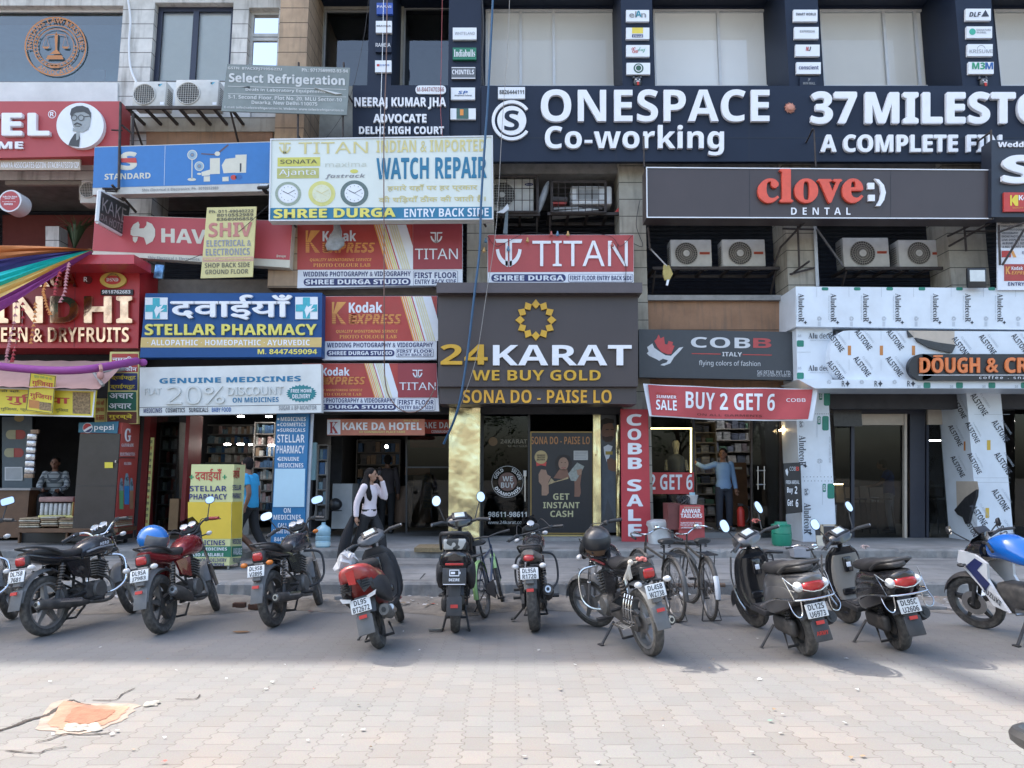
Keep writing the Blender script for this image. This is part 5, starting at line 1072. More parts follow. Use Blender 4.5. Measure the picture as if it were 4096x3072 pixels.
# torn sheeting and plastic bag
CLO = M('grey_tarp',(.3,.31,.32),.45,var=.35,sc=9,bump=.6,bsc=10)
b = MB(CLO);r5 = random.Random(5);ringz = [(1345,895,.05),(1350,920,.07),(1345,945,.1),(1340,965,.15),(1336,985,.17),(1333,1003,.1)];rs = []
for x,y,w in ringz: c = P(x,y,13.3);rs.append([c+V((w*math.cos(a)*(1+.25*r5.random()),.3*w*math.sin(a),.02*r5.random())) for a in [2*math.pi*i/12 for i in range(12)]])
b.rings(rs);b.top('plastic_bag','torn grey plastic bag hanging before the upper photo board','bag')
b = MB(M('blue_grey_rag',(.16,.2,.22),.7,var=.2,bump=.4));b.prism([P(2023,840,13.6),P(2033,838,13.6),P(2030,935,13.6),P(2012,933,13.6)],V((0,.04,0)));b.use(PALE).prism([P(1985,850,13.55),P(2010,838,13.55),P(2030,815,13.55),P(2037,835,13.55),P(2015,852,13.55)],V((0,.03,0)));b.top('hanging_rag','blue-grey rag with a white tip hanging from the left cage','rag')
root = thing('rag_on_pole','yellow rag on a slanted pole left of the dental units','rag',P(2670,1120,13.4));b = MB(M('grey_pole',(.3,.3,.3),.5));b.tube([P(2597,990,13.8),P(2668,1065,13.4)],.016,6);b.build('pole',root);b = MB(M('yellow_rag',(.42,.34,.12),.8,var=.3,bump=.4));b.prism([P(2655,1058,13.4),P(2678,1062,13.4),P(2692,1095,13.4),P(2680,1118,13.4),P(2660,1120,13.4),P(2652,1095,13.4)],V((0,.05,0)));b.use(PALE).prism([P(2668,1118,13.4),P(2678,1118,13.4),P(2672,1142,13.4),P(2664,1140,13.4)],V((0,.03,0)));b.build('cloth',root)
b = MB(M('snack_pack_blue',(.15,.3,.5),.25,metal=.4,var=.6,sc=14));p,q_ = P(622,1118,13.5),P(662,1062,13.5);b.box(((p.x+q_.x)/2,13.45,(p.z+q_.z)/2),(q_.x-p.x,.06,q_.z-p.z),Matrix.Rotation(R(5),3,'Y'),bev=.02);b.top('snack_packet','blue and silver packet stuck under the tilted red board','packet')
# --- festive cloth, purple roll, awning, bunting
def drape(top,bot,cols,Ya,Yb):
 """strips of cloth between a high line on the right and a low line on the left"""
 out = []
 for k,(m,lab) in enumerate(cols):
  b = MB(m);n,w = 26,8;vs = [];f0,f1 = k/len(cols),(k+1)/len(cols)
  for i in range(n+1):
   u = i/n
   for j in range(w+1):
    v = f0+(f1-f0)*j/w
    a = top(u,v);vs.append(P(a[0],a[1],Ya+(Yb-Ya)*u)+V((0,.035*math.sin(v*60+u*3)+.02*math.sin(v*140),0)))
  b.add(vs,[(i*(w+1)+j,i*(w+1)+j+1,(i+1)*(w+1)+j+1,(i+1)*(w+1)+j) for i in range(n) for j in range(w)],True)
  b.top('festive_cloth',lab,'cloth','festive cloths over the sweets shop')
CL = lambda n,c: M(n,c,.75,var=.12,sc=8)
def tp(u,v):       # u: 0 right anchor -> 1 left; v: 0 top cloth -> 1 bottom cloth
 yr = 1000+8*v;yl = 985+320*v;s = -(u-.5)**2*4+1
 return (368-470*u,yr+(yl-yr)*u**1.12-12*s*(1-v)+22*s*v*.8)
drape(tp,None,[(CL('cloth_orange',(.5,.17,.05)),'orange cloth, topmost of the festive cloths'),(CL('cloth_navy',(.04,.035,.16)),'navy cloth between orange and turquoise cloths'),(CL('cloth_turquoise',(.02,.55,.52)),'turquoise cloth in the middle of the festive cloths'),(CL('cloth_gold',(.7,.45,.14)),'golden yellow cloth above the purple one'),(CL('cloth_purple',(.3,.06,.26)),'purple cloth, lowest of the festive cloths')],12.5,12.1)
b = MB(CL('cloth_marigold',(.6,.3,.08)));b.curve([P(*p) for p in ((-60,1008,12.5),(80,1003,12.5),(215,1003,12.5),(260,996,12.5),(300,1004,12.5),(365,1003,12.5))],[.02]*0 or .035,7,6);b.top('festive_cloth','thin twisted marigold cloth along the top edge of the festive cloths','cloth','festive cloths over the sweets shop')
b = MB(CL('cloth_purple',None));b.curve([P(*p) for p in ((-80,1455,12.0),(60,1472,12.0),(220,1482,12.0),(350,1477,12.0),(470,1458,12.4),(548,1444,12.9))],.07,10,8);b.ell(P(572,1450,12.95),(.08,.05,.07));b.top('rolled_cloth','thick purple cloth roll sagging along the awning','cloth')
b = MB(M('pinkish_cord',(.5,.25,.22),.7));p = P(408,1480,12.05);b.tube([p+V((-.03,0,.08)),p+V((.02,-.06,0)),p+V((0,-.02,-.06))],.03,6);b.ell(p+V((0,-.03,-.1)),(.06,.05,.07));b.top('cloth_knot','pink knotted cord round the purple roll','knot')
AW = M('pinkish_awning',(.5,.3,.26),.8,var=.12,sc=3);b = MB(AW);t0,t1,u0,u1 = P(-260,1440,13.3),P(500,1445,13.3),P(395,1556,12.3),P(-260,1540,12.3);vs = []
for j in range(9):
 for i in range(25): vs.append(t0.lerp(t1,i/24).lerp(u1.lerp(u0,i/24),j/8)+V((0,0,-.04*math.sin(j/8*math.pi)+.008*math.sin(i*2.1))))
b.add(vs,[(j*25+i,j*25+i+1,(j+1)*25+i+1,(j+1)*25+i) for j in range(8) for i in range(24)],True);b.top('awning','sloping pinkish tan awning over the sweets counter','awning')
bars('awning_bracket','bent pale metal bracket at the right end of the pink awning','bracket',[[(375,1490,12.6),(412,1542,12.4)],[(400,1505,12.6),(402,1478,12.7)],[(402,1490,12.9),(500,1478,13.2)]],12.6,.03,M('grey_metal',(.25,.24,.23),.5))
PAP = [M('bunting_pink',(.5,.22,.24),.7),M('bunting_orange',(.6,.22,.06),.7),M('bunting_red',(.4,.04,.05),.7)]
for k,(pts,lab) in enumerate((([(275,1055),(268,1090),(262,1125),(258,1165),(240,1205)],'pink paper bunting string hanging by the registered mark'),([(238,1090),(222,1135),(218,1175)],'orange paper bunting string near the mirrored strip'),([(182,1135),(172,1165),(178,1190),(186,1225),(200,1255)],'short pink bunting string over the mirror letters'),([(66,1205),(55,1290),(40,1350),(33,1385),(27,1410),(24,1445)],'long pink bunting string at the far left'),([(90,1215),(88,1300),(60,1380),(50,1430),(45,1445)],'orange bunting string beside the long pink one'),([(140,1215),(138,1265),(130,1320),(122,1370)],'bunting string over the ampersand'))):
 root = thing('paper_bunting',lab,'bunting',P(pts[0][0],pts[-1][1],12.3),group='paper bunting strings');b = MB(M('bunting_thread',(.5,.4,.35),.8));b.tube([P(x,y,12.3) for x,y in pts],.004,4);b.build('thread',root);b = MB(PAP[(k*2) % 3]);q = spline([(x,y,0) for x,y in pts],3)
 for i,p in enumerate(q):
  s = 8;c = [P(p.x+a,p.y+d,12.29-.01*(i % 2)) for a,d in ((-s,s*.6),(s,s*.5),(0,-s*.9))];b.prism(c,V((0,.02,0)))
 b.build('paper_flags',root)
# --- gold foil pillar panel, shop doors
FOIL = M('crumpled_gold_foil',(.8,.7,.4),.27,metal=1,var=.06,sc=1.5,bump=.55,bsc=2.4)
def foil(label,q,Y,nx=14,ny=60,amp=.02,n='foil_panel'):
 r6 = random.Random(11);b = MB(FOIL);w = [P(x,y,Y) for x,y in corners(q)];vs = []
 for j in range(ny+1):
  for i in range(nx+1):
   u,v = i/nx,j/ny;vs.append(w[0].lerp(w[1],u).lerp(w[3].lerp(w[2],u),v)+V((0,amp*(math.sin(u*7+v*9)*.5+math.sin(u*3-v*23)*.3+(r6.random()-.5)*.5) if 0 < i < nx else 0,0)))
 b.add(vs,[(j*(nx+1)+i,j*(nx+1)+i+1,(j+1)*(nx+1)+i+1,(j+1)*(nx+1)+i) for j in range(ny) for i in range(nx)],True);b.hexa([p+V((0,amp,0)) for p in w]+[p+V((0,amp+.1,0)) for p in w]);b.top(n,label,'panel')
foil('wide pillar panel wrapped in crumpled gold foil',[(1797,1631),(1921,1631),(1917,2163),(1793,2161)],13.82)
foil('narrow gold foil strip left of the suited man poster',[(2373,1636),(2401,1636),(2405,2130),(2373,2130)],14.3,4,40);foil('narrow gold foil strip right of the suited man poster',[(2464,1700),(2478,1700),(2479,2160),(2466,2160)],14.25,3,40)
# gold shop glass door and poster door
root = thing('glass_door','dark glass door lettered with a round WE BUY emblem and phone number','door',P(2022,2150,14.4));S = Board(root,14.4)
b = MB(GLASSD);bq(b,(1932,1635,2118,2150),14.4,.012);b.build('pane',root);b = MB(BLACK);bq(b,(1922,1630,1934,2160),14.38,.06);bq(b,(2112,1630,2121,2160),14.38,.06);b.build('frame',root)
SN = M('frosted_print',(.5,.5,.48),.6);S.disc(2030,1927,37,37,M('brown_print',(.12,.06,.045),.5),part='emblem');S.t('WE',(2010,1905,2051,1925),SN,lift=.012);S.t('BUY',(2004,1930,2056,1951),SN,lift=.012)
S.t('GOLD',None,SN,arc=(2030,1927,44,58,195,250));S.t('SILVER',None,SN,arc=(2030,1927,44,58,290,352))
def fn_(u,v,d): a = R(155-130*u);r = 58-14*v;return S.at(2030+r*math.cos(a),1927+r*math.sin(a),.008)
text_q(root,'lettering','DIAMONDS',SN,fn_,'b');S.ring(2030,1927,62,63.5,SN,part='emblem');S.t('98611-98611',(1953,2047,2107,2068),SN,bold=0);S.t('www.24karat.co.in',(1952,2082,2106,2096),SN,'r');S.t('24KARAT',(2002,1757,2108,1774),M('dim_print',(.16,.14,.1),.6));S.t('WE BUY GOLD',(2030,1780,2108,1788),MATS['dim_print'],'r');S.disc(1972,1766,18,18,M('dim_gold',(.14,.08,.03),.6),part='emblem')
S.rect(2093,1882,2106,1905,SN,part='push_sign');S.done()
b = MB(STEEL);p = P(2100,1945,14.33);b.tube([p+V((0,0,.3)),p-V((0,0,.3))],.012,8);
for z in (.25,-.25): b.tube([p+V((0,0,z)),p+V((0,.07,z))],.008,6)
b.build('handle',root)
DK = M('poster_black',(.012,.013,.018),.35);S = sign('poster_door','black poster door with a smiling woman holding cash, GET INSTANT CASH',(2121,1726,2374,2136),14.35,.05,DK,'poster',slope=0,edge=M('dull_gold_frame',(.25,.17,.06),.4,metal=.5),ew=5)
S.t('SONA DO - PAISE LO',cK(250,697,722,758),M('poster_orange',(.4,.18,.06),.5));CT = M('poster_cream',(.45,.42,.24),.5);S.t('GET',cK(427,1153,558,1205),CT);S.t('INSTANT',cK(347,1223,640,1273),CT);S.t('CASH',cK(404,1292,588,1343),CT)
kp = lambda part,m,l,*q: S.fill(PT(cK,*q),m,part=part,lift=l);SK = M('poster_skin',(.2,.1,.065),.6,var=.1,sc=12);SKL = M('poster_skin_light',(.3,.18,.12),.6,var=.1,sc=12);HB = M('poster_hair',(.02,.014,.012),.6)
kp('woman_print',HB,.005,450,960,440,900,465,855,510,840,555,850,578,900,575,960,585,1010,540,1040,450,1030);S.disc(*cK(510,915),20,26,SKL,part='woman_print',lift=.008);S.fill(PT(cK,478,960,540,960,560,1025,520,1040,470,1035,430,1030),SK,part='woman_print',lift=.008)
S.band(PT(cK,495,945,510,952,528,944),2.5,M('poster_lips',(.3,.05,.05),.5),part='woman_print',lift=.011);
for x in (496,524): S.disc(*cK(x,905),2.6,1.6,HB,part='woman_print',lift=.011,n=8)
kp('woman_print',SK,.006,595,990,640,960,655,1000,645,1080,650,1150,640,1180,598,1180,600,1100);kp('woman_print',M('poster_cash',(.28,.3,.27),.6,var=.3,sc=20),.01,548,995,620,905,678,935,660,970,610,1055,570,1050);kp('woman_print',SKL,.013,615,965,660,955,655,1000,625,1010)
kp('woman_print',SKL,.006,310,1000,330,960,370,965,380,1000,410,1020,390,1060,392,1150,375,1170,335,1170,335,1090,312,1060);kp('woman_print',M('poster_gold_silk',(.4,.3,.16),.5,var=.4,sc=20),.009,385,1085,410,1030,440,1058,500,1040,545,1020,550,1035,440,1065);S.disc(*cK(330,862),26,27,M('badge_gold',(.4,.3,.14),.5),part='badge_print',n=24);kp('badge_print',rd,.003,290,900,375,900,368,935,330,925,295,935)
for y,t_ in ((840,'AWARDED'),(858,'TRUSTED'),(876,'BUYER')): S.t(t_,cK(298,y,362,y+13),HB,lift=.009)
S.rect(*cK(592,810,707,885),M('card_white',(.45,.45,.43),.6),part='notice_card')
for i in range(5): S.rect(*cK(600+(i % 2)*5,820+i*13,700-(i % 3)*6,824+i*13),GREYT,part='notice_card',lift=.008)
S.done()
S = sign('wall_poster','tall window poster of a bearded man in a grey suit',[(2402,1640),(2464,1640),(2468,2130),(2405,2130)],14.4,.02,M('suit_poster_ground',(.07,.075,.085),.35),'poster',slope=0);SU = M('suit_grey',(.1,.115,.135),.6,var=.2,sc=8)
kp('man_print',SK,.005,812,620,830,590,900,585,922,640,920,700,900,735,850,740,820,715);kp('man_print',HB,.008,805,630,800,570,850,545,915,560,920,590,870,590,830,600,815,650);kp('man_print',M('beard_print',(.06,.035,.025),.6),.007,822,690,850,700,900,690,915,700,895,738,850,742,828,722)
kp('man_print',SU,.006,812,790,850,760,860,860,925,800,935,1400,905,1300,865,1195,840,1330,815,1380);kp('man_print',PALE,.007,832,780,870,760,905,775,880,860,858,900,840,840);kp('man_print',SK,.009,858,880,890,868,930,890,935,980,900,975,870,960);S.rect(*cK(848,815,905,842),M('yellow_tag',(.4,.3,.06),.5),part='tag',lift=.012)
for x in (850,890): S.band(PT(cK,x,640,x+25,640),3,HB,part='man_print',lift=.011)
S.done()
for lab,q,Y in (('dark glass over the gold shop entrance poster',(1925,1600,2480,1634),14.45),): b = MB(GLASSD);bq(b,q,Y,.012);b.top('glass_transom',lab,'glass panel')
b = MB(PAVC);b.b2(wx(1925,2150,14.2),wx(2480,2150,14.2),13.95,14.7,ZF-.01,ZF+.06);b.use(M('brass_sill',(.45,.36,.16),.35,metal=.6));b.b2(wx(2122,2140,14.28),wx(2376,2140,14.28),14.25,14.3,ZF+.06,ZF+.09);b.top('door_sill','low stone sill with a brass strip under the poster door','sill')
# orange seal on the office window
root = thing('window_emblem','orange law seal with scales printed on the big office window','emblem',P(222,310,14.18));S = Board(root,14.195);EM = M('emblem_orange',(.5,.2,.06),.5);ex,ey = 222,186
for r0,r1 in ((118,124),(86,90),(72,75)): S.ring(ex,ey,r0,r1,EM,n=40,asp=.96,part='seal_print',lift=.002)
S.t('INDIANS LAW MASTERS',None,EM,arc=(ex,ey,94,113,172,368));
def fe(u,v,d): a = R(130-80*u);r = 113-19*v;return S.at(ex+r*math.cos(a),ey+r*math.sin(a),.004)
text_q(root,'lettering','ADVOCATES',EM,fe,'b')
S.fill(PT(cA,440,290,455,255,466,290,460,400,490,435,400,435,445,400),EM,part='seal_print');S.fill(PT(cA,385,445,498,445,512,478,370,478),EM,part='seal_print');S.fill(PT(cA,402,520,480,520,475,548,408,548),EM,part='seal_print')
S.band(PT(cA,370,285,450,275,530,285),3,EM,part='seal_print')
for x in (370,528): S.band(PT(cA,x,285,x-25,375),1.2,EM,part='seal_print');S.band(PT(cA,x,285,x+25,375),1.2,EM,part='seal_print');S.fill(PT(cA,x-30,375,x+30,375,x+15,392,x-15,392),EM,part='seal_print')
for k in range(20):
 a = R(-20+11*k);S.disc(ex+80*math.cos(a+.35),ey+77*math.sin(a+.35),5,3,EM,n=8,part='seal_print')
S.done()
b = MB(PALE);p,q_ = P(301,327,14.5),P(423,280,14.5);b.box(((p.x+q_.x)/2,14.5,(p.z+q_.z)/2),(q_.x-p.x,.03,q_.z-p.z));b.top('monitor_back','white back of a monitor standing behind the law seal window','monitor')
# dim first-floor dining room at the far left: frame, palm, grey post
b = MB(M('cream_frame',(.4,.38,.34),.6));[bq(b,q,14.2,.1) for q in ((20,722,326,738),(316,738,326,800))];b.use(M('red_glow_panel',(.14,.03,.025),.8));bq(b,(10,860,380,1010),15.6,.05);b.use(WSTONE);bq(b,(182,905,236,1012),14.6,.3);b.top('window_frame','cream framed dark opening with a red panel for its glow at the far left','window')  # red panel painted in for the red glow inside the opening
root = thing('potted_palm','dark potted palm on the ledge under the red hotel board','palm',P(296,1010,14.3));b = MB(M('palm_green',(.05,.085,.035),.6,var=.3));c = P(296,1000,14.3);rp = random.Random(2)
for i in range(34):
 a = i*2.4;e = .15+.55*rp.random();d = V((math.cos(a),.6*math.sin(a),0));p1 = c+d*.18+V((0,0,.35+.3*e));p2 = c+d*(.42+.15*e)+V((0,0,.5+.55*(1-e)*rp.random()))
 w = d.cross(V((0,0,1)))*.012;b.add([c-w,c+w,p1+w*2,p2,p1-w*2],[(0,1,2,4),(4,2,3)])
b.build('fronds',root);b = MB(M('pot_dark',(.06,.05,.05),.6));b.lathe([(.001,-.25),(.12,-.25),(.16,0),(.001,0)],14,c);b.build('pot',root)
# ------------------------------------------------------------------ two-wheelers; x forwards, y to the left, z up, origin under the rear axle
TYRE = M('dusty_tyre',(.035,.034,.033),.85,var=.3,sc=14,bump=.5,bsc=60,dust=.45)
ALLOY = M('grey_alloy',(.28,.28,.28),.4,metal=.6,var=.2,dust=.5);ALLOYB = M('black_alloy',(.04,.04,.042),.4,metal=.4,var=.2,dust=.45)
ENG = M('engine_metal',(.16,.16,.155),.5,metal=.6,var=.3,sc=15,dust=.45);ENGB = M('engine_black',(.03,.03,.032),.5,metal=.3,var=.3,dust=.5)
SEAT = M('black_vinyl',(.022,.022,.024),.5,var=.2,sc=20,bump=.2,bsc=90,dust=.08)
PLB = M('gloss_black_paint',(.012,.012,.014),.18,coat=.6,var=.15,dust=.04);PLT = M('textured_black_plastic',(.025,.026,.03),.5,var=.2,dust=.12)
PLATE = M('number_plate_white',(.68,.7,.7),.5,var=.05);PLTXT = M('number_plate_black',(.02,.02,.025),.5)
TAIL = M('tail_lamp_red',(.42,.015,.015),.15,coat=.5,var=.1);AMB = M('amber_lamp',(.6,.17,.02),.2,var=.1);CLEAR = M('clear_lamp',(.6,.6,.6),.15,var=.2,sc=20)
MIRR = M('mirror_glass',(.9,.92,.95),.02,metal=1,var=.0);FEND = M('grey_mudguard',(.11,.115,.12),.55,var=.2,dust=.35)
GUARD = M('guard_chrome',(.62,.62,.62),.18,metal=1,var=.15)
def fender(b,cx,cz,r,a0,a1,w,n=16,flat=.35):
 """curved mudguard shell over a wheel; angles from straight ahead, upwards"""
 rs = []
 for i in range(n+1):
  a = R(a0+(a1-a0)*i/n);u = V((math.cos(a),0,math.sin(a)));c = V((cx,0,cz))
  rs.append([c+u*(r-w*flat*(abs(k)/3)**2)+V((0,w*k/3,0)) for k in range(-3,4)])
 vs = [p for q in rs for p in q];m = 7
 b.add(vs+[V(p)+V((0,0,-.004)) for p in vs],[(i*m+j,i*m+j+1,(i+1)*m+j+1,(i+1)*m+j) for i in range(n) for j in range(m-1)]+[(len(vs)+i*m+j,len(vs)+(i+1)*m+j,len(vs)+(i+1)*m+j+1,len(vs)+i*m+j+1) for i in range(n) for j in range(m-1)],True)
def wheel(root,cx,Rr,w,rim,spokes=5,xf=None,wire=False,hub=.055,ri=None):
 ri = ri or Rr-.075;b = MB(rim);b.m = xf;c = V((cx,0,Rr));k = w*.42
 b.lathe([(ri+.006,-k),(ri-.016,-k*.9),(ri-.022,0),(ri-.016,k*.9),(ri+.006,k)],30,c,'y');b.lathe([(.001,-k*.9),(hub,-k*.9),(hub,k*.9),(.001,k*.9)],16,c,'y')
 if wire:
  for i in range(36):
   a = 2*math.pi*i/36;a2 = a+(.5 if i % 2 else -.5);s = (1 if i % 4 < 2 else -1)*.03
   b.tube([c+V((math.cos(a2)*hub,s,math.sin(a2)*hub)),c+V((math.cos(a)*ri,0,math.sin(a)*ri))],.0016,3,False)
 else:
  for i in range(spokes):
   a = 2*math.pi*i/spokes+.35;rt = Matrix.Rotation(-a,3,'Y');L_ = ri-.02-hub*.6;vs = []
   for x,h,t in ((hub*.6,.032,k*.8),(ri-.014,.017,k*.45)): vs += [rt @ V((x,-t,h)),rt @ V((x,t,h)),rt @ V((x,t,-h)),rt @ V((x,-t,-h))]
   b.add([p+c for p in vs],[(0,1,2,3),(7,6,5,4),(0,4,5,1),(1,5,6,2),(2,6,7,3),(3,7,4,0)])
  b.lathe([(hub*1.7,k*.3),(hub*1.7,k*.75),(hub,k*1.1)],18,c,'y')
 o = b.build('wheel',root,w=False);t = MB(TYRE);t.m = xf
 t.lathe([(ri,-w*.36),(ri+.022,-w*.5),(Rr-.022,-w*.49),(Rr-.006,-w*.33),(Rr,-w*.08),(Rr,w*.08),(Rr-.006,w*.33),(Rr-.022,w*.49),(ri+.022,w*.5),(ri,w*.36)],36,c,'y');t.build('tyre',o,w=False)
 return o
def plate_text(root,c,rt,w,h,lines,m=PLTXT):
 """lines of text on a plate facing backwards (-x); c: plate centre"""
 n = len(lines)
 for i,t_ in enumerate(lines):
  y0,y1 = h*(.5-(i+.9)/n*1.0),h*(.5-(i+.12)/n*1.0);ww = w*.82*min(1,len(t_)/5.4)
  def fn(u,v,d,y0=y0,y1=y1,ww=ww): return c+rt @ V((-.006,ww*(.5-u),y0+(y1-y0)*v))
  text_q(root,'plate_lettering',t_,m,fn,'b',0,0,0,False)
def mirror(root,base,head,shape,size,m=BLACKM,xf=None,tilt=12,yaw=0):
 b = MB(m);b.m = xf;b.curve([base,V(base).lerp(V(head),.55)+V((.01,0,.0)),head],.007,6,4)
 rt = Matrix.Rotation(R(yaw),3,'Z') @ Matrix.Rotation(R(tilt),3,'Y');c = V(head);w,h = size
 def face(x,s): return [c+rt @ V((x,w*s*math.copysign(abs(math.cos(a))**(2/shape),math.cos(a)),h*s*math.copysign(abs(math.sin(a))**(2/shape),math.sin(a)))) for a in [2*math.pi*i/20 for i in range(20)]]
 b.rings([face(.03,.35),face(.022,.8),face(.0,1),face(-.008,.97)]);o = b.build('mirror',root,w=False)
 g = MB(MIRR);g.m = xf;g.add(face(-.0095,.9),[tuple(range(20))]);g.build('mirror_glass',o,w=False);return o
def lamp(root,name,c,r,m,rot=None,stem=None,xf=None):
 b = MB(m);b.m = xf;b.ell(c,r,12,8,rot)
 if stem is not None: b.use(BLACKM).tube([c,stem],.009,6)
 b.build(name,root,w=False)
def spring(b,p,q,r,turns=9,wr=.006):
 p,q = V(p),V(q);ax = (q-p).normalized();x = ax.orthogonal().normalized();y = ax.cross(x);n = turns*10
 b.tube([p.lerp(q,i/n)+(x*math.cos(2*math.pi*i/10)+y*math.sin(2*math.pi*i/10))*r for i in range(n+1)],wr,5)
VS = (.93,.86,.97)                    # the parked machines are a little slimmer than life
def root_at(name,label,cat,loc,rz,lean,group,sc=None):
 o = thing(name,label,cat,(loc[0],loc[1],0.0 if len(loc) < 3 else loc[2]),group=group,rot=(R(lean),0,R(rz)));o.scale = sc or VS;return o
def moto(label,loc,rz,lean=-8,steer=24,tank=PLB,tail=None,panel=PLB,rim=ALLOY,decal=None,plate=('DL9S','1234'),crash=None,lampbig=True,ind=CLEAR,mirrors=('L','R'),msize=(.062,.042),mshape=2.2,mcol=BLACKM,grips=BLACKM,screen=False,saree=False,muff='long',tyre_r=.1,stripe=None,L=1.25,fendm=FEND,rail=True,up=1.0,dials=2,fork=None,chromebar=False,flap=True):
 tail = tail or panel;Rr = .3;root = root_at('motorcycle',label,'motorcycle',loc,rz,lean,'two-wheelers parked along the kerb');k = lambda b,n,par=None: b.build(n,par or root,w=False)
 hx,hz = L-.38,.92;ax = V((math.sin(R(27)),0,-math.cos(R(27))));h0 = V((hx,0,hz));xf = Matrix.Translation(h0) @ Matrix.Rotation(-R(steer),4,ax) @ Matrix.Translation(-h0)
 wheel(root,0,Rr,tyre_r,rim);wheel(root,L,Rr,.08,rim,xf=xf)
 # front end
 b = MB(STEEL if not fork else fork);b.m = xf
 for s in (-1,1): b.tube([(L-.005,s*.09,Rr),(L-.14,s*.09,Rr+.27)],.024,8);b.use(CHROME).tube([(L-.14,s*.09,Rr+.27),(hx+.03,s*.09,hz+.02)],.017,8);b.use(fork or STEEL)
 b.use(BLACKM).box((hx+.03,0,hz),(.07,.23,.035),bev=.01);b.box((hx+.1,0,hz-.17),(.07,.22,.04),bev=.01);k(b,'front_fork')
 b = MB(fendm);b.m = xf;fender(b,L,Rr,Rr+.028,15,165,.062);k(b,'front_mudguard')
 b = MB(CHROME if chromebar else BLACKM);b.m = xf;hb = [(hx+.0,.0,hz+.04),(hx-.0,.06,hz+.04),(hx+.01,.16,hz+.12*up),(hx-.06,.25,hz+.13*up),(hx-.17,.37,hz+.09*up)]
 for s in (-1,1): b.curve([(x,y*s,z) for x,y,z in hb],.0115,7,4)
 for s in (-1,1): b.use(BLACKM).curve([(hx-.05,s*.24,hz+.12*up),(hx+.1,s*.16,hz+.16),(hx+.14,s*.05,hz),(hx+.04,s*.03,hz-.2)],.005,5,4)
 ho = k(b,'handlebar')
 for s in (-1,1):
  g = MB(grips);g.m = xf;g.tube([(hx-.085,s*.275,hz+.125*up),(hx-.18,s*.38,hz+.085*up)],.019,9);k(g,'grip',ho);g = MB(BLACKM);g.m = xf;g.box((hx-.055,s*.24,hz+.13*up),(.05,.06,.045),bev=.012);g.tube([(hx-.03,s*.25,hz+.12*up),(hx-.06,s*.3,hz+.1*up),(hx-.13,s*.4,hz+.07*up)],.0065,5);k(g,'lever',ho)
 for s,nm in ((1,'L'),(-1,'R')):
  if nm in mirrors: mirror(root,(hx-.05,s*.25,hz+.14*up),(hx-.04,s*.34,hz+.33),mshape,msize,mcol,xf,14,-s*8)
 b = MB(BLACKM);b.m = xf;b.loft([(hx+.02,hz+.1,.09,.035),(hx+.08,hz+.085,.125,.05),(hx+.16,hz+.02,.12,.075),(hx+.21,hz-.04,.1,.085),(hx+.235,hz-.05,.06,.06)],16);k(b,'headlight_cowl')
 d = MB(BLACKM);d.m = xf;rt = Matrix.Rotation(R(-38),3,'Y')
 for i in range(dials): c = V((hx+.03,(i-(dials-1)/2)*.1,hz+.135));d.use(CHROME).lathe([(.05,0),(.05,.022),(.046,.024),(.044,.02)],18,c,'z',rot=rt);d.use(M('dial_face',(.3,.33,.36),.2)).lathe([(.044,.018),(.001,.019)],18,c,'z',rot=rt)
 if dials == 0: d.box((hx+.04,0,hz+.13),(.1,.2,.03),rt,bev=.012);d.use(M('lcd_face',(.5,.55,.56),.15)).box((hx+.028,0,hz+.146),(.06,.14,.006),rt)
 k(d,'instrument_panel')
 if screen: b = MB(glass('smoked_screen',(.08,.08,.09),1.5,.8));b.m = xf;b.add([(hx+.2,y,hz+.0) for y in (-.11,-.04,.04,.11)]+[(hx+.15,y*1.0,hz+.12) for y in (-.13,-.05,.05,.13)]+[(hx+.07,y*.8,hz+.23) for y in (-.1,-.04,.04,.1)],[(i*4+j,i*4+j+1,i*4+j+5,i*4+j+4) for i in range(2) for j in range(3)],True);k(b,'windscreen')
 # tank, seat, tail
 b = MB(tank);b.loft([(L-.28,.8,.06,.055),(L-.33,.825,.12,.09),(L-.45,.84,.148,.115),(L-.6,.83,.142,.11),(L-.72,.805,.115,.09),(L-.8,.78,.085,.065)],18,sub=3);tk = k(b,'fuel_tank')
 b = MB(CHROME);b.lathe([(.035,0),(.035,.012),(.001,.014)],14,(L-.46,0,.95));k(b,'fuel_cap',tk)
 if decal:
  for s in (1,-1):
   def fn(u,v,d,s=s): x = (L-.58+.14*u) if s < 0 else (L-.44-.14*u);return V((x,s*(.157-.02*abs(x-(L-.48))),.83+.035*v+.015*(u if s < 0 else 1-u)))
   text_q(tk,'decal',decal,LETW,fn,'i',0,0,0,False)
 if stripe:
  b = MB(stripe)
  for s in (-1,1): b.curve([(L-.34,s*.128,.825),(L-.46,s*.153,.82),(L-.6,s*.147,.81),(L-.74,s*.112,.78)],.012,6,4)
  k(b,'tank_stripe',tk)
 b = MB(SEAT);b.loft([(L-.74,.82,.07,.03),(L-.8,.8,.1,.045),(L-.95,.785,.125,.05),(L-1.1,.8,.13,.05),(L-1.16,.83,.125,.05),(L-1.32,.845,.115,.045),(L-1.42,.85,.07,.025)],16,sub=3);k(b,'seat')
 b = MB(tail);b.loft([(L-.82,.72,.1,.05),(L-1.0,.735,.125,.06),(L-1.25,.77,.115,.055),(L-1.42,.81,.085,.045),(L-1.5,.825,.06,.03)],14,sub=2);k(b,'tail_cowl')
 if rail: b = MB(BLACKM if rail is True else rail);b.curve([(L-1.1,.135,.8),(L-1.3,.14,.87),(L-1.48,.1,.9),(L-1.52,0,.905),(L-1.48,-.1,.9),(L-1.3,-.14,.87),(L-1.1,-.135,.8)],.012,7,5);k(b,'grab_rail')
 b = MB(panel)
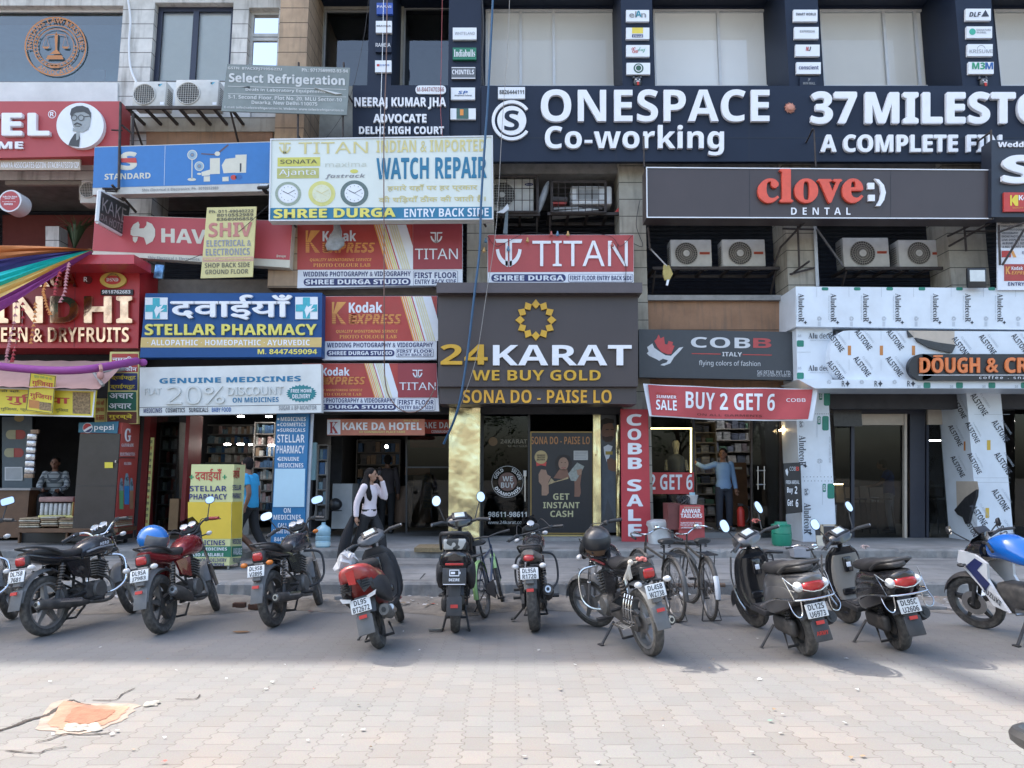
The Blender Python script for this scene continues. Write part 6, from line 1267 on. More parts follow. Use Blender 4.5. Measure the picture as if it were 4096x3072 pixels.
 for s in (-1,1): b.rings([[V((L-.72,s*(.11+o),.72)),V((L-.76,s*(.13+o),.5)),V((L-1.0,s*(.14+o),.55)),V((L-1.08,s*(.13+o),.7))] for o in (0,.025)])
 k(b,'side_panel')
 tx = L-1.5;b = MB(TAIL)
 if lampbig: b.box((tx-.012,0,.77),(.06,.125,.085),bev=.025,seg=3);b.use(BLACKM).box((tx+.012,0,.77),(.07,.165,.125),bev=.03,seg=3)
 else: b.loft([(tx-.045,.77,.03,.015),(tx-.03,.775,.06,.03),(tx+.02,.78,.065,.035)],12)
 k(b,'tail_light')
 b = MB(fendm);fender(b,0,Rr,Rr+.07,60,168 if flap else 150,.075);b.box((-.3,0,.6),(.05,.1,.16),Matrix.Rotation(R(20),3,'Y'),bev=.01)
 if flap: b.box((-.355,0,.4),(.012,.15,.2),Matrix.Rotation(R(18),3,'Y'),bev=.004)
 k(b,'rear_mudguard');b = MB(REDS);b.box((-.375,0,.47),(.012,.08,.03),Matrix.Rotation(R(18),3,'Y'));k(b,'reflector')
 rt = Matrix.Rotation(R(14),3,'Y');c = V((-.335,0,.63));b = MB(PLATE);b.box(c,(.008,.21,.115),rt,bev=.004);pl = k(b,'number_plate');plate_text(pl,c,rt,.21,.115,plate)
 for s in (-1,1): lamp(root,'indicator',V((-.3,s*.16,.7)),(.035,.042,.027),ind,stem=V((-.25,s*.06,.7)));lamp(root,'indicator',V((hx+.16,s*.2,hz-.02)),(.035,.04,.026),ind,stem=V((hx+.13,s*.09,hz-.02)),xf=xf)
 # frame, engine, drive
 b = MB(BLACKM);b.tube([(hx,0,.9),(hx-.06,0,.75),(hx-.04,0,.45),(L-.45,0,.24),(L-.8,0,.25)],.02,8);b.tube([(hx,0,.88),(L-.75,0,.76),(L-1.35,.06,.76)],.018,7);b.tube([(L-.75,0,.76),(L-1.35,-.06,.76)],.018,7)
 for s in (-1,1): b.tube([(L-.75,s*.05,.74),(L-.78,s*.09,.3)],.017,6);b.tube([(L-.78,s*.1,.36),(0,s*.1,Rr)],.021,7);b.tube([(L-.78,s*.1,.42),(-.02,s*.13,.66)],.012,6)
 k(b,'frame')
 b = MB(ENGB);b.box((L-.62,0,.36),(.34,.22,.2),bev=.05,seg=3);b.use(ENG)
 for s in (-1,1): b.lathe([(.001,s*.14),(.085,s*.138),(.1,s*.11),(.1,0)],20,(L-.58,0,.36),'y')
 rt = Matrix.Rotation(R(18),3,'Y')
 for i in range(7): b.box((L-.5+i*.008,0,.5+i*.027),(.15,.16,.012),rt)
 b.use(ENGB).box((L-.47,0,.58),(.1,.11,.2),rt);b.box((L-.66,0,.56),(.1,.09,.1),bev=.02);k(b,'engine')
 b = MB(ENG);b.curve([(L-.41,-.03,.5),(L-.34,-.06,.42),(L-.38,-.12,.27),(L-.55,-.15,.23),(L-.8,-.15,.25)],.02,8,5)
 mp = ([(L-.8,-.155,.25),(L-.95,-.165,.27),(L-1.25,-.17,.3),(L-1.5,-.17,.33)],[.022,.048,.052,.05]) if muff == 'long' else ([(L-.8,-.155,.25),(L-.95,-.17,.32),(L-1.15,-.18,.38),(L-1.27,-.185,.42)],[.022,.06,.07,.062])
 b.use(ENGB if muff != 'long' else MATS.get('engine_black')).tube(mp[0],mp[1],14);e = V(mp[0][-1]);d_ = (e-V(mp[0][-2])).normalized();b.use(STEEL).tube([e,e+d_*.015],[mp[1][-1]*.75,mp[1][-1]*.6],12);b.use(BLACK).tube([e+d_*.013,e+d_*.018],.02,10)
 b.use(CHROME).tube([V(mp[0][1])+V((0,-.035,.025)),V(mp[0][2])+V((0,-.035,.025))],.024,6);k(b,'exhaust')
 b = MB(ENGB);b.rings([[V((x,.1+o,z)) for x,z in ((L-.75,.3),(L-.75,.42),(-.06,.38),(-.1,.3),(-.06,.24))] for o in (0,.035)]);k(b,'chain_cover')
 for s in (-1,1):
  b = MB(BLACKM);lo,hi = V((.02,s*.135,Rr+.02)),V((.13,s*.135,.7));b.tube([lo,lo.lerp(hi,.4)],.022,8);b.tube([hi,lo.lerp(hi,.4)],.013,8);spring(b.use(M('spring_metal',(.2,.16,.13),.4,metal=.6)),lo.lerp(hi,.28),lo.lerp(hi,.95),.032);k(b,'shock_absorber')
 for s in (-1,1): b = MB(BLACKM);b.tube([(L-.72,s*.1,.27),(L-.72,s*.27,.27)],.016,7);b.tube([(L-.72,s*.17,.272),(L-.72,s*.29,.272)],.022,7);k(b,'footrest');b = MB(BLACKM);b.tube([(L-1.0,s*.12,.4),(L-1.02,s*.25,.4)],.017,7);k(b,'rear_footrest')
 b = MB(BLACKM);b.tube([(L-.72,.1,.22),(L-.76,.3,.045)],.014,7);b.box((L-.765,.315,.05),(.08,.04,.012));k(b,'side_stand')
 b = MB(BLACKM);b.tube([(L-.8,.1,.22),(L-.98,.14,.12)],.013,6);b.tube([(L-.8,-.1,.22),(L-.98,-.14,.12)],.013,6);b.tube([(L-.98,.14,.12),(L-.98,-.14,.12)],.012,6);k(b,'centre_stand')
 if crash:
  for s in (-1,1): b = MB(crash);b.curve([(hx-.02,s*.05,.72),(hx+.05,s*.2,.7),(hx+.06,s*.27,.62),(hx+.03,s*.28,.42),(hx-.06,s*.22,.33),(hx-.12,s*.08,.3)],.0145,8,5);k(b,'crash_guard')
 if saree:
  b = MB(saree)
  for i in range(4): x = .02+.055*i;b.curve([(x-.16,.16,.58),(x-.17,.2,.5),(x-.16,.21,.42),(x-.13,.19,.34)],.006,5,4)
  for z in (.36,.46,.56): b.curve([(-.17,.19,z),(-.08,.21,z),(.08,.2,z)],.007,5,3)
  for i in range(6): b.tube([(-.02+.045*i,.14,.3),(-.02+.045*i,.27,.29)],.005,5)
  b.tube([(-.04,.27,.29),(.22,.27,.29)],.007,5);b.tube([(-.04,.14,.3),(.22,.14,.3)],.007,5);k(b,'saree_guard')
 return root
RED_ = M('metallic_dark_red',(.22,.012,.018),.22,metal=.35,coat=.6,var=.1);GTANK = M('black_grey_tank',(.035,.036,.04),.22,coat=.6,var=.1);GSTR = M('grey_graphic',(.25,.26,.28),.35,var=.05);REDB = M('red_graphic',(.3,.03,.035),.3,var=.1);BLK2 = M('blue_black_paint',(.018,.02,.028),.2,coat=.6,var=.1)
moto('black motorcycle cut by the left edge of the view, with a square bright mirror',(-5.55,6.9),88,-7,28,PLB,stripe=GSTR,chromebar=True,mirrors=('R',),msize=(.075,.045),mshape=5,rim=ALLOY,up=1.1,crash=CHROME)
moto('black and grey motorcycle with a chrome crash guard, side on at the far left',(-4.6,7.28),79,-9,30,GTANK,decal='HERO',stripe=GSTR,plate=('DL7SB','7681'),crash=CHROME,ind=CLEAR,mirrors=(),chromebar=True,L=1.24)
moto('dark red motorcycle with a blue helmet on its seat',(-3.5,7.38),88,-10,26,RED_,tail=RED_,panel=RED_,plate=('DL9SA','J7983'),ind=CLEAR,mirrors=('R',),msize=(.06,.045),muff='short',grips=M('red_grip',(.25,.03,.03),.6),rim=ALLOYB,tyre_r=.11,dials=2,screen=True)
moto('black motorcycle with amber indicators before the tall blue sign',(-2.48,7.7),83,-8,22,BLK2,plate=('DL9SB','V2895'),ind=AMB,crash=BLACKM,mirrors=('L','R'),msize=(.085,.05),mshape=2.6,rim=ALLOYB,dials=2,up=1.05)
moto('black motorcycle seen straight from behind, with a silver tail unit',(.24,7.5),85,-4,20,PLB,tail=M('silver_tail',(.32,.3,.28),.35,metal=.5,dust=.3),plate=('DL9SA','R1720'),ind=CLEAR,lampbig=False,mirrors=(),muff='short',rim=ALLOYB,crash=BLACKM,tyre_r=.12,dials=1,screen=True,flap=False,up=.35)
moto('red and black motorcycle with a wire leg guard and a helmet on its mirror',(1.22,6.5),106,-9,38,PLB,tail=PLB,panel=PLB,stripe=REDB,plate=('DL4SB','W2738'),decal='Plus',ind=CLEAR,crash=GUARD,saree=GUARD,mirrors=(),rim=ALLOY,tyre_r=.1,L=1.27)
# ---- scooters
def vloft(b,secs,n=16,sub=2,e=2.6):
 """secs along z: (z, x, half width, half depth)"""
 if sub: secs = spline_t(secs,sub)
 rs = []
 for z,x,w,d in secs: rs.append([V((x+d*math.copysign(abs(math.sin(a))**(2/e),math.sin(a)),w*math.copysign(abs(math.cos(a))**(2/e),math.cos(a)),z)) for a in [2*math.pi*i/n for i in range(n)]])
 return b.rings(rs)
def scooter(label,loc,rz,lean=-8,steer=22,body=PLB,side=None,inner=PLT,apron=None,seat=SEAT,plate=('DL9S','1234'),kind='family',mirrors=('L','R'),msize=(.055,.065),mshape=2.6,guard=False,ev=False,stand=False,lcd=(.5,.55,.56),L=1.24,sc=None):
 side = side or body;apron = apron or body;Rr = .235;root = root_at('scooter',label,'scooter',loc,rz,lean,'two-wheelers parked along the kerb',sc);k = lambda b,n,par=None: b.build(n,par or root,w=False)
 hx,hz = L-.33,.94;ax = V((math.sin(R(25)),0,-math.cos(R(25))));h0 = V((hx,0,hz));xf = Matrix.Translation(h0) @ Matrix.Rotation(-R(steer),4,ax) @ Matrix.Translation(-h0)
 wheel(root,0,Rr,.105,ALLOYB,5,ri=.14);wheel(root,L,Rr,.095,ALLOYB,5,xf=xf,ri=.14)
 b = MB(BLACKM);b.m = xf
 for s in (-1,1): b.tube([(L,s*.075,Rr),(L-.15,s*.07,Rr+.33)],.022,8)
 b.tube([(L-.15,0,Rr+.33),h0],.028,8);k(b,'front_fork');b = MB(body);b.m = xf;fender(b,L,Rr,Rr+.045,0,175,.085,flat=.5);k(b,'front_mudguard')
 # leg shield: outer apron and inner panel
 b = MB(apron);vloft(b,[(.27,L-.33,.13,.07),(.36,L-.27,.2,.08),(.5,L-.24,.225,.07),(.68,L-.26,.215,.065),(.8,L-.3,.185,.06),(.88,L-.34,.11,.05)],18,3);ap_ = k(b,'front_apron')
 b = MB(inner);vloft(b,[(.34,L-.34,.15,.055),(.5,L-.325,.185,.05),(.68,L-.335,.175,.05),(.8,L-.36,.14,.05)],16,2);ip = k(b,'inner_panel')
 b = MB(PLB);b.box((L-.4,0,.7),(.05,.1,.16),bev=.015,seg=2);b.box((L-.385,0,.42),(.04,.24,.07),bev=.015);k(b,'glove_box',ip)
 if guard: b = MB(LETW);b.box((L-.43,0,.7),(.006,.05,.05),bev=.002);b.use(STEEL);b.lathe([(.02,-.01),(.02,0),(.001,0)],10,(L-.43,-.1,.72),'x');k(b,'badge',ip)
 b = MB(PLT);b.box((L-.52,0,.3),(.42,.3,.06),bev=.02);b.box((L-.52,0,.335),(.36,.25,.012),bev=.004);k(b,'floorboard')
 # handlebar cowl
 b = MB(body if kind != 'sport' else M('grey_cowl',(.09,.095,.105),.4,var=.1));b.m = xf;b.loft([(hx-.1,hz+.02,.1,.035),(hx-.05,hz+.035,.17,.055),(hx+.05,hz+.05,.165,.075),(hx+.14,hz+.03,.12,.07),(hx+.19,hz+.0,.06,.04)],18,sub=2);k(b,'handlebar_cowl')
 rt = Matrix.Rotation(R(-32),3,'Y');b = MB(BLACK);b.m = xf;b.box((hx-.03,0,hz+.102),(.12,.2,.02),rt,bev=.01);d = k(b,'instrument_panel');b = MB(M('scooter_lcd',lcd,.12));b.m = xf;b.box((hx-.036,0,hz+.113),(.08,.13,.008),rt,bev=.003);k(b,'display',d)
 for s in (-1,1):
  b = MB(BLACKM);b.m = xf;b.tube([(hx-.04,s*.13,hz+.03),(hx-.07,s*.22,hz+.05),(hx-.1,s*.25,hz+.05)],.016,7);b.tube([(hx-.085,s*.23,hz+.052),(hx-.15,s*.37,hz+.04)],.02,9);b.use(STEEL).tube([(hx-.15,s*.37,hz+.04),(hx-.155,s*.38,hz+.04)],.016,8);b.use(BLACKM).tube([(hx-.03,s*.22,hz+.04),(hx-.07,s*.36,hz+.025)],.007,5);k(b,'handlebar')
  if ('L' if s > 0 else 'R') in mirrors: mirror(root,(hx-.06,s*.2,hz+.07),(hx-.03,s*.29,hz+.28),mshape,msize,BLACKM,xf,14,-s*10)
 lamp(root,'headlight',V((hx+.17,0,hz+.0)),(.05,.09,.055),CLEAR,xf=xf)
 # body, seat
 if kind == 'sport': bsec = [(-.47,.79,.05,.03,2.4,0),(-.43,.765,.13,.075,2.6,0),(-.28,.71,.185,.12,2.8,0),(-.05,.62,.19,.15,3,0),(.18,.56,.18,.18,3,0),(.36,.51,.165,.19,3,0),(.47,.45,.12,.14,3,0)]
 else: bsec = [(-.46,.74,.05,.03,2.4,0),(-.42,.72,.12,.07,2.6,0),(-.28,.66,.185,.13,2.8,0),(-.05,.6,.2,.16,3,0),(.18,.56,.195,.19,3,0),(.36,.51,.17,.2,3,0),(.47,.45,.13,.15,3,0)]
 b = MB(body);b.loft(bsec,20,sub=3);bd = k(b,'body')
 _ = ([(-.46,.74,.05,.03,2.4,0),(-.42,.72,.12,.07,2.6,0),(-.28,.66,.185,.13,2.8,0),(-.05,.6,.205,.17,3,0),(.18,.56,.2,.19,3,0),(.36,.51,.175,.2,3,0),(.47,.45,.13,.15,3,0)])
 b = MB(side)
 for s in (-1,1): b.loft([(-.36,.62,.02,.03,2.4,s*.15),(-.2,.58,.05,.1,2.6,s*.17),(.08,.52,.055,.13,2.6,s*.175),(.3,.47,.04,.11,2.6,s*.165),(.4,.45,.01,.04,2.4,s*.15)],12,sub=2)
 k(b,'side_panel')
 b = MB(seat if not ev else SEAT);b.loft([(.5,.72,.05,.03),(.46,.745,.1,.045),(.3,.765,.14,.055),(.1,.77,.15,.05),(-.05,.785,.14,.04),(-.2,.79,.09,.03)] if kind == 'sport' else [(.5,.72,.05,.03),(.46,.745,.1,.045),(.3,.765,.14,.055),(.1,.775,.15,.055),(-.02,.8,.15,.055),(-.2,.825,.145,.05),(-.34,.83,.1,.035),(-.38,.825,.05,.015)],18,sub=3);k(b,'seat')
 if ev: b = MB(seat);b.box((-.4,0,.845),(.05,.25,.1),Matrix.Rotation(R(-12),3,'Y'),bev=.02,seg=3);k(b,'backrest')
 b = MB(BLACKM)
 if kind == 'sport': b.curve([(-.1,.12,.79),(-.16,.1,.84),(-.18,0,.85),(-.16,-.1,.84),(-.1,-.12,.79)],.012,7,4)
 else: b.curve([(-.12,.17,.78),(-.3,.165,.86 if not ev else .92),(-.43,.1,.885 if not ev else .945),(-.45,0,.89 if not ev else .95),(-.43,-.1,.885 if not ev else .945),(-.3,-.165,.86 if not ev else .92),(-.12,-.17,.78)],.017,8,5);k(b,'grab_rail')
 if kind == 'sport':
  b = MB(PLT)
  for s in (-1,1):
   b.rings([[V((x-o,s*y,z)) for y,z,x in ((.03,.7,-.43),(.15,.73,-.33),(.17,.64,-.31),(.07,.58,-.4))] for o in (-.02,.03)])
   for i in range(4): z = .625+i*.022;b.use(BLACK).box((-.42+.0*i,s*.105,z),(.06,.1-.008*i,.008),Matrix.Rotation(R(s*-28),3,'Z'));b.use(PLT)
  k(b,'tail_vents');b = MB(TAIL);b.rings([[V((-.475+o,y,z)) for y,z in ((-.03,.8),(.06,.79),(.05,.68),(-.02,.67))] for o in (0,.05)]);k(b,'tail_light')
 else:
  b = MB(TAIL);b.loft([(-.475,.69,.08,.03,3,0),(-.46,.69,.105,.042,3,0),(-.4,.69,.12,.05,3,0)],16) if not ev else b.box((-.475,0,.675),(.02,.2,.02),bev=.006);k(b,'tail_light')
  if not ev:
   for s in (-1,1): lamp(root,'indicator',V((-.4,s*.13,.69)),(.06,.048,.045),CLEAR if guard else AMB)
 if kind == 'sport':
  for s in (-1,1): b = MB(CLEAR);b.rings([[V((-.4-o,s*y,z)) for y,z in ((.08,.545),(.19,.575),(.17,.535),(.1,.52))] for o in (0,.02)]);k(b,'indicator')
 # rear: mudguard, plate, drive unit, exhaust, stands
 fm = FEND if kind != 'family' else PLT;b = MB(fm);fender(b,0,Rr,Rr+.075,40,150,.1,flat=.4);b.box((-.36,0,.45),(.03,.14,.2),Matrix.Rotation(R(20),3,'Y'),bev=.012);b.box((-.415,0,.3),(.014,.17,.17),Matrix.Rotation(R(14),3,'Y'),bev=.006);k(b,'rear_mudguard')
 rt = Matrix.Rotation(R(14),3,'Y');c = V((-.41,0,.475)) if not ev else V((-.455,0,.565))
 if ev:
  b = MB(BLACKM);b.box(c,(.02,.26,.15),rt,bev=.006);b.use(LETW).box(c+rt @ V((-.012,0,-.07)),(.004,.24,.006),rt);pl = k(b,'number_plate')
  b = MB(LETW);q = lambda y,z,w_,h: b.box(c+rt @ V((-.012,y,z)),(.003,w_,h),rt)
  q(0,.055,.1,.008);q(0,.005,.1,.008);q(.05,.03,.008,.058);q(-.05,.03,.008,.058);q(-.062,.03,.01,.02);q(.015,.03,.045,.02);b.use(BLACK);k(b,'battery_emblem',pl);plate_text(pl,c+rt @ V((-.006,0,-.03)),rt,.14,.03,('DEZIRE',),LETW)
 else: b = MB(PLATE);b.box(c,(.008,.21,.12),rt,bev=.004);pl = k(b,'number_plate');plate_text(pl,c,rt,.21,.12,plate)
 b = MB(REDS);b.box((-.43 if not ev else -.425,0,.375 if not ev else .3),(.01,.08,.03),rt);k(b,'reflector')
 b = MB(ENGB);b.box((.1,.12,.27),(.42,.09,.15),bev=.04,seg=3);b.use(ENG).box((.28,.0,.3),(.2,.2,.16),bev=.03);k(b,'drive_unit')
 if not ev: b = MB(BLACKM if kind != 'sport' else ENG);b.tube([(.26,-.1,.24),(.1,-.16,.26),(.06,-.17,.28),(-.22,-.19,.35),(-.3,-.19,.37)],[.018,.02,.055,.065,.05],14);b.use(STEEL).tube([(.04,-.225,.3),(-.18,-.245,.36)],[.03,.03],8);b.use(BLACK).tube([(-.3,-.19,.37),(-.31,-.19,.372)],.024,10);k(b,'exhaust')
 for s in ((1,) if not ev else (1,-1)): b = MB(BLACKM);lo,hi = V((-.02,s*.13,Rr+.02)),V((-.06,s*.13,.55));b.tube([lo,hi],.013,6);spring(b,lo.lerp(hi,.2),lo.lerp(hi,.9),.03,8);k(b,'shock_absorber')
 b = MB(BLACKM)
 if stand:
  for s in (-1,1): b.tube([(.22,s*.1,.2),(.1,s*.15,.02),(.02,s*.16,.012)],.014,7)
  b.tube([(.16,.12,.11),(.16,-.12,.11)],.012,6);b.use(STEEL).tube([(.02,.16,.015),(-.06,.3,.03)],.014,6);k(b,'centre_stand')
 else: b.tube([(.38,.13,.22),(.32,.34,.05)],.013,7);b.box((.315,.35,.05),(.09,.04,.01));k(b,'side_stand');b = MB(BLACKM);b.tube([(.22,.1,.18),(.05,.16,.09),(.05,-.16,.09),(.22,-.1,.18)],.013,6);k(b,'centre_stand')
 if guard:
  b = MB(GUARD);b.curve([(-.3,.22,.77),(-.43,.17,.7),(-.5,.06,.66),(-.505,0,.655),(-.5,-.06,.66),(-.43,-.17,.7),(-.3,-.22,.77)],.005,6,5);b.curve([(.3,.25,.44),(-.1,.26,.56),(-.42,.21,.59),(-.5,.1,.595),(-.51,0,.595),(-.5,-.1,.595),(-.42,-.21,.59),(-.1,-.26,.56),(.3,-.25,.44)],.009,8,5)
  for s in (-1,1): b.tube([(-.3,s*.22,.77),(-.42,s*.2,.59)],.005,6);b.curve([(-.34,s*.23,.58),(-.42,s*.24,.5),(-.44,s*.2,.45),(-.42,s*.15,.47),(-.42,s*.14,.58)],.006,6,4)
  b.curve([(L-.3,.24,.82),(L-.24,.26,.6),(L-.26,.24,.4),(L-.3,.19,.27)],.011,7,5);k(b,'chrome_guard')
 else: b = MB(BLACKM);b.box((.3,.17,.3),(.1,.1,.02),bev=.005);k(b,'footrest')
 return root
SRED = M('scooter_red',(.32,.02,.018),.3,coat=.5,var=.1,dust=.2);SGREY = M('scooter_graphite',(.1,.1,.105),.3,metal=.4,coat=.5,var=.1,dust=.15)
s5 = scooter('red and black scooter with vents in its tail and a white bag on it',(-1.2,6.78),91,-16,20,SRED,side=PLT,apron=PLT,inner=PLT,plate=('DL9S','BT2672'),kind='sport',mirrors=(),lcd=(.55,.6,.6))
CAMO = M('camouflage_seat',(.06,.065,.065),.6,var=.1)
t_ = CAMO.node_tree;n_ = t_.nodes.new('ShaderNodeTexNoise');n_.inputs['Scale'].default_value = 11;n_.inputs['Detail'].default_value = 1;r_ = t_.nodes.new('ShaderNodeValToRGB');r_.color_ramp.interpolation = 'CONSTANT'
r_.color_ramp.elements[0].color = (.05,.055,.055,1);r_.color_ramp.elements[1].position = .5;r_.color_ramp.elements[1].color = (.42,.43,.42,1);t_.links.new(t_.nodes.new('ShaderNodeTexCoord').outputs['Object'],n_.inputs['Vector']);t_.links.new(n_.outputs['Fac'],r_.inputs['Fac']);t_.links.new(r_.outputs[0],t_.nodes['Principled BSDF'].inputs['Base Color'])
s6 = scooter('black electric scooter on its centre stand with a camouflage seat',(-.57,7.44),92,0,10,PLB,side=PLT,inner=PLB,seat=CAMO,kind='family',ev=True,stand=True,mirrors=('L','R'),msize=(.06,.06),mshape=2,sc=(.93,.88,1.07))
s12 = scooter('graphite scooter with chrome rails and ARMY on its mudflap',(2.6,6.5),93,-10,24,SGREY,inner=PLB,apron=PLB,plate=('DL12S','U6973'),guard=True,mirrors=('L','R'),msize=(.055,.07),mshape=2.4,lcd=(.35,.38,.4))
def fa(u,v,d): return V((-.432,.06*(1-2*u),.27+.035*v))
text_q(s12,'lettering','ARMY',REDS,fa,'b',0,0,0,False)
s13 = scooter('black scooter with a beige inner panel and chrome tail rails',(3.53,6.7),87,-10,24,PLB,inner=M('beige_plastic',(.27,.25,.22),.45,var=.08,dust=.2),plate=('DL9SC','U2606'),guard=True,mirrors=('L','R'),msize=(.055,.06),mshape=2.4,lcd=(.6,.68,.75))
# black scooter just poking into the near corner
sb = copy_tree(s6,(1.47,1.5,0),0,'dark scooter cut off by the bottom right corner');sb.rotation_euler = (0,0,0)
for ch in list(sb.children):
 if ch.name.startswith(('backrest','mirror')):
  for c in list(ch.children): bpy.data.objects.remove(c)
  bpy.data.objects.remove(ch)
# ---- sport bike at the right edge, facing left
SW = M('sport_white',(.68,.7,.72),.25,coat=.5,var=.05);SBL = M('sport_blue',(.01,.13,.5),.18,coat=.7,var=.06);SNV = M('sport_navy',(.02,.03,.12),.3,coat=.5)
def sport(label,loc,rz,lean,steer):
 L,Rr = 1.34,.3;root = root_at('sport_bike',label,'motorcycle',loc,rz,lean,'two-wheelers parked along the kerb');k = lambda b,n,par=None: b.build(n,par or root,w=False)
 hx,hz = L-.36,.92;ax = V((math.sin(R(25)),0,-math.cos(R(25))));h0 = V((hx,0,hz));xf = Matrix.Translation(h0) @ Matrix.Rotation(-R(steer),4,ax) @ Matrix.Translation(-h0)
 wheel(root,0,Rr,.14,ALLOYB,5);wheel(root,L,Rr,.1,ALLOYB,5,xf=xf);b = MB(BLACKM);b.m = xf
 for s in (-1,1): b.tube([(L,s*.095,Rr),(L-.13,s*.095,Rr+.3),(hx+.02,s*.095,hz)],.021,8)
 k(b,'front_fork');b = MB(PLT);b.m = xf;fender(b,L,Rr,Rr+.03,20,150,.07);k(b,'front_mudguard')
 b = MB(STEEL);b.m = xf;b.lathe([(.13,.05),(.13,.055),(.07,.055)],24,(L,.0,Rr),'y');k(b,'brake_disc')
 for s in (-1,1):
  b = MB(SW);o0,o1 = .15,.175
  out = [(L-.08,.86),(L-.02,.74),(L-.12,.66),(L-.28,.52),(L-.42,.34),(L-.62,.3),(L-.5,.46),(L-.42,.6),(L-.45,.76),(L-.3,.84)]
  b.prism([V((x,s*o0,z)) for x,z in out],V((0,s*.03,0)));fo = k(b,'side_fairing');b = MB(SNV);b.prism([V((x,s*(o1+.008),z)) for x,z in ((L-.3,.8),(L-.14,.7),(L-.36,.48),(L-.44,.56),(L-.3,.68),(L-.4,.76))],V((0,s*.004,0)));k(b,'fairing_graphic',fo)
  def fn(u,v,d,s=s): x = (L-.33-.2*u) if s > 0 else (L-.53+.2*u);z = .37+.055*v+(.12*(1-u) if s > 0 else .12*u);return V((x-.02*v,s*(o1+.016),z-.02))
  text_q(fo,'lettering','SUZUKI',DARKT,fn,'b',0,0,0,False)
 b = MB(PLB);b.loft([(L-.36,.86,.16,.1),(L-.2,.84,.16,.12),(L-.06,.77,.12,.1),(L+.02,.72,.06,.05)],16,sub=2);k(b,'nose_fairing');b = MB(glass('smoked_screen',None) if 'smoked_screen' in MATS else BLACK);b.add([(L-.1,y,.84) for y in (-.11,0,.11)]+[(L-.24,y,.98) for y in (-.12,0,.12)]+[(L-.38,y*.8,1.06) for y in (-.1,0,.1)],[(0,1,4,3),(1,2,5,4),(3,4,7,6),(4,5,8,7)],True);k(b,'windscreen')
 b = MB(SBL);b.loft([(L-.4,.86,.08,.07),(L-.46,.9,.16,.11),(L-.6,.92,.175,.13),(L-.76,.88,.15,.12),(L-.88,.82,.1,.07)],18,sub=3);tk = k(b,'fuel_tank');b = MB(CHROME);b.lathe([(.03,0),(.03,.01),(.001,.012)],14,(L-.56,0,1.045));k(b,'fuel_cap',tk)
 b = MB(SEAT);b.loft([(L-.84,.79,.09,.03),(L-1.0,.78,.13,.04),(L-1.15,.8,.12,.045),(L-1.3,.88,.1,.045),(L-1.5,.92,.07,.03)],14,sub=2);k(b,'seat');b = MB(SW);b.loft([(L-.9,.72,.1,.05),(L-1.2,.76,.13,.06),(L-1.45,.84,.09,.045),(L-1.62,.9,.04,.02)],14,sub=2);k(b,'tail_cowl')
 b = MB(TAIL);b.box((L-1.6,0,.87),(.03,.1,.04),bev=.01);k(b,'tail_light');b = MB(ENGB);b.box((L-.62,0,.42),(.4,.26,.3),bev=.06,seg=3);b.tube([(.05,.1,.32),(L-.8,.1,.4)],.025,8);b.tube([(.05,-.1,.32),(L-.8,-.1,.4)],.025,8);k(b,'engine');b = MB(ENGB);b.tube([(L-.5,-.1,.25),(L-.9,-.16,.22),(L-1.2,-.18,.36),(L-1.4,-.19,.46)],[.025,.05,.06,.055],12);k(b,'exhaust')
 b = MB(BLACKM);b.m = xf
 for s in (-1,1): b.tube([(hx+.02,s*.1,hz+.06),(hx-.06,s*.2,hz+.09),(hx-.15,s*.34,hz+.05)],.016,7)
 k(b,'handlebar');b = MB(BLACK);b.box((hx+.08,0,hz+.14),(.1,.16,.04),Matrix.Rotation(R(-40),3,'Y'),bev=.012);k(b,'instrument_panel')
 for s in (-1,1): mirror(root,(L-.2,s*.12,.96),(L-.18,s*.33,1.1),2.6,(.075,.045),BLACKM,None,4,40);lamp(root,'indicator',V((L-.14,s*.24,.72)),(.05,.035,.02),BLACKM,stem=V((L-.14,s*.16,.72)))
 b = MB(BLACKM);b.tube([(L-.75,.12,.24),(L-.8,.33,.05)],.015,7);b.box((L-.805,.345,.052),(.08,.04,.012));k(b,'side_stand');b = MB(STEEL);b.tube([(L-.8,.13,.32),(L-.8,.27,.33)],.014,6);b.box((L-.75,.17,.33),(.1,.02,.05));k(b,'footrest')
 return root
sport('blue and white sports motorcycle cut off by the right edge',(5.02,6.36),97,-8,28)
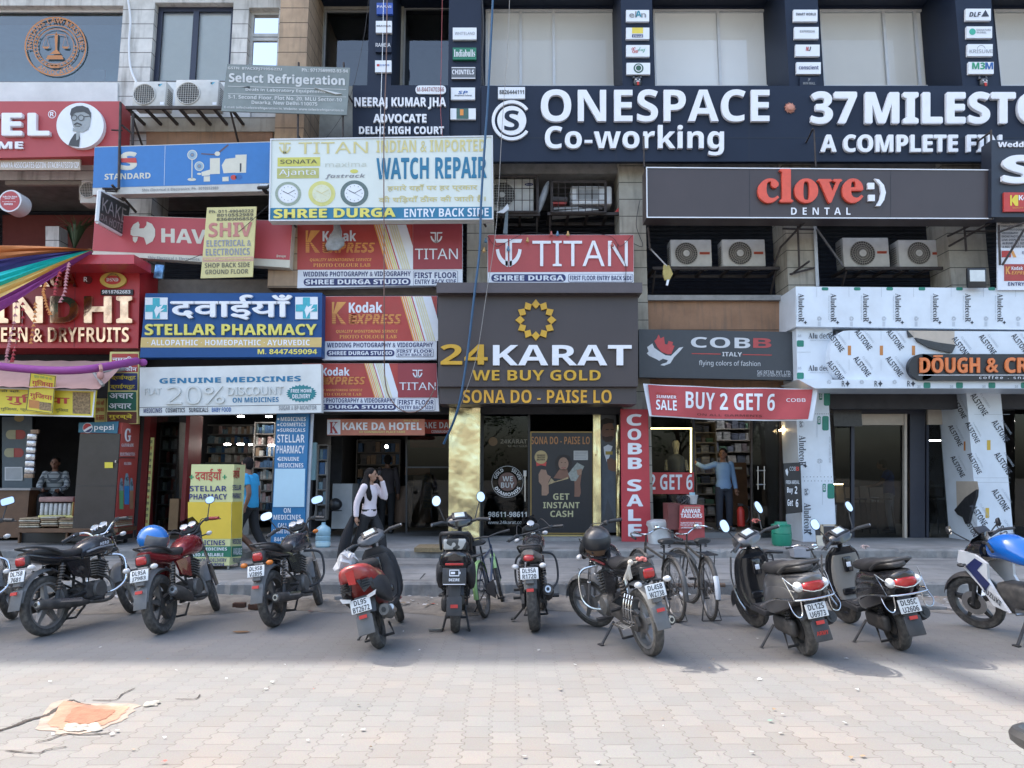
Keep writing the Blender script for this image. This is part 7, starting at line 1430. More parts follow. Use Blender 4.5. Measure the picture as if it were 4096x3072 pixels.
# ---- bicycles
def bicycle(label,loc,rz,lean,steer,fm,Rr=.33,L=1.05,fenders=None,flat=True,carrier=True,mtb=False,group='bicycles at the kerb',saddle=SEAT,stand='double',patch=None,sc=None):
 root = root_at('bicycle',label,'bicycle',loc,rz,lean,group,sc);k = lambda b,n,par=None: b.build(n,par or root,w=False)
 hx,hz = L-.2,Rr+.42;ax = V((math.sin(R(20)),0,-math.cos(R(20))));h0 = V((hx,0,hz));xf = Matrix.Translation(h0) @ Matrix.Rotation(-R(steer),4,ax) @ Matrix.Translation(-h0)
 tw = .05 if mtb else .034;wheel(root,0,Rr,tw,ALLOY,xf=None,wire=True,hub=.025,ri=Rr-.04);wheel(root,L,Rr,tw,ALLOY,xf=xf,wire=True,hub=.025,ri=Rr-.04)
 bb = V((.42,0,Rr-.05));st = V((.24,0,Rr+.36));b = MB(fm);b.tube([bb,st],.016,8);b.tube([st+V((.02,0,-.04)),h0+V((-.01,0,-.02))],.016,8);b.tube([bb,h0+V((.02,0,-.12))],.018,8);b.tube([h0+V((0,0,.03)),h0+ax*.16],.019,8)
 for s in (-1,1): b.tube([bb,(0,s*.05,Rr)],.01,6);b.tube([st+V((.01,0,-.06)),(0,s*.05,Rr)],.009,6)
 k(b,'frame');b = MB(fm);b.m = xf
 for s in (-1,1): b.tube([h0+ax*.14+V((0,s*.04,0)),(L,s*.045,Rr)],.011,6)
 b.tube([h0+ax*.15,h0-ax*.14],.012,7);k(b,'fork');b = MB(CHROME if not mtb else BLACKM);b.m = xf;c = h0-ax*.14
 for s in (-1,1): b.curve([c,c+V((.02,s*.06,.01)),c+V((.0,s*.2,.05)),c+V((-.08,s*.28,.04)),c+V((-.2,s*.29,.0))] if not mtb else [c,c+V((0,s*.14,.02)),c+V((-.03,s*.3,.02))],.011,7,4)
 ho = k(b,'handlebar')
 for s in (-1,1): g = MB(BLACKM);g.m = xf;g.tube([c+V((-.12,s*.29,.02)),c+V((-.22,s*.29,-.0))] if not mtb else [c+V((-.02,s*.22,.02)),c+V((-.03,s*.32,.02))],.016,7);k(g,'grip',ho)
 if not mtb: b = MB(CHROME);b.m = xf;b.lathe([(.001,.03),(.035,.02),(.04,0),(.03,-.006)],14,c+V((-.04,-.16,.07)));k(b,'bell')
 b = MB(BLACKM);b.tube([st,st+V((-.02,0,.12))],.012,7)
 if not mtb:
  for s in (-1,1): spring(b,st+V((-.07,s*.05,.09)),st+V((-.07,s*.05,.15)),.018,3,.004)
 k(b,'seat_post');b = MB(saddle);b.loft([(.38,st.z+.15,.02,.02),(.3,st.z+.155,.035,.025),(.2,st.z+.165,.09,.03),(.12,st.z+.17,.11,.035),(.07,st.z+.165,.08,.025)],14,sub=2);k(b,'saddle')
 if fenders:
  for cx,a0,a1,x in ((0,30,190,None),(L,-10,150,xf)): b = MB(fenders);b.m = x;fender(b,cx,Rr,Rr+.03,a0,a1,.03,18,.5);k(b,'mudguard')
 if patch: b = MB(patch);fender(b,0,Rr,Rr+.034,150,188,.033,8,.5);k(b,'mudguard_patch')
 if carrier:
  b = MB(BLACKM);z = Rr+.4
  for s in (-1,1): b.tube([(.2,s*.07,z),(-.22,s*.075,z),(-.22,0,z)],.008,5);b.tube([(0,s*.06,Rr),(-.12,s*.07,z)],.006,5)
  for x in (.1,0,-.1): b.tube([(x,.07,z),(x,-.07,z)],.006,5)
  k(b,'carrier')
 b = MB(BLACKM);b.lathe([(.09,-.008),(.09,.008)],22,bb+V((0,-.04,0)),'y');b.tube([bb+V((0,-.06,0)),bb+V((.1,-.07,-.13))],.009,6);b.tube([bb+V((0,.06,0)),bb+V((-.1,.07,.13))],.009,6)
 for p in (bb+V((.1,-.11,-.13)),bb+V((-.1,.11,.13))): b.box(p,(.08,.09,.02))
 b.rings([[V((x,-.05-o,z)) for x,z in ((.42,Rr+.06),(0,Rr+.04),(-.04,Rr),(0,Rr-.04),(.42,Rr-.16),(.5,Rr-.05))] for o in (0,.012)]);k(b,'crank_and_chain')
 b = MB(BLACKM)
 if stand == 'double':
  for s in (-1,1): b.tube([(0,s*.05,Rr),(-.05,s*.12,.01)],.006,5)
  b.tube([(-.05,.12,.01),(-.05,-.12,.01)],.006,5);b.tube([(0,.05,Rr),(-.02,.12,.01),(-.05,.12,.01)],.005,5)
 else: b.tube([(.3,.04,Rr-.04),(.22,.22,.03)],.009,6)
 k(b,'stand');return root
OLD = M('old_bicycle_paint',(.05,.048,.045),.55,metal=.3,var=.4,dust=.4);OLDF = M('old_mudguard',(.12,.115,.11),.5,metal=.4,var=.5,sc=12,dust=.4);LIME = M('lime_green',(.3,.5,.2),.45,var=.15)
bicycle('small bicycle with lime green mudguards by the black electric scooter',(-.29,8.2),79,-9,14,M('dark_blue_frame',(.03,.05,.09),.35,var=.1),.31,.96,LIME,mtb=True,carrier=True,stand='side')
bikes = bicycle('old black bicycle with a rusty mudguard, left of its white-patched twin',(1.78,7.95),99,-3,10,OLD,.345,1.08,OLDF)
bicycle('old black bicycle with a white patch on its rear mudguard',(2.17,8.02),91,-2,28,OLD,.345,1.08,OLD,patch=PALE)
bicycle('old bicycle half hidden between the graphite and the beige-panel scooter',(2.98,8.8),6,-3,0,OLD,.34,1.05,None,sc=(.87,.87,.76))
# ------------------------------------------------------------------ inside the shops
def boxpx(b,q,Y,dep,**k):
 x0,y0,x1,y1 = q;p,r = P(x0,y1,Y),P(x1,y0,Y);b.box(((p.x+r.x)/2,Y+dep/2,(p.z+r.z)/2),(abs(r.x-p.x),dep,abs(r.z-p.z)),**k);return b
GC = [M('goods_%d' % i,c,.55,var=.3,sc=18) for i,c in enumerate(((.5,.5,.48),(.3,.06,.05),(.06,.14,.28),(.45,.36,.08),(.08,.22,.12),(.35,.24,.16),(.12,.12,.13),(.45,.3,.28),(.2,.3,.35)))]
def shelf(label,q,Y,dep,rows,cols,pal,seed,wood=None,cat='shelf',fill=.85,fold=False):
 x0,y0,x1,y1 = q;A,B_ = P(x0,y1,Y),P(x1,y0,Y);rn = random.Random(seed);W,H = B_.x-A.x,B_.z-A.z;root = thing('shop_shelf',label,cat,((A.x+B_.x)/2,Y+dep/2,A.z));b = MB(wood or M('shelf_board',(.2,.19,.18),.6,var=.2))
 for i in range(rows+1): b.b2(A.x,B_.x,Y,Y+dep,A.z+H*i/rows-.012,A.z+H*i/rows+.012)
 for x in (A.x,B_.x): b.b2(x-.015,x+.015,Y+.003,Y+dep-.003,A.z,B_.z)
 b.b2(A.x,B_.x,Y+dep-.02,Y+dep,A.z,B_.z);b.build('shelf_frame',root);g = MB(pal[0]);h = H/rows
 for i in range(rows):
  x = A.x+.02
  while x < B_.x-.05:
   w = W/cols*(.6+.8*rn.random());w = min(w,B_.x-.02-x)
   if rn.random() < fill:
    g.use(rn.choice(pal));hh = h*(.45+.4*rn.random());z = A.z+h*i+.013
    if fold:
     for s_ in range(int(hh/.035)): g.box((x+w/2,Y+.06+dep*.4+.01*rn.random(),z+.017+s_*.035),(w*.86,dep*.75,.03),bev=.012)
    else: g.box((x+w/2,Y+.04+dep*.35,z+hh/2),(w*.88,dep*.6,hh))
   x += w
 g.build('stacked_goods',root);return root
def lamp_tube(label,px,py,Y,w,s=14): b = MB(M('lit_tube',(1,.96,.9),.4,emit=s));c = P(px,py,Y);b.box(c,(w,.05,.035),bev=.01);b.top('ceiling_lamp',label,'lamp','lit lamps in the pharmacy')
for i,(x,y,lab) in enumerate(((963,1666,'lit lamp high at the left of the pharmacy'),(1075,1666,'lit lamp high beside the tall blue sign'),(910,1777,'lit lamp left in the lower pharmacy row'),(962,1777,'lit lamp second in the lower pharmacy row'),(1002,1778,'small lit lamp third in the lower pharmacy row'),(1086,1781,'lit lamp in the lower row beside the tall blue sign'))): lamp_tube(lab,x,y,15.6,.13 if i != 4 else .06)
MEDS = [GC[0],GC[0],GC[2],GC[7],GC[8],GC[5]]
shelf('pharmacy showcase of boxes between two red pillars',(618,1690,716,2130),14.5,.35,8,6,[GC[6],GC[5],GC[0],GC[1]],3);shelf('tall back wall of medicine boxes in the pharmacy',(770,1700,1105,2080),17.5,.35,10,26,MEDS,4)
shelf('side rack of white medicine boxes right of the pharmacy door',(1005,1690,1100,2010),15.8,.4,7,7,MEDS,5)
b = MB(M('pharmacy_counter',(.32,.31,.29),.4));boxpx(b,(760,2010,1000,2140),15.5,.5);b.top('counter','pale pharmacy counter behind the yellow stand','counter')
b = MB(M('cardboard',(.33,.2,.1),.8,var=.15));boxpx(b,(672,1995,716,2120),14.3,.18);b.top('cardboard_box','tall brown cardboard box in the pharmacy showcase','box')
RP = M('red_pillar_paint',(.2,.018,.018),.5,var=.12,sc=2)
b = MB(RP);boxpx(b,(546,1655,604,2150),14.1,.7);b.top('red_pillar','red painted pillar beside the drinks cooler','pillar');b = MB(RP);boxpx(b,(716,1655,762,2150),14.2,.6);b.top('red_pillar','narrower red pillar beside the pharmacy entrance','pillar')
b = MB(GLASSD);bq(b,(612,1660,716,2140),14.35,.01);b.top('shop_window','dark glass pane of the pharmacy showcase','window')
S = sign('price_strip','thin vertical yellow strip of small words by the red pillar',[(603,1750),(616,1750),(594,2105),(581,2105)],14.05,.02,PYEL)
for i in range(14): y = 1762+i*24.5;x = 605-i*1.5;S.t('दवा',(x-4,y,x+6,y+12),(DARKT,rd)[i % 4 == 1],'h')
S.done()
# sweets shop
S = sign('wall_board','grey-blue wall board with two red and cream capsule shapes',(8,1668,128,1960),15.2,.03,M('greyblue_board',(.12,.15,.17),.6));CRM = M('capsule_cream',(.42,.4,.25),.5)
for x0,y0,x1,y1 in ((25,1720,103,1757),(18,1793,95,1829)): S.rrect(x0,y0,x1,y1,17,M('capsule_red',(.4,.06,.05),.5),part='capsule');S.fill([(x0+17+17*math.cos(R(a)),(y0+y1)/2+18*math.sin(R(a))) for a in range(90,271,15)]+[((x0+x1)/2,y0),((x0+x1)/2,y1)],CRM,part='capsule',lift=.012)
S.disc(77,1672,20,15,M('label_tan',(.4,.3,.12),.5));S.rect(22,1868,93,1922,ALU,part='notice',raised=.02);S.rect(26,1872,89,1918,M('notice_grey',(.42,.44,.46),.5),part='notice',lift=.026);S.done()
root = thing('packet_strip','hanging strip of silver snack packets in the sweets shop','packets',P(125,1895,14.2));b = MB(M('silver_foil',(.5,.5,.53),.25,metal=.8,var=.5,sc=12,bump=.8,bsc=14))
for i in range(6): boxpx(b,(106-i*2.2,1735+i*27,147-i*2.2,1760+i*27),14.2+.02*(i % 2),.06,bev=.02)
b.use(GC[5]);boxpx(b,(94,1895,132,1912),14.2,.06,bev=.01);boxpx(b,(120,1718,155,1735),14.22,.05,bev=.01);b.build('packets',root)
b = MB(WOOD);boxpx(b,(-220,1960,118,2150),14.0,.6);b.use(M('counter_top',(.3,.3,.3),.3));boxpx(b,(-220,1953,122,1961),13.95,.7);b.top('counter','dark wooden sweets counter with a pale top','counter')
root = thing('snack_case','white case of upright snack bags with a pink cloth on top','case',P(222,2070,13.3));b = MB(GC[0]);rr2 = random.Random(8)
for i in range(7): boxpx(b,(156+i*18.5,2012,173+i*18.5,2062),13.3,.3,bev=.02)
b.build('snack_bags',root);b = MB(M('dusty_pink_cloth',(.3,.18,.16),.8,var=.3,bump=.4));boxpx(b,(153,1988,293,2008),13.25,.4,bev=.02);b.build('cloth_cover',root);b = MB(PYEL);boxpx(b,(286,2008,292,2064),13.26,.4);boxpx(b,(152,2062,292,2070),13.28,.38);b.build('case_frame',root)
TRM = [M('tray_tan',(.34,.26,.16),.6,var=.4,sc=20),M('tray_pale',(.42,.38,.3),.6,var=.4,sc=20),M('tray_brown',(.22,.14,.08),.6,var=.4,sc=20)]
for i,(x0,x1,y0,lab) in enumerate(((72,160,2072,'tray stack of biscuits at the left of the sweets table'),(160,232,2068,'tray stack of pale snacks in the middle of the sweets table'),(232,320,2074,'tray stack behind the grey scooter handlebar'),(395,470,2070,'tray stack with a reddish edge by the drinks cooler'))):
 b = MB(TRM[i % 3]);rn = random.Random(i)
 for k in range(5): b.use(TRM[(i+k) % 3]);boxpx(b,(x0+rn.random()*6,y0+k*8,x1-rn.random()*6,y0+k*8+6),13.0+rn.random()*.03,.55,bev=.008)
 b.top('tray_stack',lab,'trays','tray stacks on the sweets table')
b = MB(WOOD);boxpx(b,(60,2114,472,2130),12.95,.65);
for x in (75,265,455): boxpx(b,(x-5,2130,x+5,2172),13.0,.05);boxpx(b,(x-5,2130,x+5,2172),13.5,.05)
b.use(BLACK);boxpx(b,(70,2132,466,2170),13.56,.02);b.top('table','low table carrying the snack trays','table')
# drinks cooler seen from its right
Yf = 13.0;x0,x1 = P(306,1900,Yf).x,P(473,1900,Yf).x;zt,zb = Z(1690,Yf),Z(2155,Yf);root = thing('drinks_cooler','tall drinks cooler with a dark door and red side panel','cooler',((x0+x1)/2,Yf+.3,ZF));b = MB(M('cooler_red_side',(.4,.06,.05),.4,var=.08,sc=3));b.b2(x0,x1,Yf+.02,Yf+.64,zb+.05,zt);b.build('cabinet',root)
b = MB(M('cooler_door',(.035,.03,.03),.25,var=.3,sc=2));b.b2(x0+.01,x1-.015,Yf-.01,Yf+.015,zb+.08,Z(1735,Yf));b.use(BLACK).b2(x0+.02,x1-.03,Yf-.013,Yf-.009,Z(1945,Yf),Z(1942,Yf));b.build('door',root);b = MB(STEEL);b.b2(x1-.05,x1-.03,Yf-.05,Yf-.012,Z(1850,Yf),Z(1842,Yf));b.build('handle',root)
S = Board(root,Yf-.02);S.fill([(318,1691),(476,1686),(471,1734),(316,1730)],M('cooler_header_blue',(.02,.14,.22),.4),part='header',raised=.02,lift=0)
S.disc(354,1712,20,20,PRINTW,part='ball_logo',lift=.026);S.fill([(354+18*math.cos(R(a)),1712+18*math.sin(R(a))) for a in range(150,331,12)]+[(358,1708)],M('ball_red',(.4,.02,.03),.4),part='ball_logo',lift=.03);S.fill([(354+18*math.cos(R(a)),1712+18*math.sin(R(a))) for a in range(-5,136,12)]+[(352,1722)],NAVYP,part='ball_logo',lift=.03);S.t('pepsi',cI(765,600,922,658),LETW,'d',lift=.03)
S.rect(420,1849,453,1872,YEL,part='sticker',lift=.012);S.done();S = Board(root,plane=((x1,0,0),(1,0,0)))
sq = lambda *q: PT(cI,*q)
S.t('G',cI(1000,630,1052,738),LETW,'s',bold=.04);S.t('GATORADE',cI(975,752,1072,778),LETW,'s');S.t('ELECTROLYTES',cI(963,825,1082,850),LETW,'s');S.t('FLUIDS',cI(995,902,1052,925),LETW,'s');S.fill(sq(957,862,1085,864,1085,872,957,870),BLACK)
for x,w_,y0,m in ((975,34,1030,M('bottle_green',(.12,.35,.15),.4)),(1018,42,992,M('bottle_blue',(.04,.22,.5),.4)),(1056,32,1030,M('bottle_brown',(.35,.18,.1),.4))):
 S.fill(sq(x-w_*.2,y0,x+w_*.2,y0,x+w_*.45,y0+60,x+w_*.5,y0+100,x-w_*.5,y0+100,x-w_*.45,y0+60),GC[8],part='bottle_print');S.fill(sq(x-w_*.5,y0+101,x+w_*.5,y0+101,x+w_*.45,y0+250,x-w_*.45,y0+250),m,part='bottle_print');S.t('G',cI(x-8,y0+28,x+10,y0+62),BLACK,'s',lift=.012)
S.done();b = MB(BLACK)
for xx in (x0+.08,x1-.08):
 for yy in (Yf+.08,Yf+.55): b.lathe([(.001,-.02),(.04,-.02),(.04,.02),(.001,.02)],14,(xx,yy,ZF+.04),'x');b.box((xx,yy,ZF+.075),(.04,.05,.03))
b.b2(x0,x1,Yf+.02,Yf+.64,ZF+.08,zb+.05);b.build('castor_base',root)
# hotel entrance
shelf('dim rack of goods at the back of the hotel entrance',(1420,1760,1600,2060),18.3,.35,6,10,[GC[6],GC[5],GC[2]],9);shelf('poster-covered tall stand beside the water bottle',(1262,1780,1312,2080),14.6,.2,5,2,[GC[2],GC[8],GC[6],GC[0]],12)
b = MB(M('white_counter',(.36,.37,.38),.4,var=.1));boxpx(b,(1325,1935,1410,2115),14.9,.6);b.top('counter','white counter behind the woman on the phone','counter');b = MB(WOOD);boxpx(b,(1575,1945,1650,2090),16.0,.5);boxpx(b,(1650,1900,1725,2090),16.3,.4,bev=.02);b.top('counter','dark wooden counter deep in the hotel entrance','counter')
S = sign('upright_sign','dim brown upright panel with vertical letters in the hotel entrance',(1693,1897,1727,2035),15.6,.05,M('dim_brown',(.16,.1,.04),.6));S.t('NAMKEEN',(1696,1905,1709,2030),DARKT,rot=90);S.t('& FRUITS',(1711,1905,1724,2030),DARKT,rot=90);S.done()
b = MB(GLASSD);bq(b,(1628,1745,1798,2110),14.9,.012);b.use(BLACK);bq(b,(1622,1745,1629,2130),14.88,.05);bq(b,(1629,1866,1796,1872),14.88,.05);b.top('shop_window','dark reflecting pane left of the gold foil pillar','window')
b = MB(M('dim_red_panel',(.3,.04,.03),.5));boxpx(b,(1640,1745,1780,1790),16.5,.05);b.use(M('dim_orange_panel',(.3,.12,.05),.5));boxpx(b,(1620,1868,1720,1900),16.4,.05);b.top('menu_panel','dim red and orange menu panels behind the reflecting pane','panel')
for i,(x,y,lab) in enumerate(((1355,1793,'small lit bulb left in the hotel entrance'),(1546,1787,'small lit bulb deep in the hotel entrance'))): b = MB(M('lit_tube',None));b.ell(P(x,y,16.5),(.035,.035,.04),10,6);b.top('bulb',lab,'lamp','lit bulbs in the hotel entrance')
b = MB(M('mass_black',(.02,.02,.022),.9,var=.3));boxpx(b,(1318,1745,1370,1935),15.2,.1);b.top('dark_mass','black curtain at the left of the hotel entrance','mass')  # plain black block for the dark mass left in the entrance
b = MB(M('pale_pole_paint',(.5,.52,.55),.4));b.tube([P(1249,1655,13.5),P(1226,2120,13.5)],.035,10);b.top('steel_pole','thin pale pole right of the tall blue sign','pole')
b = MB(M('pale_cyan_board',(.3,.48,.53),.5));boxpx(b,(1243,1770,1264,1920),14.0,.1);b.top('side_panel','pale cyan strip behind the thin pole','panel')
# clothes shop
SH = [M('shirt_%d' % i,c,.8,var=.2) for i,c in enumerate(((.3,.32,.36),(.14,.17,.25),(.42,.42,.44),(.08,.1,.16),(.1,.2,.16),(.22,.2,.24)))]
shelf('tall rack of folded shirts behind the blue-shirted man',(2778,1670,3000,2090),18.0,.5,9,8,SH,21,fold=True,fill=.95);shelf('side rack of folded shirts at the left of the clothes shop',(2790,1690,2862,2060),16.2,.5,9,3,SH,22,fold=True)
b = MB(M('led_strip',(1,.75,.3),.4,emit=6));bq(b,(2592,1711,2766,1716),14.9,.02);bq(b,(2762,1716,2767,1890),14.9,.02);b.top('led_strip','warm lit strip framing the clothes shop window','lamp')
b = MB(GLASSD);bq(b,(2606,1660,2772,2160),14.75,.012);b.use(BLACK);bq(b,(2770,1650,2779,2165),14.73,.06);b.top('shop_window','glass pane of the clothes shop display','window')
root = thing('mannequin','headless-dark mannequin bust with a pale head behind the display glass','mannequin',P(2700,1890,15.4));b = MB(M('mannequin_white',(.5,.49,.47),.4));b.lathe([(.001,.13),(.05,.12),(.078,.06),(.078,0),(.06,-.08),(.045,-.13),(.05,-.2)],16,P(2704,1785,15.4));b.build('head',root);b = MB(SH[3]);c = P(2704,1845,15.4);b.lathe([(.05,.16),(.16,.1),(.2,.0),(.18,-.2),(.19,-.35),(.001,-.36)],18,c);b.build('torso',root);b = MB(MATS['mannequin_white']);b.tube([c+V((-.2,0,.02)),c+V((-.23,-.05,-.2))],.04,8);b.tube([c+V((.2,0,.02)),c+V((.23,-.05,-.2))],.04,8);b.build('arms',root)
root = thing('glass_door','open glass door with a steel ladder handle in the clothes shop','door',P(3090,2150,14.7));b = MB(GLASSD);bq(b,(3008,1670,3120,2155),14.7,.012);b.build('pane',root);b = MB(STEEL)
for x in (3032,3057): b.tube([P(x,1865,14.62),P(x,1958,14.62)],.012,8)
for y in (1882,1938): b.tube([P(3026,y,14.62),P(3062,y,14.62)],.01,8)
b.build('handle',root);b = MB(M('dark_door_frame',(.035,.025,.022),.5));bq(b,(3118,1670,3130,2160),14.68,.06);bq(b,(3004,1670,3010,2160),14.68,.06);b.build('frame',root)
b = MB(WOOD);boxpx(b,(2920,1850,2985,2100),16.4,.5);b.use(GC[0]);boxpx(b,(2918,1868,2968,1877),16.35,.55);b.top('display_cabinet','dark cabinet with white ledges at the right of the clothes shop','cabinet')
b = MB(M('glossy_black_bin',(.03,.06,.05),.35));c = P(2632,2088,15.3);b.lathe([(.001,0),(.15,0),(.19,.5),(.001,.5)],20,c);b.use(M('grey_bin_lid',(.35,.36,.36),.4)).lathe([(.2,.5),(.2,.56),(.16,.6),(.001,.62)],20,c);b.top('dustbin','dark bin with a pale lid behind the display glass','bin')
root = thing('fire_extinguisher','red fire extinguisher on the clothes shop floor','fire extinguisher',P(2965,2105,15.0));c = P(2965,2105,15.0);b = MB(REDS);b.lathe([(.001,0),(.075,0),(.078,.05),(.078,.32),(.05,.38),(.03,.4),(.001,.4)],16,c);b.build('cylinder',root);b = MB(BLACK);b.box(c+V((0,0,.44)),(.1,.05,.05));b.curve([c+V((.03,0,.44)),c+V((.16,0,.38)),c+V((.17,0,.18)),c+V((.1,0,.08))],.012,6,5);b.build('hose_and_valve',root)
# bakery
FRD = M('charcoal_frame',(.02,.024,.04),.45);b = MB(FRD);Yb = 14.7
for q in ((3348,1600,3420,1660),(3420,1600,3640,1655),(3640,1590,3700,2160),(3706,1600,3716,2160)): bq(b,q,Yb,.08)
b.use(BEI);bq(b,(3712,1565,3800,1698),Yb-.05,.1);bq(b,(3435,1656,3625,1700),Yb-.04,.1);bq(b,(3618,1656,3628,2160),Yb-.06,.08);b.use(M('grey_soffit',(.2,.2,.2),.7));bq(b,(3335,1562,3712,1604),14.6,.1);b.use(FRD);bq(b,(3405,1700,3418,2150),Yb-.01,.06);b.top('door_frame','charcoal and beige door frame of the unfinished bakery','door frame')
b = MB(GLASSD);bq(b,(3340,1660,3406,2160),Yb+.02,.012);bq(b,(3418,1700,3618,2160),Yb+.02,.012);bq(b,(3716,1698,3815,2160),Yb+.02,.012);b.top('shop_window','bakery glass front reflecting trees','window')
b = MB(GLASSD);bq(b,(4060,1600,4500,2180),Yb+.02,.012);b.top('shop_window','dark glass at the right edge beyond the torn pillar wrap','window')
b = MB(PEEL);boxpx(b,(3336,1560,3440,1705),14.5,.02);b.top('black_sheet','black plastic sheet hanging at the top of the bakery door','sheet')
b = MB(M('cafe_counter',(.3,.26,.22),.6,var=.1));boxpx(b,(3345,1945,3560,2010),16.5,.6);b.use(M('cafe_dark',(.05,.035,.03),.7));boxpx(b,(3340,1950,3565,2150),17.2,.1);b.top('counter','beige bakery counter behind the glass','counter')
for i,x in enumerate((3430,3530,3770)):
 b = MB(BLACK);c = P(x,2120,15.9);z0 = ZF
 for sx in (-1,1):
  for sy in (-1,1): b.tube([(c.x+sx*.19,c.y+sy*.17,z0),(c.x+sx*.15,c.y+sy*.13,z0+.72)],.014,6)
 b.box((c.x,c.y,z0+.74),(.36,.32,.04),bev=.01);b.tube([(c.x-.16,c.y+.14,z0+.74),(c.x-.17,c.y+.16,z0+1.05)],.014,6);b.tube([(c.x+.16,c.y+.14,z0+.74),(c.x+.17,c.y+.16,z0+1.05)],.014,6);b.box((c.x,c.y+.16,z0+1.03),(.36,.025,.07));b.top('bar_stool',('black bar stool nearest the wrapped AludecoR pillar','black bar stool beside the beige door jamb','black bar stool behind the narrow right pane')[i],'stool','bar stools in the bakery')
for i,x in enumerate((3488,3507)): b = MB(PALE);b.lathe([(.001,0),(.035,0),(.045,.11),(.04,.11),(.001,.01)],12,P(x,2008,16.3));b.top('paper_cup',('left','right')[i]+' white paper cup of the pair on the bakery table','cup','paper cups in the bakery')
b = MB(M('lit_tube',None));b.box(P(3745,1762,16.0),(.3,.03,.02));b.top('ceiling_lamp','short lit tube behind the narrow right bakery pane','lamp');b = MB(M('warm_tube',(1,.7,.35),.4,emit=12));b.box(P(3350,1937,16.2),(.25,.03,.02));b.top('shelf_lamp','warm lit strip low behind the bakery glass','lamp')
b = MB(M('warm_tube',None));b.tube([P(3118,1722,14.55),P(3146,1715,14.4)],.02,6);b.top('strip_light','short warm tube beside the clothes shop door','lamp')
for i,(x,y,lab) in enumerate(((3480,1700,'added fill tube left in the bakery ceiling'),(3570,1705,'added fill tube right in the bakery ceiling'),(2900,1690,'added fill tube over the clothes shop shelves'),(2990,1700,'added fill tube at the right of the clothes shop ceiling'))): b = MB(MATS['lit_tube']);c = P(x,y,17.0);c.z = z1-.12;b.box(c,(.5,.04,.03));b.top('ceiling_lamp',lab,'lamp','added fill tubes in the shop ceilings')  # unseen tubes added to lighten the dark shop interiors
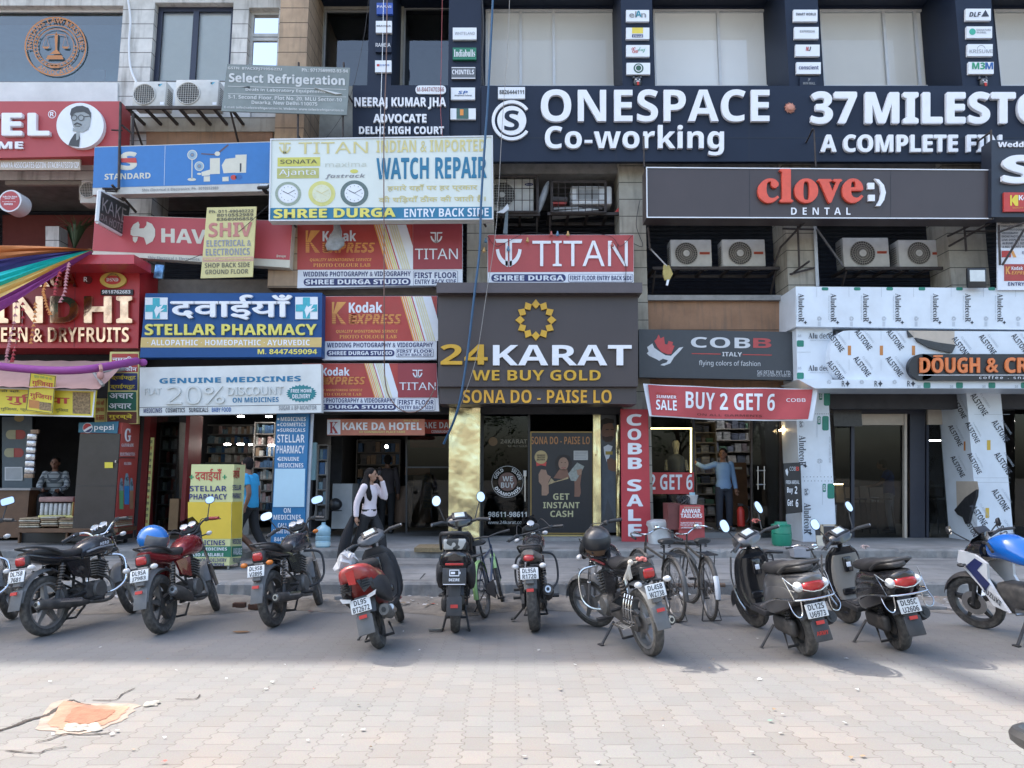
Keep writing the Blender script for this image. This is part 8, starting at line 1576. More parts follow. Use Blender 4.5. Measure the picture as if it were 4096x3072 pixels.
# ------------------------------------------------------------------ people
MODQ = []
def fuse(o,vox,sm=4):
 m = o.modifiers.new('r','REMESH');m.mode = 'VOXEL';m.voxel_size = vox;m.use_smooth_shade = True;s = o.modifiers.new('s','SMOOTH');s.iterations = sm;s.factor = .5;MODQ.append(o)
def flush_mods():
 bpy.context.view_layer.update();dg = bpy.context.evaluated_depsgraph_get()
 for o in MODQ: me = bpy.data.meshes.new_from_object(o.evaluated_get(dg));o.modifiers.clear();o.data = me
SKN = M('brown_skin',(.2,.1,.062),.55,var=.1,sc=20);SKF = M('fair_brown_skin',(.33,.18,.115),.5,var=.08,sc=20);HAIR = M('black_hair',(.01,.008,.008),.8,spec=.2,var=.3,sc=30)
def person(label,loc,rz,H,J=None,skin=SKN,shirt=None,trousers=None,shoes=None,sleeve=1.0,shorts=False,hair='short',yaw=0,slim=1.0,top=True,phone=None,belt=None,lean=0):
 """x faces forwards, y to the left; J overrides joints of a 1.7 m figure"""
 j = dict(pel=(0,0,.93),wst=(0,0,1.07),chs=(0,0,1.28),nkb=(0,0,1.43),nek=(.012,0,1.5),hed=(.03,0,1.595),
    shL=(0,.175,1.39),elL=(-.02,.235,1.11),wrL=(.06,.24,.87),hnL=(.085,.24,.79),shR=(0,-.175,1.39),elR=(-.02,-.235,1.11),wrR=(.06,-.24,.87),hnR=(.085,-.24,.79),
    hpL=(0,.09,.9),knL=(.02,.1,.49),anL=(-.02,.1,.08),toL=(.13,.115,.03),hpR=(0,-.09,.9),knR=(.02,-.1,.49),anR=(-.02,-.1,.08),toR=(.13,-.115,.03))
 if J: j.update(J)
 k = H/1.7;j = {a: V(p)*k for a,p in j.items()};root = thing('person',label,'person',loc,rz=R(rz));s = slim*k
 def torso(b,g,low='pel',neck=True):
  pts = [(j['pel']-V((0,0,.06*k)),.15*s+g,.105*s+g),(j['pel']+V((0,0,.02*k)),.155*s+g,.11*s+g),(j['wst'],.13*s+g,.1*s+g),(j['chs'],.155*s+g,.115*s+g),(j['chs'].lerp(j['nkb'],.6),.15*s+g,.095*s+g),(j['nkb'],.075*s+g,.065*s+g)]
  ys = (j['shL']-j['shR']).normalized();xs = ys.cross(V((0,0,1))).normalized()
  b.rings([[c+ys*w*math.copysign(abs(math.cos(a))**.85,math.cos(a))+xs*d*math.copysign(abs(math.sin(a))**.85,math.sin(a)) for a in [2*math.pi*i/20 for i in range(20)]] for c,w,d in pts])
 def limb(b,ps,rs,g=0.0):
  q = [j[p] if isinstance(p,str) else p for p in ps];b.tube(spline(q,4),[r for i in range(len(rs)-1) for r in [(rs[i]+(rs[i+1]-rs[i])*t/4)*k+g for t in range(4)]]+[rs[-1]*k+g],12)
 b = MB(skin);torso(b,0);b.tube([j['nkb']-V((0,0,.04*k)),j['nek'],j['hed']-V((.01,0,.02))*k],[.065*k,.05*k,.05*k],12)
 for S_ in 'LR':
  limb(b,['sh'+S_,'el'+S_,'wr'+S_],[.052,.042,.028]);limb(b,['hp'+S_,'kn'+S_,'an'+S_],[.085,.055,.04]);b.ell(j['sh'+S_],(.055*k,)*3,10,6)
  limb(b,['an'+S_,'to'+S_],[.04,.033]);h,w = j['hn'+S_],j['wr'+S_];d = (h-w).normalized();sd = d.cross(V((1,0,0)));sd = sd.normalized() if sd.length > .1 else V((0,1,0));b.tube([w,w.lerp(h,.5),h],[.027*k,.036*k,.034*k],10)
  cr = sd.cross(d)
  for f,(o_,l_) in enumerate(((-.026,.062),(-.009,.075),(.009,.07),(.025,.055))): p0 = h+sd*o_*k;b.tube([p0-d*.02*k,p0+d*l_*.5*k+cr*.004,p0+d*l_*k+cr*.022*k],[.0095*k,.0085*k,.007*k],7)
  t0 = w.lerp(h,.35)+sd*(-.03)*k;b.tube([t0,t0+(d*.03-sd*.02+cr*.015)*k,t0+(d*.06-sd*.018+cr*.03)*k],[.012*k,.0105*k,.009*k],7)
 ry = Matrix.Rotation(R(yaw),3,'Z');hc = j['hed'];q = lambda x,y,z: hc+ry @ V((x,y,z))*k
 b.ell(q(0,0,.02),(.094*k,.076*k,.108*k),16,12,ry);b.ell(q(.022,0,-.045),(.066*k,.056*k,.066*k),14,10,ry);b.tube([q(.085,0,.02),q(.112,0,-.022)],[.011*k,.018*k],8);b.ell(q(.085,0,-.06),(.014*k,.026*k,.012*k),8,6,ry)
 for sy in (-1,1): b.ell(q(-.005,sy*.08,0),(.02*k,.012*k,.032*k),8,6,ry)
 bo = b.build('body',root,w=False);fuse(bo,.0085,2)
 e = MB(HAIR)
 for sy in (-1,1): e.ell(q(.088,sy*.032,.018),(.007*k,.014*k,.006*k),8,5,ry);e.box(q(.092,sy*.034,.042),(.008,.036*k,.007),ry)
 e.build('eyes_and_brows',root,w=False);e = MB(M('lip_tone',(.2,.06,.05),.5));e.ell(q(.098,0,-.058),(.006*k,.022*k,.006*k),8,5,ry);e.build('mouth',root,w=False)
 h = MB(HAIR);h.ell(q(-.02,0,.045),(.1*k,.086*k,.1*k),16,12,ry);h.ell(q(-.045,0,-.0),(.068*k,.08*k,.085*k),14,10,ry)
 if hair == 'long':
  h.tube(spline([q(-.05,0,.06),q(-.075,-.02,-.08),j['nkb']+V((-.08,-.05,0))*k,j['chs']+V((-.07,-.1,.02))*k,j['wst']+V((-.03,-.13,.03))*k],4),[.075*k]*5+[.08*k]*5+[.075*k]*4+[.06*k,.045*k,.02*k],12);h.tube(spline([q(-.04,-.06,.03),q(-.05,-.075,-.09),j['chs']+V((.06,-.12,.03))*k,j['wst']+V((.09,-.1,.08))*k],4),[.03*k]*4+[.045*k]*4+[.05*k]*3+[.035*k,.015*k],10)
 ho = h.build('hair',root,w=False);fuse(ho,.009,1)
 if shirt:
  b = MB(shirt);torso(b,.014*k)
  for S_ in 'LR':
   e_ = j['sh'+S_].lerp(j['el'+S_],sleeve) if sleeve < 1 else None;b.ell(j['sh'+S_],(.068*k,)*3,10,6)
   limb(b,['sh'+S_,e_] if e_ is not None else ['sh'+S_,'el'+S_,'wr'+S_],[.062,.056] if e_ is not None else [.06,.05,.037],.006)
  so_ = b.build('shirt',root,w=False);fuse(so_,.01,3)
 if trousers:
  b = MB(trousers);p = j['pel'];b.rings([[p+V((.118*s*math.sin(a),.165*s*math.cos(a),z*k)) for a in [2*math.pi*i/18 for i in range(18)]] for z in (-.1,-.03,.055)])
  for S_ in 'LR': limb(b,['hp'+S_,'kn'+S_] if shorts else ['hp'+S_,'kn'+S_,'an'+S_],[.095,.08] if shorts else [.095,.072,.06],.006)
  to_ = b.build('trousers',root,w=False);fuse(to_,.01,3)
 if belt: b = MB(belt);p = j['pel']+V((0,0,.055*k));b.rings([[p+V((.125*s*math.sin(a),.172*s*math.cos(a),z*k)) for a in [2*math.pi*i/18 for i in range(18)]] for z in (-.018,.018)],cap=False);b.build('belt',root,w=False)
 for S_ in 'LR':
  a,t = j['an'+S_],j['to'+S_];b = MB(shoes or BLACKM);d = (t-a);d.z = 0;d = d.normalized() if d.length > .01 else V((1,0,0));rt = Matrix.Rotation(math.atan2(d.y,d.x),3,'Z');c = V(((a.x+t.x)/2,(a.y+t.y)/2,min(a.z,t.z)+.014));b.box(c,(.26*k,.095*k,.075*k),rt,bev=.03,seg=3);b.build('shoe',root,w=False)
 if phone: b = MB(BLACK);b.box(V(phone)*k,(.02,.075,.15),Matrix.Rotation(R(20),3,'Y'),bev=.006);b.build('phone',root,w=False)
 return root
TEE = M('bright_blue_tee',(.03,.3,.55),.8,var=.08,sc=5,bump=.25,bsc=14);BPANT = M('black_trousers',(.014,.014,.016),.8,var=.2,bump=.2,bsc=15);WSH = M('pinkish_white_shirt',(.68,.6,.63),.75,var=.04,sc=5,bump=.3,bsc=12);BSH = M('light_blue_shirt',(.2,.32,.5),.75,var=.06,bump=.25,bsc=14);JEAN = M('dark_jeans',(.03,.035,.05),.85,var=.2);CHK = M('check_shirt',(.35,.4,.42),.8)
def checks():
 t = CHK.node_tree;N = t.nodes.new;L = t.links.new;tc = N('ShaderNodeTexCoord');br = N('ShaderNodeTexBrick');br.offset = 0;br.inputs['Scale'].default_value = 1;br.inputs['Brick Width'].default_value = .09;br.inputs['Row Height'].default_value = .09;br.inputs['Mortar Size'].default_value = .012
 br.inputs['Color1'].default_value = (.42,.46,.48,1);br.inputs['Color2'].default_value = (.36,.4,.42,1);br.inputs['Mortar'].default_value = (.1,.12,.14,1);mp = N('ShaderNodeMapping');mp.inputs['Rotation'].default_value = (R(90),0,0);L(tc.outputs['Object'],mp.inputs[0]);L(mp.outputs[0],br.inputs['Vector']);L(br.outputs['Color'],t.nodes['Principled BSDF'].inputs['Base Color'])
checks()
person('person in a bright blue T-shirt and black trousers walking left past the pharmacy',(-4.38,12.05,ZP),174,1.66,dict(knL=(.16,.1,.5),anL=(.2,.1,.09),toL=(.34,.11,.03),knR=(-.06,-.1,.5),anR=(-.3,-.1,.14),toR=(-.17,-.11,.04),elL=(-.08,.235,1.12),wrL=(-.02,.25,.87),hnL=(.0,.25,.8),chs=(.03,0,1.28),nkb=(.05,0,1.43),nek=(.07,0,1.5),hed=(.1,0,1.59),shL=(.03,.17,1.39),shR=(.03,-.17,1.39)),SKN,TEE,BPANT,M('brown_sandal',(.12,.05,.03),.6),.55)
person('person in a white shirt with long dark hair, talking on a phone mid-stride',(-2.2,11.1,ZP),-24,1.47,dict(elL=(.16,.25,1.2),wrL=(.17,.13,1.5),hnL=(.13,.1,1.57),elR=(-.1,-.23,1.12),wrR=(-.1,-.24,.87),hnR=(-.09,-.24,.79),knL=(.22,.08,.52),anL=(.26,.09,.08),toL=(.4,.1,.03),knR=(-.14,-.1,.5),anR=(-.42,-.12,.12),toR=(-.29,-.13,.03)),SKF,WSH,BPANT,BLACKM,1.0,hair='long',yaw=14,slim=.93,phone=(.115,.098,1.6),belt=M('black_belt',(.02,.02,.02),.4))
b = MB(M('black_coat',(.013,.013,.016),.85,var=.3,bump=.3,bsc=12));o = V((-2.42,10.95,0));rs = []
for z,x,w,d in ((.98,0,.03,.03),(.9,-.02,.07,.05),(.7,-.08,.13,.07),(.5,-.12,.14,.07),(.36,-.16,.1,.05),(.28,-.2,.04,.03)): rs.append([o+V((x+.6*w*math.cos(a)*(1+.15*math.sin(3*a)),d*math.sin(a),z)) for a in [2*math.pi*i/14 for i in range(14)]])
b.rings(rs);b.top('black_coat','black coat hanging from the hand of the person on the phone','coat')
person('person in a light blue shirt standing among clothes racks, one arm on the shelf',(4.5,15.25,ZF+.1),-84,1.7,dict(elR=(.02,-.42,1.33),wrR=(.03,-.6,1.42),hnR=(.03,-.66,1.46),knR=(.02,-.12,.49),anR=(0,-.13,.08),toR=(.12,-.16,.03)),SKN,BSH,JEAN,M('black_white_sneaker',(.1,.1,.1),.5,var=.6,sc=25),1.0,yaw=-35)
person('person in a dark shirt deep in the hotel entrance, back turned',(-2.75,15.8,ZF),95,1.68,None,SKN,M('dark_brown_shirt',(.05,.04,.045),.85),BPANT,BLACKM,1.0)
person('person in a blue top and pale apron working behind the bakery glass',(8.35,15.9,ZF),150,1.62,dict(elL=(.15,.22,1.15),wrL=(.32,.16,1.08),hnL=(.39,.14,1.06),elR=(.15,-.22,1.15),wrR=(.32,-.16,1.08),hnR=(.39,-.14,1.06),hed=(.12,0,1.56),nek=(.08,0,1.48)),SKN,M('royal_blue_top',(.02,.07,.25),.8),M('pale_apron',(.35,.37,.4),.8),BLACKM,.6)
ST = dict(pel=(-.1,0,.42),wst=(-.09,0,.58),chs=(-.02,0,.8),nkb=(.03,0,.95),nek=(.05,0,1.02),hed=(.09,0,1.11),shL=(0,.175,.9),shR=(0,-.175,.9),elL=(.1,.24,.66),wrL=(.27,.14,.58),hnL=(.34,.11,.57),elR=(.1,-.24,.66),wrR=(.27,-.14,.58),hnR=(.34,-.11,.57),hpL=(-.06,.09,.42),hpR=(-.06,-.09,.42),knL=(.36,.12,.45),anL=(.36,.12,.08),toL=(.5,.13,.03),knR=(.36,-.12,.45),anR=(.36,-.12,.08),toR=(.5,-.13,.03))
p = P(212,2015,14.6);person('person in a pale check shirt sitting in the dim sweets shop',(p.x,14.6,.72),-70,1.7,ST,SKN,CHK,BPANT,BLACKM,1.0)
b = MB(WOOD);b.box((p.x-.05,14.65,.72),(.4,.4,.08),bev=.02);b.b2(p.x-.22,p.x+.12,14.5,14.8,ZF,.69);b.top('stool','low wooden stool under the person in the check shirt','stool')
s2 = dict(ST);s2.update(knL=(.38,.1,.4),anL=(.72,.1,.12),toL=(.84,.1,.06),knR=(.3,-.1,.46),anR=(.34,-.1,.08),toR=(.46,-.12,.03))
person('person sitting on the step behind the yellow stand, only a bare lower leg showing',(-4.95,12.15,ZP-.02),-12,1.66,s2,SKN,M('grey_tee',(.2,.2,.2),.8),M('dark_shorts',(.04,.04,.05),.85),M('slipper',(.08,.05,.04),.7),.55,shorts=True)
# ------------------------------------------------------------------ things standing about on the pavement and the road
# yellow pharmacy stand (two printed faces)
Ys = 10.75;xA,xB = P(752,2100,Ys).x,P(925,2100,Ys).x;zt,zb = Z(1852,Ys),Z(2262,Ys);root = thing('display_stand','tall yellow stand with pharmacy prints on two faces','stand',((xA+xB)/2,Ys+.22,ZP));YS1 = M('stand_pale_yellow',(.62,.62,.3),.55,var=.06,sc=3);YS2 = M('stand_yellow',(.72,.5,.05),.5,var=.07,sc=3)
px2 = P(970,2000,1).x/1;
def yat(px):  # depth at which the right face meets a pixel column
 u = (px-2048)/FPX;return xB/u*.99
b = MB(YS1);b.b2(xA,xB,Ys,Ys+.45,zb,zt-.02);b.build('box',root);S = Board(root,Ys);S2 = Board(root,plane=((xB,0,0),(1,0,0)))
def rowf(y0,y1,m): S.rect(752,y0,925,y1,m,part='face_print')
rowf(2008,2155,YS2);rowf(2185,2228,M('stand_green',(.02,.16,.09),.5));NB = M('stand_navy',(.03,.035,.16),.5)
S.t('दवाईयाँ',cI(1570,955,1785,1058),rd,'h',bold=.03);S.t('STELLAR',cI(1527,1092,1825,1138),NB);S.t('PHARMACY',cI(1524,1157,1828,1203),NB);S.t('MEDICINES',cI(1530,1530,1812,1570),NB);S.t('ALL MEDICINES',cI(1540,1588,1828,1612),LETW,lift=.012);S.t('ALSO AVAILABLE',(762,2212,895,2225),LETW,lift=.012);S.t('FREE HOME DELIVERY',(760,2233,907,2248),NB);S.t('8447459094',(790,2251,898,2264),NB)
for x in (1543,1808): S.rect(*cI(x-18,1018,x+18,1026),M('cross_green',(.02,.25,.1),.5));S.rect(*cI(x-5,1003,x+5,1040),MATS['cross_green'],lift=.006)
def sidef(y0,y1,m): S2.fill([(926,y0),(968,y0-2 if y0 > 1950 else y0-4),(968,y1-5),(926,y1)],m,part='side_print')
sidef(2008,2155,YS2);sidef(2186,2228,MATS['stand_green'])
S2.t('दवाईयाँ',cI(1872,945,1925,1040),rd,'h',bold=.03,slope=0);S2.t('STELLAR',cI(1866,1085,1938,1128),NB);S2.t('PHARMACY',cI(1866,1150,1938,1195),NB);S2.t('MEDICINES',cI(1868,1520,1936,1560),NB);S2.t('AVAILABLE',(930,2192,964,2218),LETW,lift=.012);S2.t('FREE DELIVERY',(930,2232,964,2250),NB);S.done();S2.done()
b = MB(M('stand_metal',(.2,.2,.18),.5))
for x in (xA+.02,xB-.02):
 for y in (Ys+.02,Ys+.43): b.tube([(x,y,ZP),(x,y,zb+.02)],.016,6)
b.build('legs',root);b = MB(BLACK);b.b2(xA+.01,xB-.01,Ys+.01,Ys+.44,zt-.02,zt-.015);b.build('top_cover',root)
# water bottle, mat, drum, boards, cart
c = P(1292,2165,11.9);c.z = ZF if c.y > 12.3 else ZP;c = V((P(1292,2165,12.7).x,12.7,ZF));root = thing('water_bottle','big pale blue water bottle on the step','bottle',c);b = MB(M('bottle_plastic',(.3,.48,.56),.15,coat=.3,var=.1));b.lathe([(.001,0),(.12,.005),(.13,.03),(.13,.1),(.122,.115),(.13,.13),(.13,.19),(.12,.2),(.13,.215),(.13,.29),(.115,.335),(.05,.38),(.035,.39),(.035,.43),(.001,.43)],24,c);b.build('bottle',root);b = MB(M('water_pale',(.5,.68,.72),.2));b.lathe([(.131,.03),(.132,.06),(.131,.09)],24,c);b.build('water_band',root)
b = MB(M('coir_mat',(.24,.18,.1),.95,var=.3,sc=20,bump=.9,bsc=90));a1,a2 = P(1668,2150,12.6),P(1758,2150,12.6);b.b2(a1.x,a2.x+.1,12.28,12.95,ZF+.002,ZF+.03);b.b2(a1.x,a2.x+.1,12.255,12.28,ZF-.04,ZF+.028);b.top('doormat','brown coir doormat hanging over the step edge','mat')
root = thing('plastic_drum','green plastic drum by the small black sign','drum',(P(3128,2185,13.0).x,13.0,ZF));c = V((P(3128,2185,13.0).x,13.0,ZF));b = MB(M('green_plastic',(.02,.22,.14),.35,var=.1));b.lathe([(.001,0),(.15,0),(.17,.04),(.175,.2),(.165,.21),(.175,.22),(.165,.35),(.001,.36)],24,c);b.build('drum',root);b = MB(MATS['green_plastic']);b.lathe([(.168,.34),(.172,.37),(.11,.385),(.105,.42),(.001,.42)],24,c);b.build('lid',root)
for i,(q,m,lab,Yq) in enumerate((((3268,2105,3345,2190),M('dark_board',(.06,.055,.055),.6),'dark board leaning on the wrapped AludecoR pillar',13.35),((3272,2142,3312,2216),M('cream_picture_board',(.55,.5,.4),.6),'cream board with a drawn outline leaning in front of the dark board',13.0))):
 b = MB(m);boxpx(b,q,Yq,.03,rot=Matrix.Rotation(R(-6),3,'X'));b.top('leaning_board',lab,'board')
root = thing('picture_frame','empty pale wooden frame leaning on the dark board','frame',P(3318,2190,13.25));b = MB(M('pale_wood',(.45,.36,.24),.6))
for q in ((3288,2098,3350,2103),(3288,2098,3293,2185),(3345,2098,3350,2185),(3288,2180,3350,2185)): boxpx(b,q,13.25,.03)
b.build('wooden_sides',root)
root = thing('tailor_cart','red tailor cart with white lettering on its box','cart',(P(2745,2160,13.1).x,13.3,ZF));CB = M('cart_maroon',(.14,.04,.035),.6,var=.25);b = MB(CB);boxpx(b,(2722,2020,2816,2112),13.0,.5);boxpx(b,(2674,2014,2722,2118),13.05,.42);b.build('box',root);b = MB(M('cart_front_red',(.35,.06,.06),.6,var=.15));boxpx(b,(2718,2112,2818,2160),13.02,.45);b.build('base',root)
S = Board(root,12.995);S.fill([(2719,2021),(2815,2021),(2817,2112),(2716,2114)],M('cart_print_red',(.42,.05,.05),.6),part='print');S.t('ANWAR',cK(1460,1278,1612,1312),LETW,bold=.02);S.t('TAILORS',cK(1452,1316,1625,1350),LETW,bold=.02);S.t('9599304005',cK(1480,1260,1612,1274),M('cart_cream',(.5,.4,.3),.6));S.t('Spl. in: LADIES & GENTS WEAR',cK(1455,1360,1625,1373),DARKT);S.t('SALWAR SUIT, BLOUSE, PICCO-FALL',cK(1452,1384,1625,1398),LETW);S.t('PANT SHIRT, COAT PANT, LEATHER JACKET',cK(1452,1402,1625,1416),LETW);S.t('& ALTERATION WORK DONE HERE',cK(1455,1422,1620,1435),LETW);S.done()
b = MB(M('bucket_grey',(.42,.43,.42),.5,var=.15));c = P(2770,2016,13.2);b.lathe([(.001,0),(.075,0),(.1,.15),(.105,.15),(.105,.165),(.09,.165),(.001,.16)],18,c);b.use(MATS['bottle_plastic']).lathe([(.05,.16),(.055,.21),(.001,.215)],14,c);b.top('bucket','grey bucket standing on the tailor cart','bucket')
b = MB(BLACKM);c = P(2733,2014,13.15)
for i in range(9): a = i*.7;b.curve([c+V((.1*math.cos(a),.05*math.sin(a),0)),c+V((.12*math.cos(a+1),.06*math.sin(a+1),.08+.02*(i % 3))),c+V((.06*math.cos(a+2),.05,.13)),c+V((.1*math.cos(a+3),0,.03))],.012,5,4)
b.top('wire_tangle','tangle of black wires heaped on the tailor cart','wires')
b = MB(M('white_plastic_sheet',(.5,.52,.52),.35,var=.15,bump=.7,bsc=8));c = P(2640,2155,13.4);rs = []
for z,w,d in ((0,.2,.16),(.12,.21,.17),(.28,.2,.16),(.34,.23,.18),(.4,.22,.17),(.44,.12,.1)): rs.append([V((c.x+w*math.copysign(abs(math.cos(a))**.6,math.cos(a))*(1+.05*math.sin(5*a)),13.4+d*math.copysign(abs(math.sin(a))**.6,math.sin(a)),ZF+z)) for a in [2*math.pi*i/20 for i in range(20)]])
b.rings(rs);b.top('covered_chair','stool wrapped in white plastic beside the red COBB SALE sheet','stool')
b = MB(M('steel_bench',(.3,.3,.32),.4));boxpx(b,(3178,2196,3240,2230),12.1,.5);b.top('concrete_block','grey block on the step by the wrapped pillar','block')
# helmets
def helmet(label,c,rt,m,visor,chin=None,s=1.0):
 root = thing('helmet',label,'helmet',c);b = MB(m);Q = lambda p: c+rt @ (V(p)*s);prof = []
 for i in range(13):
  a = math.pi*i/12;ring = []
  for q_ in range(24):
   t = 2*math.pi*q_/24;p = V((.155*math.sin(a)*math.cos(t),.125*math.sin(a)*math.sin(t),.13*math.cos(a)))
   if p.z < 0: p.z *= .95;p.x *= 1.04
   ring.append(Q(p))
  prof.append(ring)
 b.rings(prof);b.build('shell',root);v = MB(visor);vs = [];n = 14
 for z in (.055,.02,-.025,-.045):
  for i in range(n+1): t = R(-78+156*i/n);k_ = math.sqrt(max(.05,1-(z/.13)**2))*1.025;vs.append(Q((.158*k_*math.cos(t),.128*k_*math.sin(t),z)))
 v.add(vs,[(j*(n+1)+i,j*(n+1)+i+1,(j+1)*(n+1)+i+1,(j+1)*(n+1)+i) for j in range(3) for i in range(n)],True);v.build('visor',root);t_ = MB(BLACK);t_.lathe([(.128,-.115),(.138,-.12),(.128,-.128),(.1,-.12)],22,c,'z',rot=rt*s);t_.build('neck_trim',root)
 if chin: h = MB(chin);vs = [];[vs.append(Q((.162*math.sqrt(1-(z/.15)**2)*math.cos(R(-50+100*i/10)),.132*math.sqrt(1-(z/.15)**2)*math.sin(R(-50+100*i/10)),z))) for z in (-.05,-.105) for i in range(11)];h.add(vs,[(i,i+1,i+12,i+11) for i in range(10)],True);h.build('chin_patch',root)
 return root
RZ = lambda a: Matrix.Rotation(R(a),3,'Z');RX = lambda a: Matrix.Rotation(R(a),3,'X');RY = lambda a: Matrix.Rotation(R(a),3,'Y')
helmet('blue full-face helmet resting on the seat of the dark red motorcycle',P(612,2155,7.75),RZ(-20) @ RY(14),M('helmet_blue',(.02,.16,.48),.2,coat=.7,var=.08),M('smoked_visor',(.12,.12,.13),.1,coat=.5,var=.3,sc=5),M('helmet_print',(.4,.3,.26),.4,var=.5,sc=18),1.12)
helmet('black scuffed helmet hung on the handlebar of the wire-guarded motorcycle',P(2388,2162,7.0),RZ(-108) @ RY(12),M('helmet_black',(.025,.025,.028),.3,coat=.4,var=.4,sc=9,dust=.2),BLACK,M('leather_patch',(.16,.1,.065),.6,var=.3),1.08)
helmet('black helmet hanging on the white counter behind the person on the phone',P(1342,2018,14.4),RZ(-70),BLACK,BLACK,None,1.0)
r8 = random.Random(12)
# bits on the two-wheelers
b = MB(M('white_poly_bag',(.5,.5,.5),.35,var=.2,bump=.9,bsc=10));c = P(1386,2238,6.75);b.ell(c+V((0,0,-.03)),(.1,.08,.1),11,8);b.v = [(p[0]+.05*(r8.random()-.5)+.3*(p[2]-c.z),p[1]+.05*(r8.random()-.5),p[2]+.05*(r8.random()-.5)) for p in b.v];b.sm = [False]*len(b.f);b.top('plastic_bag','crumpled white plastic bag on the seat of the red and black scooter','bag')
root = thing('tassel','white rope tassel with a red knot tied to the tail of the wire-guarded motorcycle','tassel',P(2510,2300,6.25));b = MB(M('rope_white',(.48,.44,.38),.85));c = P(2522,2250,6.2);r7 = random.Random(4)
for i in range(16): b.curve([c,c+V((-.03+.02*r7.random(),-.02,-.04)),c+V((-.07+.09*r7.random(),-.03+.03*r7.random(),-.12-.03*r7.random()))],.006,4,4)
b.ell(c,(.025,.025,.025),8,6);b.build('tassel_cords',root);b = MB(M('red_thread',(.5,.15,.13),.8));c2 = P(2565,2236,6.2)
for i in range(7): b.ell(c2+V((.03*math.cos(i),.02*math.sin(i*2),.012*math.sin(i*3))),(.02,.016,.014),8,5)
b.build('red_knot',root)
for i,(x,y,Yq,lab) in enumerate(((2965,2182,7.3,'red thread tied under the left mirror of the graphite scooter'),(3022,2080,7.4,'red thread tied under the right mirror of the graphite scooter'),(3458,2185,7.4,'pale thread bunch on the right grip of the beige-panel scooter'))):
 b = MB((M('red_thread',None),MATS['red_thread'],M('pale_pink_thread',(.42,.33,.32),.8))[i]);c = P(x,y,Yq)
 for k_ in range(12): a = k_*1.3;b.curve([c,c+V((.02*math.cos(a),.02*math.sin(a),.01)),c+V((.04*math.cos(a),.03*math.sin(a*1.7),-.03*abs(math.sin(a))))],.004,4,3)
 b.top('thread_bunch',lab,'thread')
# road: sand patch in the broken paving, loose pavers, bricks, litter
SAND = M('red_sand',(.36,.19,.125),.95,var=.4,sc=4,bump=.5,bsc=40);pts = [(195,2895),(262,2812),(345,2822),(430,2826),(512,2832),(500,2850),(470,2878),(430,2896),(345,2918),(280,2925),(232,2915)]
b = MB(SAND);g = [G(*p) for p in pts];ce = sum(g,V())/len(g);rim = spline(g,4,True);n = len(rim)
for m,k0,z in ((M('sand_halo',(.3,.235,.19),.95,var=.25,sc=9,bump=.4),1.25,.0035),(SAND,1.0,.0065),(M('sand_hollow_tone',(.27,.125,.075),.95,var=.3,sc=12,bump=.6),.62,.0095)):  # centre painted darker, like a shaded hollow, on the flat patch
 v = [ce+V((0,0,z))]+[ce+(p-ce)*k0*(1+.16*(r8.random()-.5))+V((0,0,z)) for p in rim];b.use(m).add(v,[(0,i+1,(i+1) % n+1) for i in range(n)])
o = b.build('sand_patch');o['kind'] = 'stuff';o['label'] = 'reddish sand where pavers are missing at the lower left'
b = MB(M('crack_soil',(.045,.035,.03),.95,var=.3));
for w_,ps in ((.035,[(-20,2930),(60,2905),(115,2882),(190,2862),(250,2822),(290,2802)]),(.012,[(290,2802),(330,2818),(365,2822)]),(.012,[(150,2970),(200,2960),(260,2938),(330,2942),(440,2935)]),(.01,[(20,3005),(150,3015),(185,3002),(265,2990)]),(.01,[(370,2803),(460,2802),(490,2778),(540,2755)]),(.01,[(700,2798),(780,2798),(800,2780)])):
 q = [G(*p)+V((0,0,.006)) for p in ps];q = spline(q,5)
 for i in range(len(q)-1): d = (q[i+1]-q[i]);n_ = V((-d.y,d.x,0)).normalized();a_,c_ = w_*(.5+.9*r8.random()),w_*(.5+.9*r8.random());b.add([q[i]-n_*a_/2,q[i]+n_*a_/2,q[i+1]+n_*c_/2,q[i+1]-n_*c_/2],[(0,1,2,3)])
o = b.build('paving_cracks');o['kind'] = 'stuff';o['label'] = 'dark open cracks round the sunken pavers at the lower left'
RUB = M('pale_rubble',(.45,.4,.33),.9,var=.3);b = MB(RUB)
for i in range(70): x,y = (265+130*r8.random(),2905+22*r8.random()) if i < 55 else (585+40*r8.random(),2815+12*r8.random());s_ = .006+.018*r8.random();b.ell(G(x,y)+V((0,0,s_*.4)),(s_*1.4,s_,s_*.6),7,4)
o = b.build('crumbled_rubble');o['kind'] = 'stuff';o['label'] = 'pale crumbled mortar beside the sand patch'
BRK = M('dark_brick',(.09,.045,.03),.9,var=.3,bump=.5)
for x,y,rz,lab in ((957,2435,4,'dark red brick, left of a pair on the road'),(1020,2440,-5,'dark red brick, right of a pair on the road'),(1360,2406,20,'grey half brick in the dirt behind the red and black scooter')): b = MB(BRK if x < 1300 else CONC);b.box(G(x,y)+V((0,0,.04)),(.145,.08,.065),RZ(rz),bev=.008);b.top('brick',lab,'brick')
b = MB(M('dead_leaf',(.18,.1,.05),.8,var=.3));c = G(962,2532);b.rings([[c+V((x,y+.02*s_,.012+.01*s_)) for x,y in ((-.08,0),(-.03,.03),(.05,.03),(.09,0),(.03,-.03),(-.04,-.03))] for s_ in (0,.3)]);b.top('dead_leaf','curled brown leaf on the shaded pavers','leaf')
LIT = [M('litter_white',(.6,.6,.6),.6),M('litter_brown',(.25,.17,.1),.7),M('litter_grey',(.35,.35,.33),.6),M('litter_red',(.35,.08,.06),.6),M('litter_green',(.1,.35,.25),.5)]
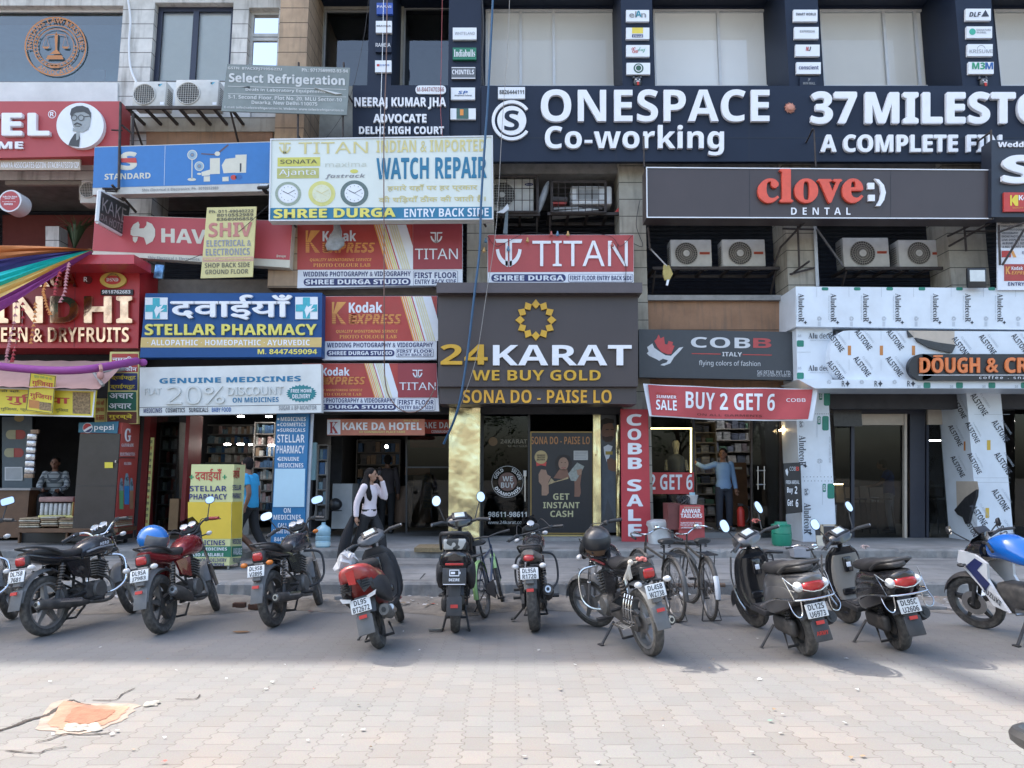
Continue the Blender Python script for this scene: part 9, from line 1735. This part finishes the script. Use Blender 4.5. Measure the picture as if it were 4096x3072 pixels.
b = MB(LIT[0]);spots = [(r8.uniform(1300,1960),r8.uniform(2395,2445)) for i in range(90)]+[(r8.uniform(3440,3860),r8.uniform(2385,2440)) for i in range(80)]+[(r8.uniform(200,1250),r8.uniform(2385,2450)) for i in range(45)]+[(r8.uniform(0,4096),r8.uniform(2450,3060)) for i in range(70)]
for x,y in spots:
 c = G(x,y);s_ = r8.uniform(.008,.035) if y < 2450 else r8.uniform(.005,.016);b.use(r8.choices(LIT,(3,5,4,1,.4))[0]);a = r8.random()*6;z = .045*(y < 2440)+.008
 b.add([c+V((s_*math.cos(a+q_)*(1+.6*r8.random()),s_*math.sin(a+q_),z+.012*r8.random())) for q_ in (0,1.5,3.1,4.6)],[(0,1,2,3)])
o = b.build('litter');o['kind'] = 'stuff';o['label'] = 'scattered scraps, leaves and litter along the kerb and road'
for i,(x,y,s_,lab) in enumerate(((60,2445,.09,'crumpled white paper beside the far left motorcycle'),(3940,2398,.16,'white plastic sheet lying by the sports motorcycle'),(1835,2405,.09,'white torn paper behind the electric scooter'),(2720,2395,.13,'clear plastic bag behind the old bicycles'))):
 b = MB(M('crumpled_white',(.62,.64,.64),.45,var=.15,bump=.8,bsc=12));c = G(x,y);r9 = random.Random(i);b.ell(c+V((0,0,s_*.3)),(s_*1.2,s_*.7,s_*.35),12,7);b.v = [(p[0]+s_*.25*(r9.random()-.5),p[1]+s_*.25*(r9.random()-.5),max(.01,p[2]+s_*.15*(r9.random()-.5))) for p in b.v];b.top('litter_sheet',lab,'litter')
b = MB(M('broken_slab',(.22,.21,.2),.9,var=.3,bump=.5));c = G(3720,2440);b.box(c+V((0,.05,.04)),(.35,.25,.07),RY(4) @ RX(6),bev=.015);b.box(c+V((.22,-.02,.03)),(.16,.2,.05),RZ(20) @ RY(-8),bev=.012);b.top('broken_slab','broken concrete slab at the kerb near the sports motorcycle','slab')
b = MB(M('rust_pipe',(.15,.1,.07),.8));b.tube([G(2640,2352,ZP)+V((0,0,.03)),G(2900,2350,ZP)+V((0,0,.03))],.025,8);b.top('iron_rod','rusty rod lying along the pavement behind the bicycles','rod')
# ------------------------------------------------------------------ trees across the street: only their reflections reach the view
TRK = M('bark',(.1,.075,.055),.9,var=.3,bump=.6);LEAF = M('leaf_green',(.06,.1,.03),.6,var=.5,sc=3)
rt_ = random.Random(31)
def tree(label,x,y,h,cr):
 root = thing('street_tree',label,'tree',(x,y,0),group='trees across the street');b = MB(TRK);b.tube([(x,y,0),(x+.1,y,h*.3),(x-.1,y+.1,h*.6),(x,y,h*.85)],[.22,.17,.11,.04],8)
 for i in range(6): a = i*1.05;b.tube([(x,y,h*(.35+.05*i)),(x+cr*.6*math.cos(a),y+cr*.6*math.sin(a),h*(.6+.05*i))],[.08,.02],6)
 b.build('trunk',root);b = MB(LEAF);vs = [];fs = []
 cl = [(x+rt_.gauss(0,cr*.45),y+rt_.gauss(0,cr*.45),h*.68+rt_.gauss(0,h*.15)) for i in range(38)]
 for c in cl:
  for i in range(42):
   p = V(c)+V((rt_.gauss(0,.3),rt_.gauss(0,.3),rt_.gauss(0,.25)));a,t = rt_.random()*6.3,rt_.random()*3;u = V((math.cos(a),math.sin(a),.3*math.sin(t))).normalized()*.11;w = u.cross(V((math.sin(t),.4,math.cos(t)))).normalized()*.055;k = len(vs);vs += [p-u,p+w,p+u,p-w];fs.append((k,k+1,k+2,k+3))
 b.add(vs,fs);b.build('crown',root)
for i,(x,h) in enumerate(((-13,7.5),(-7.5,8.5),(-2,7),(3.5,8),(9,7.5),(14,8.5))): tree(('leafy street tree opposite the sweets shop','leafy street tree opposite the pharmacy','leafy street tree opposite the hotel','leafy street tree opposite the gold shop','leafy street tree opposite the clothes shop','leafy street tree opposite the bakery')[i],x,-9-(i % 2)*1.5,h,2.4)
flush_mods()
flush_text()
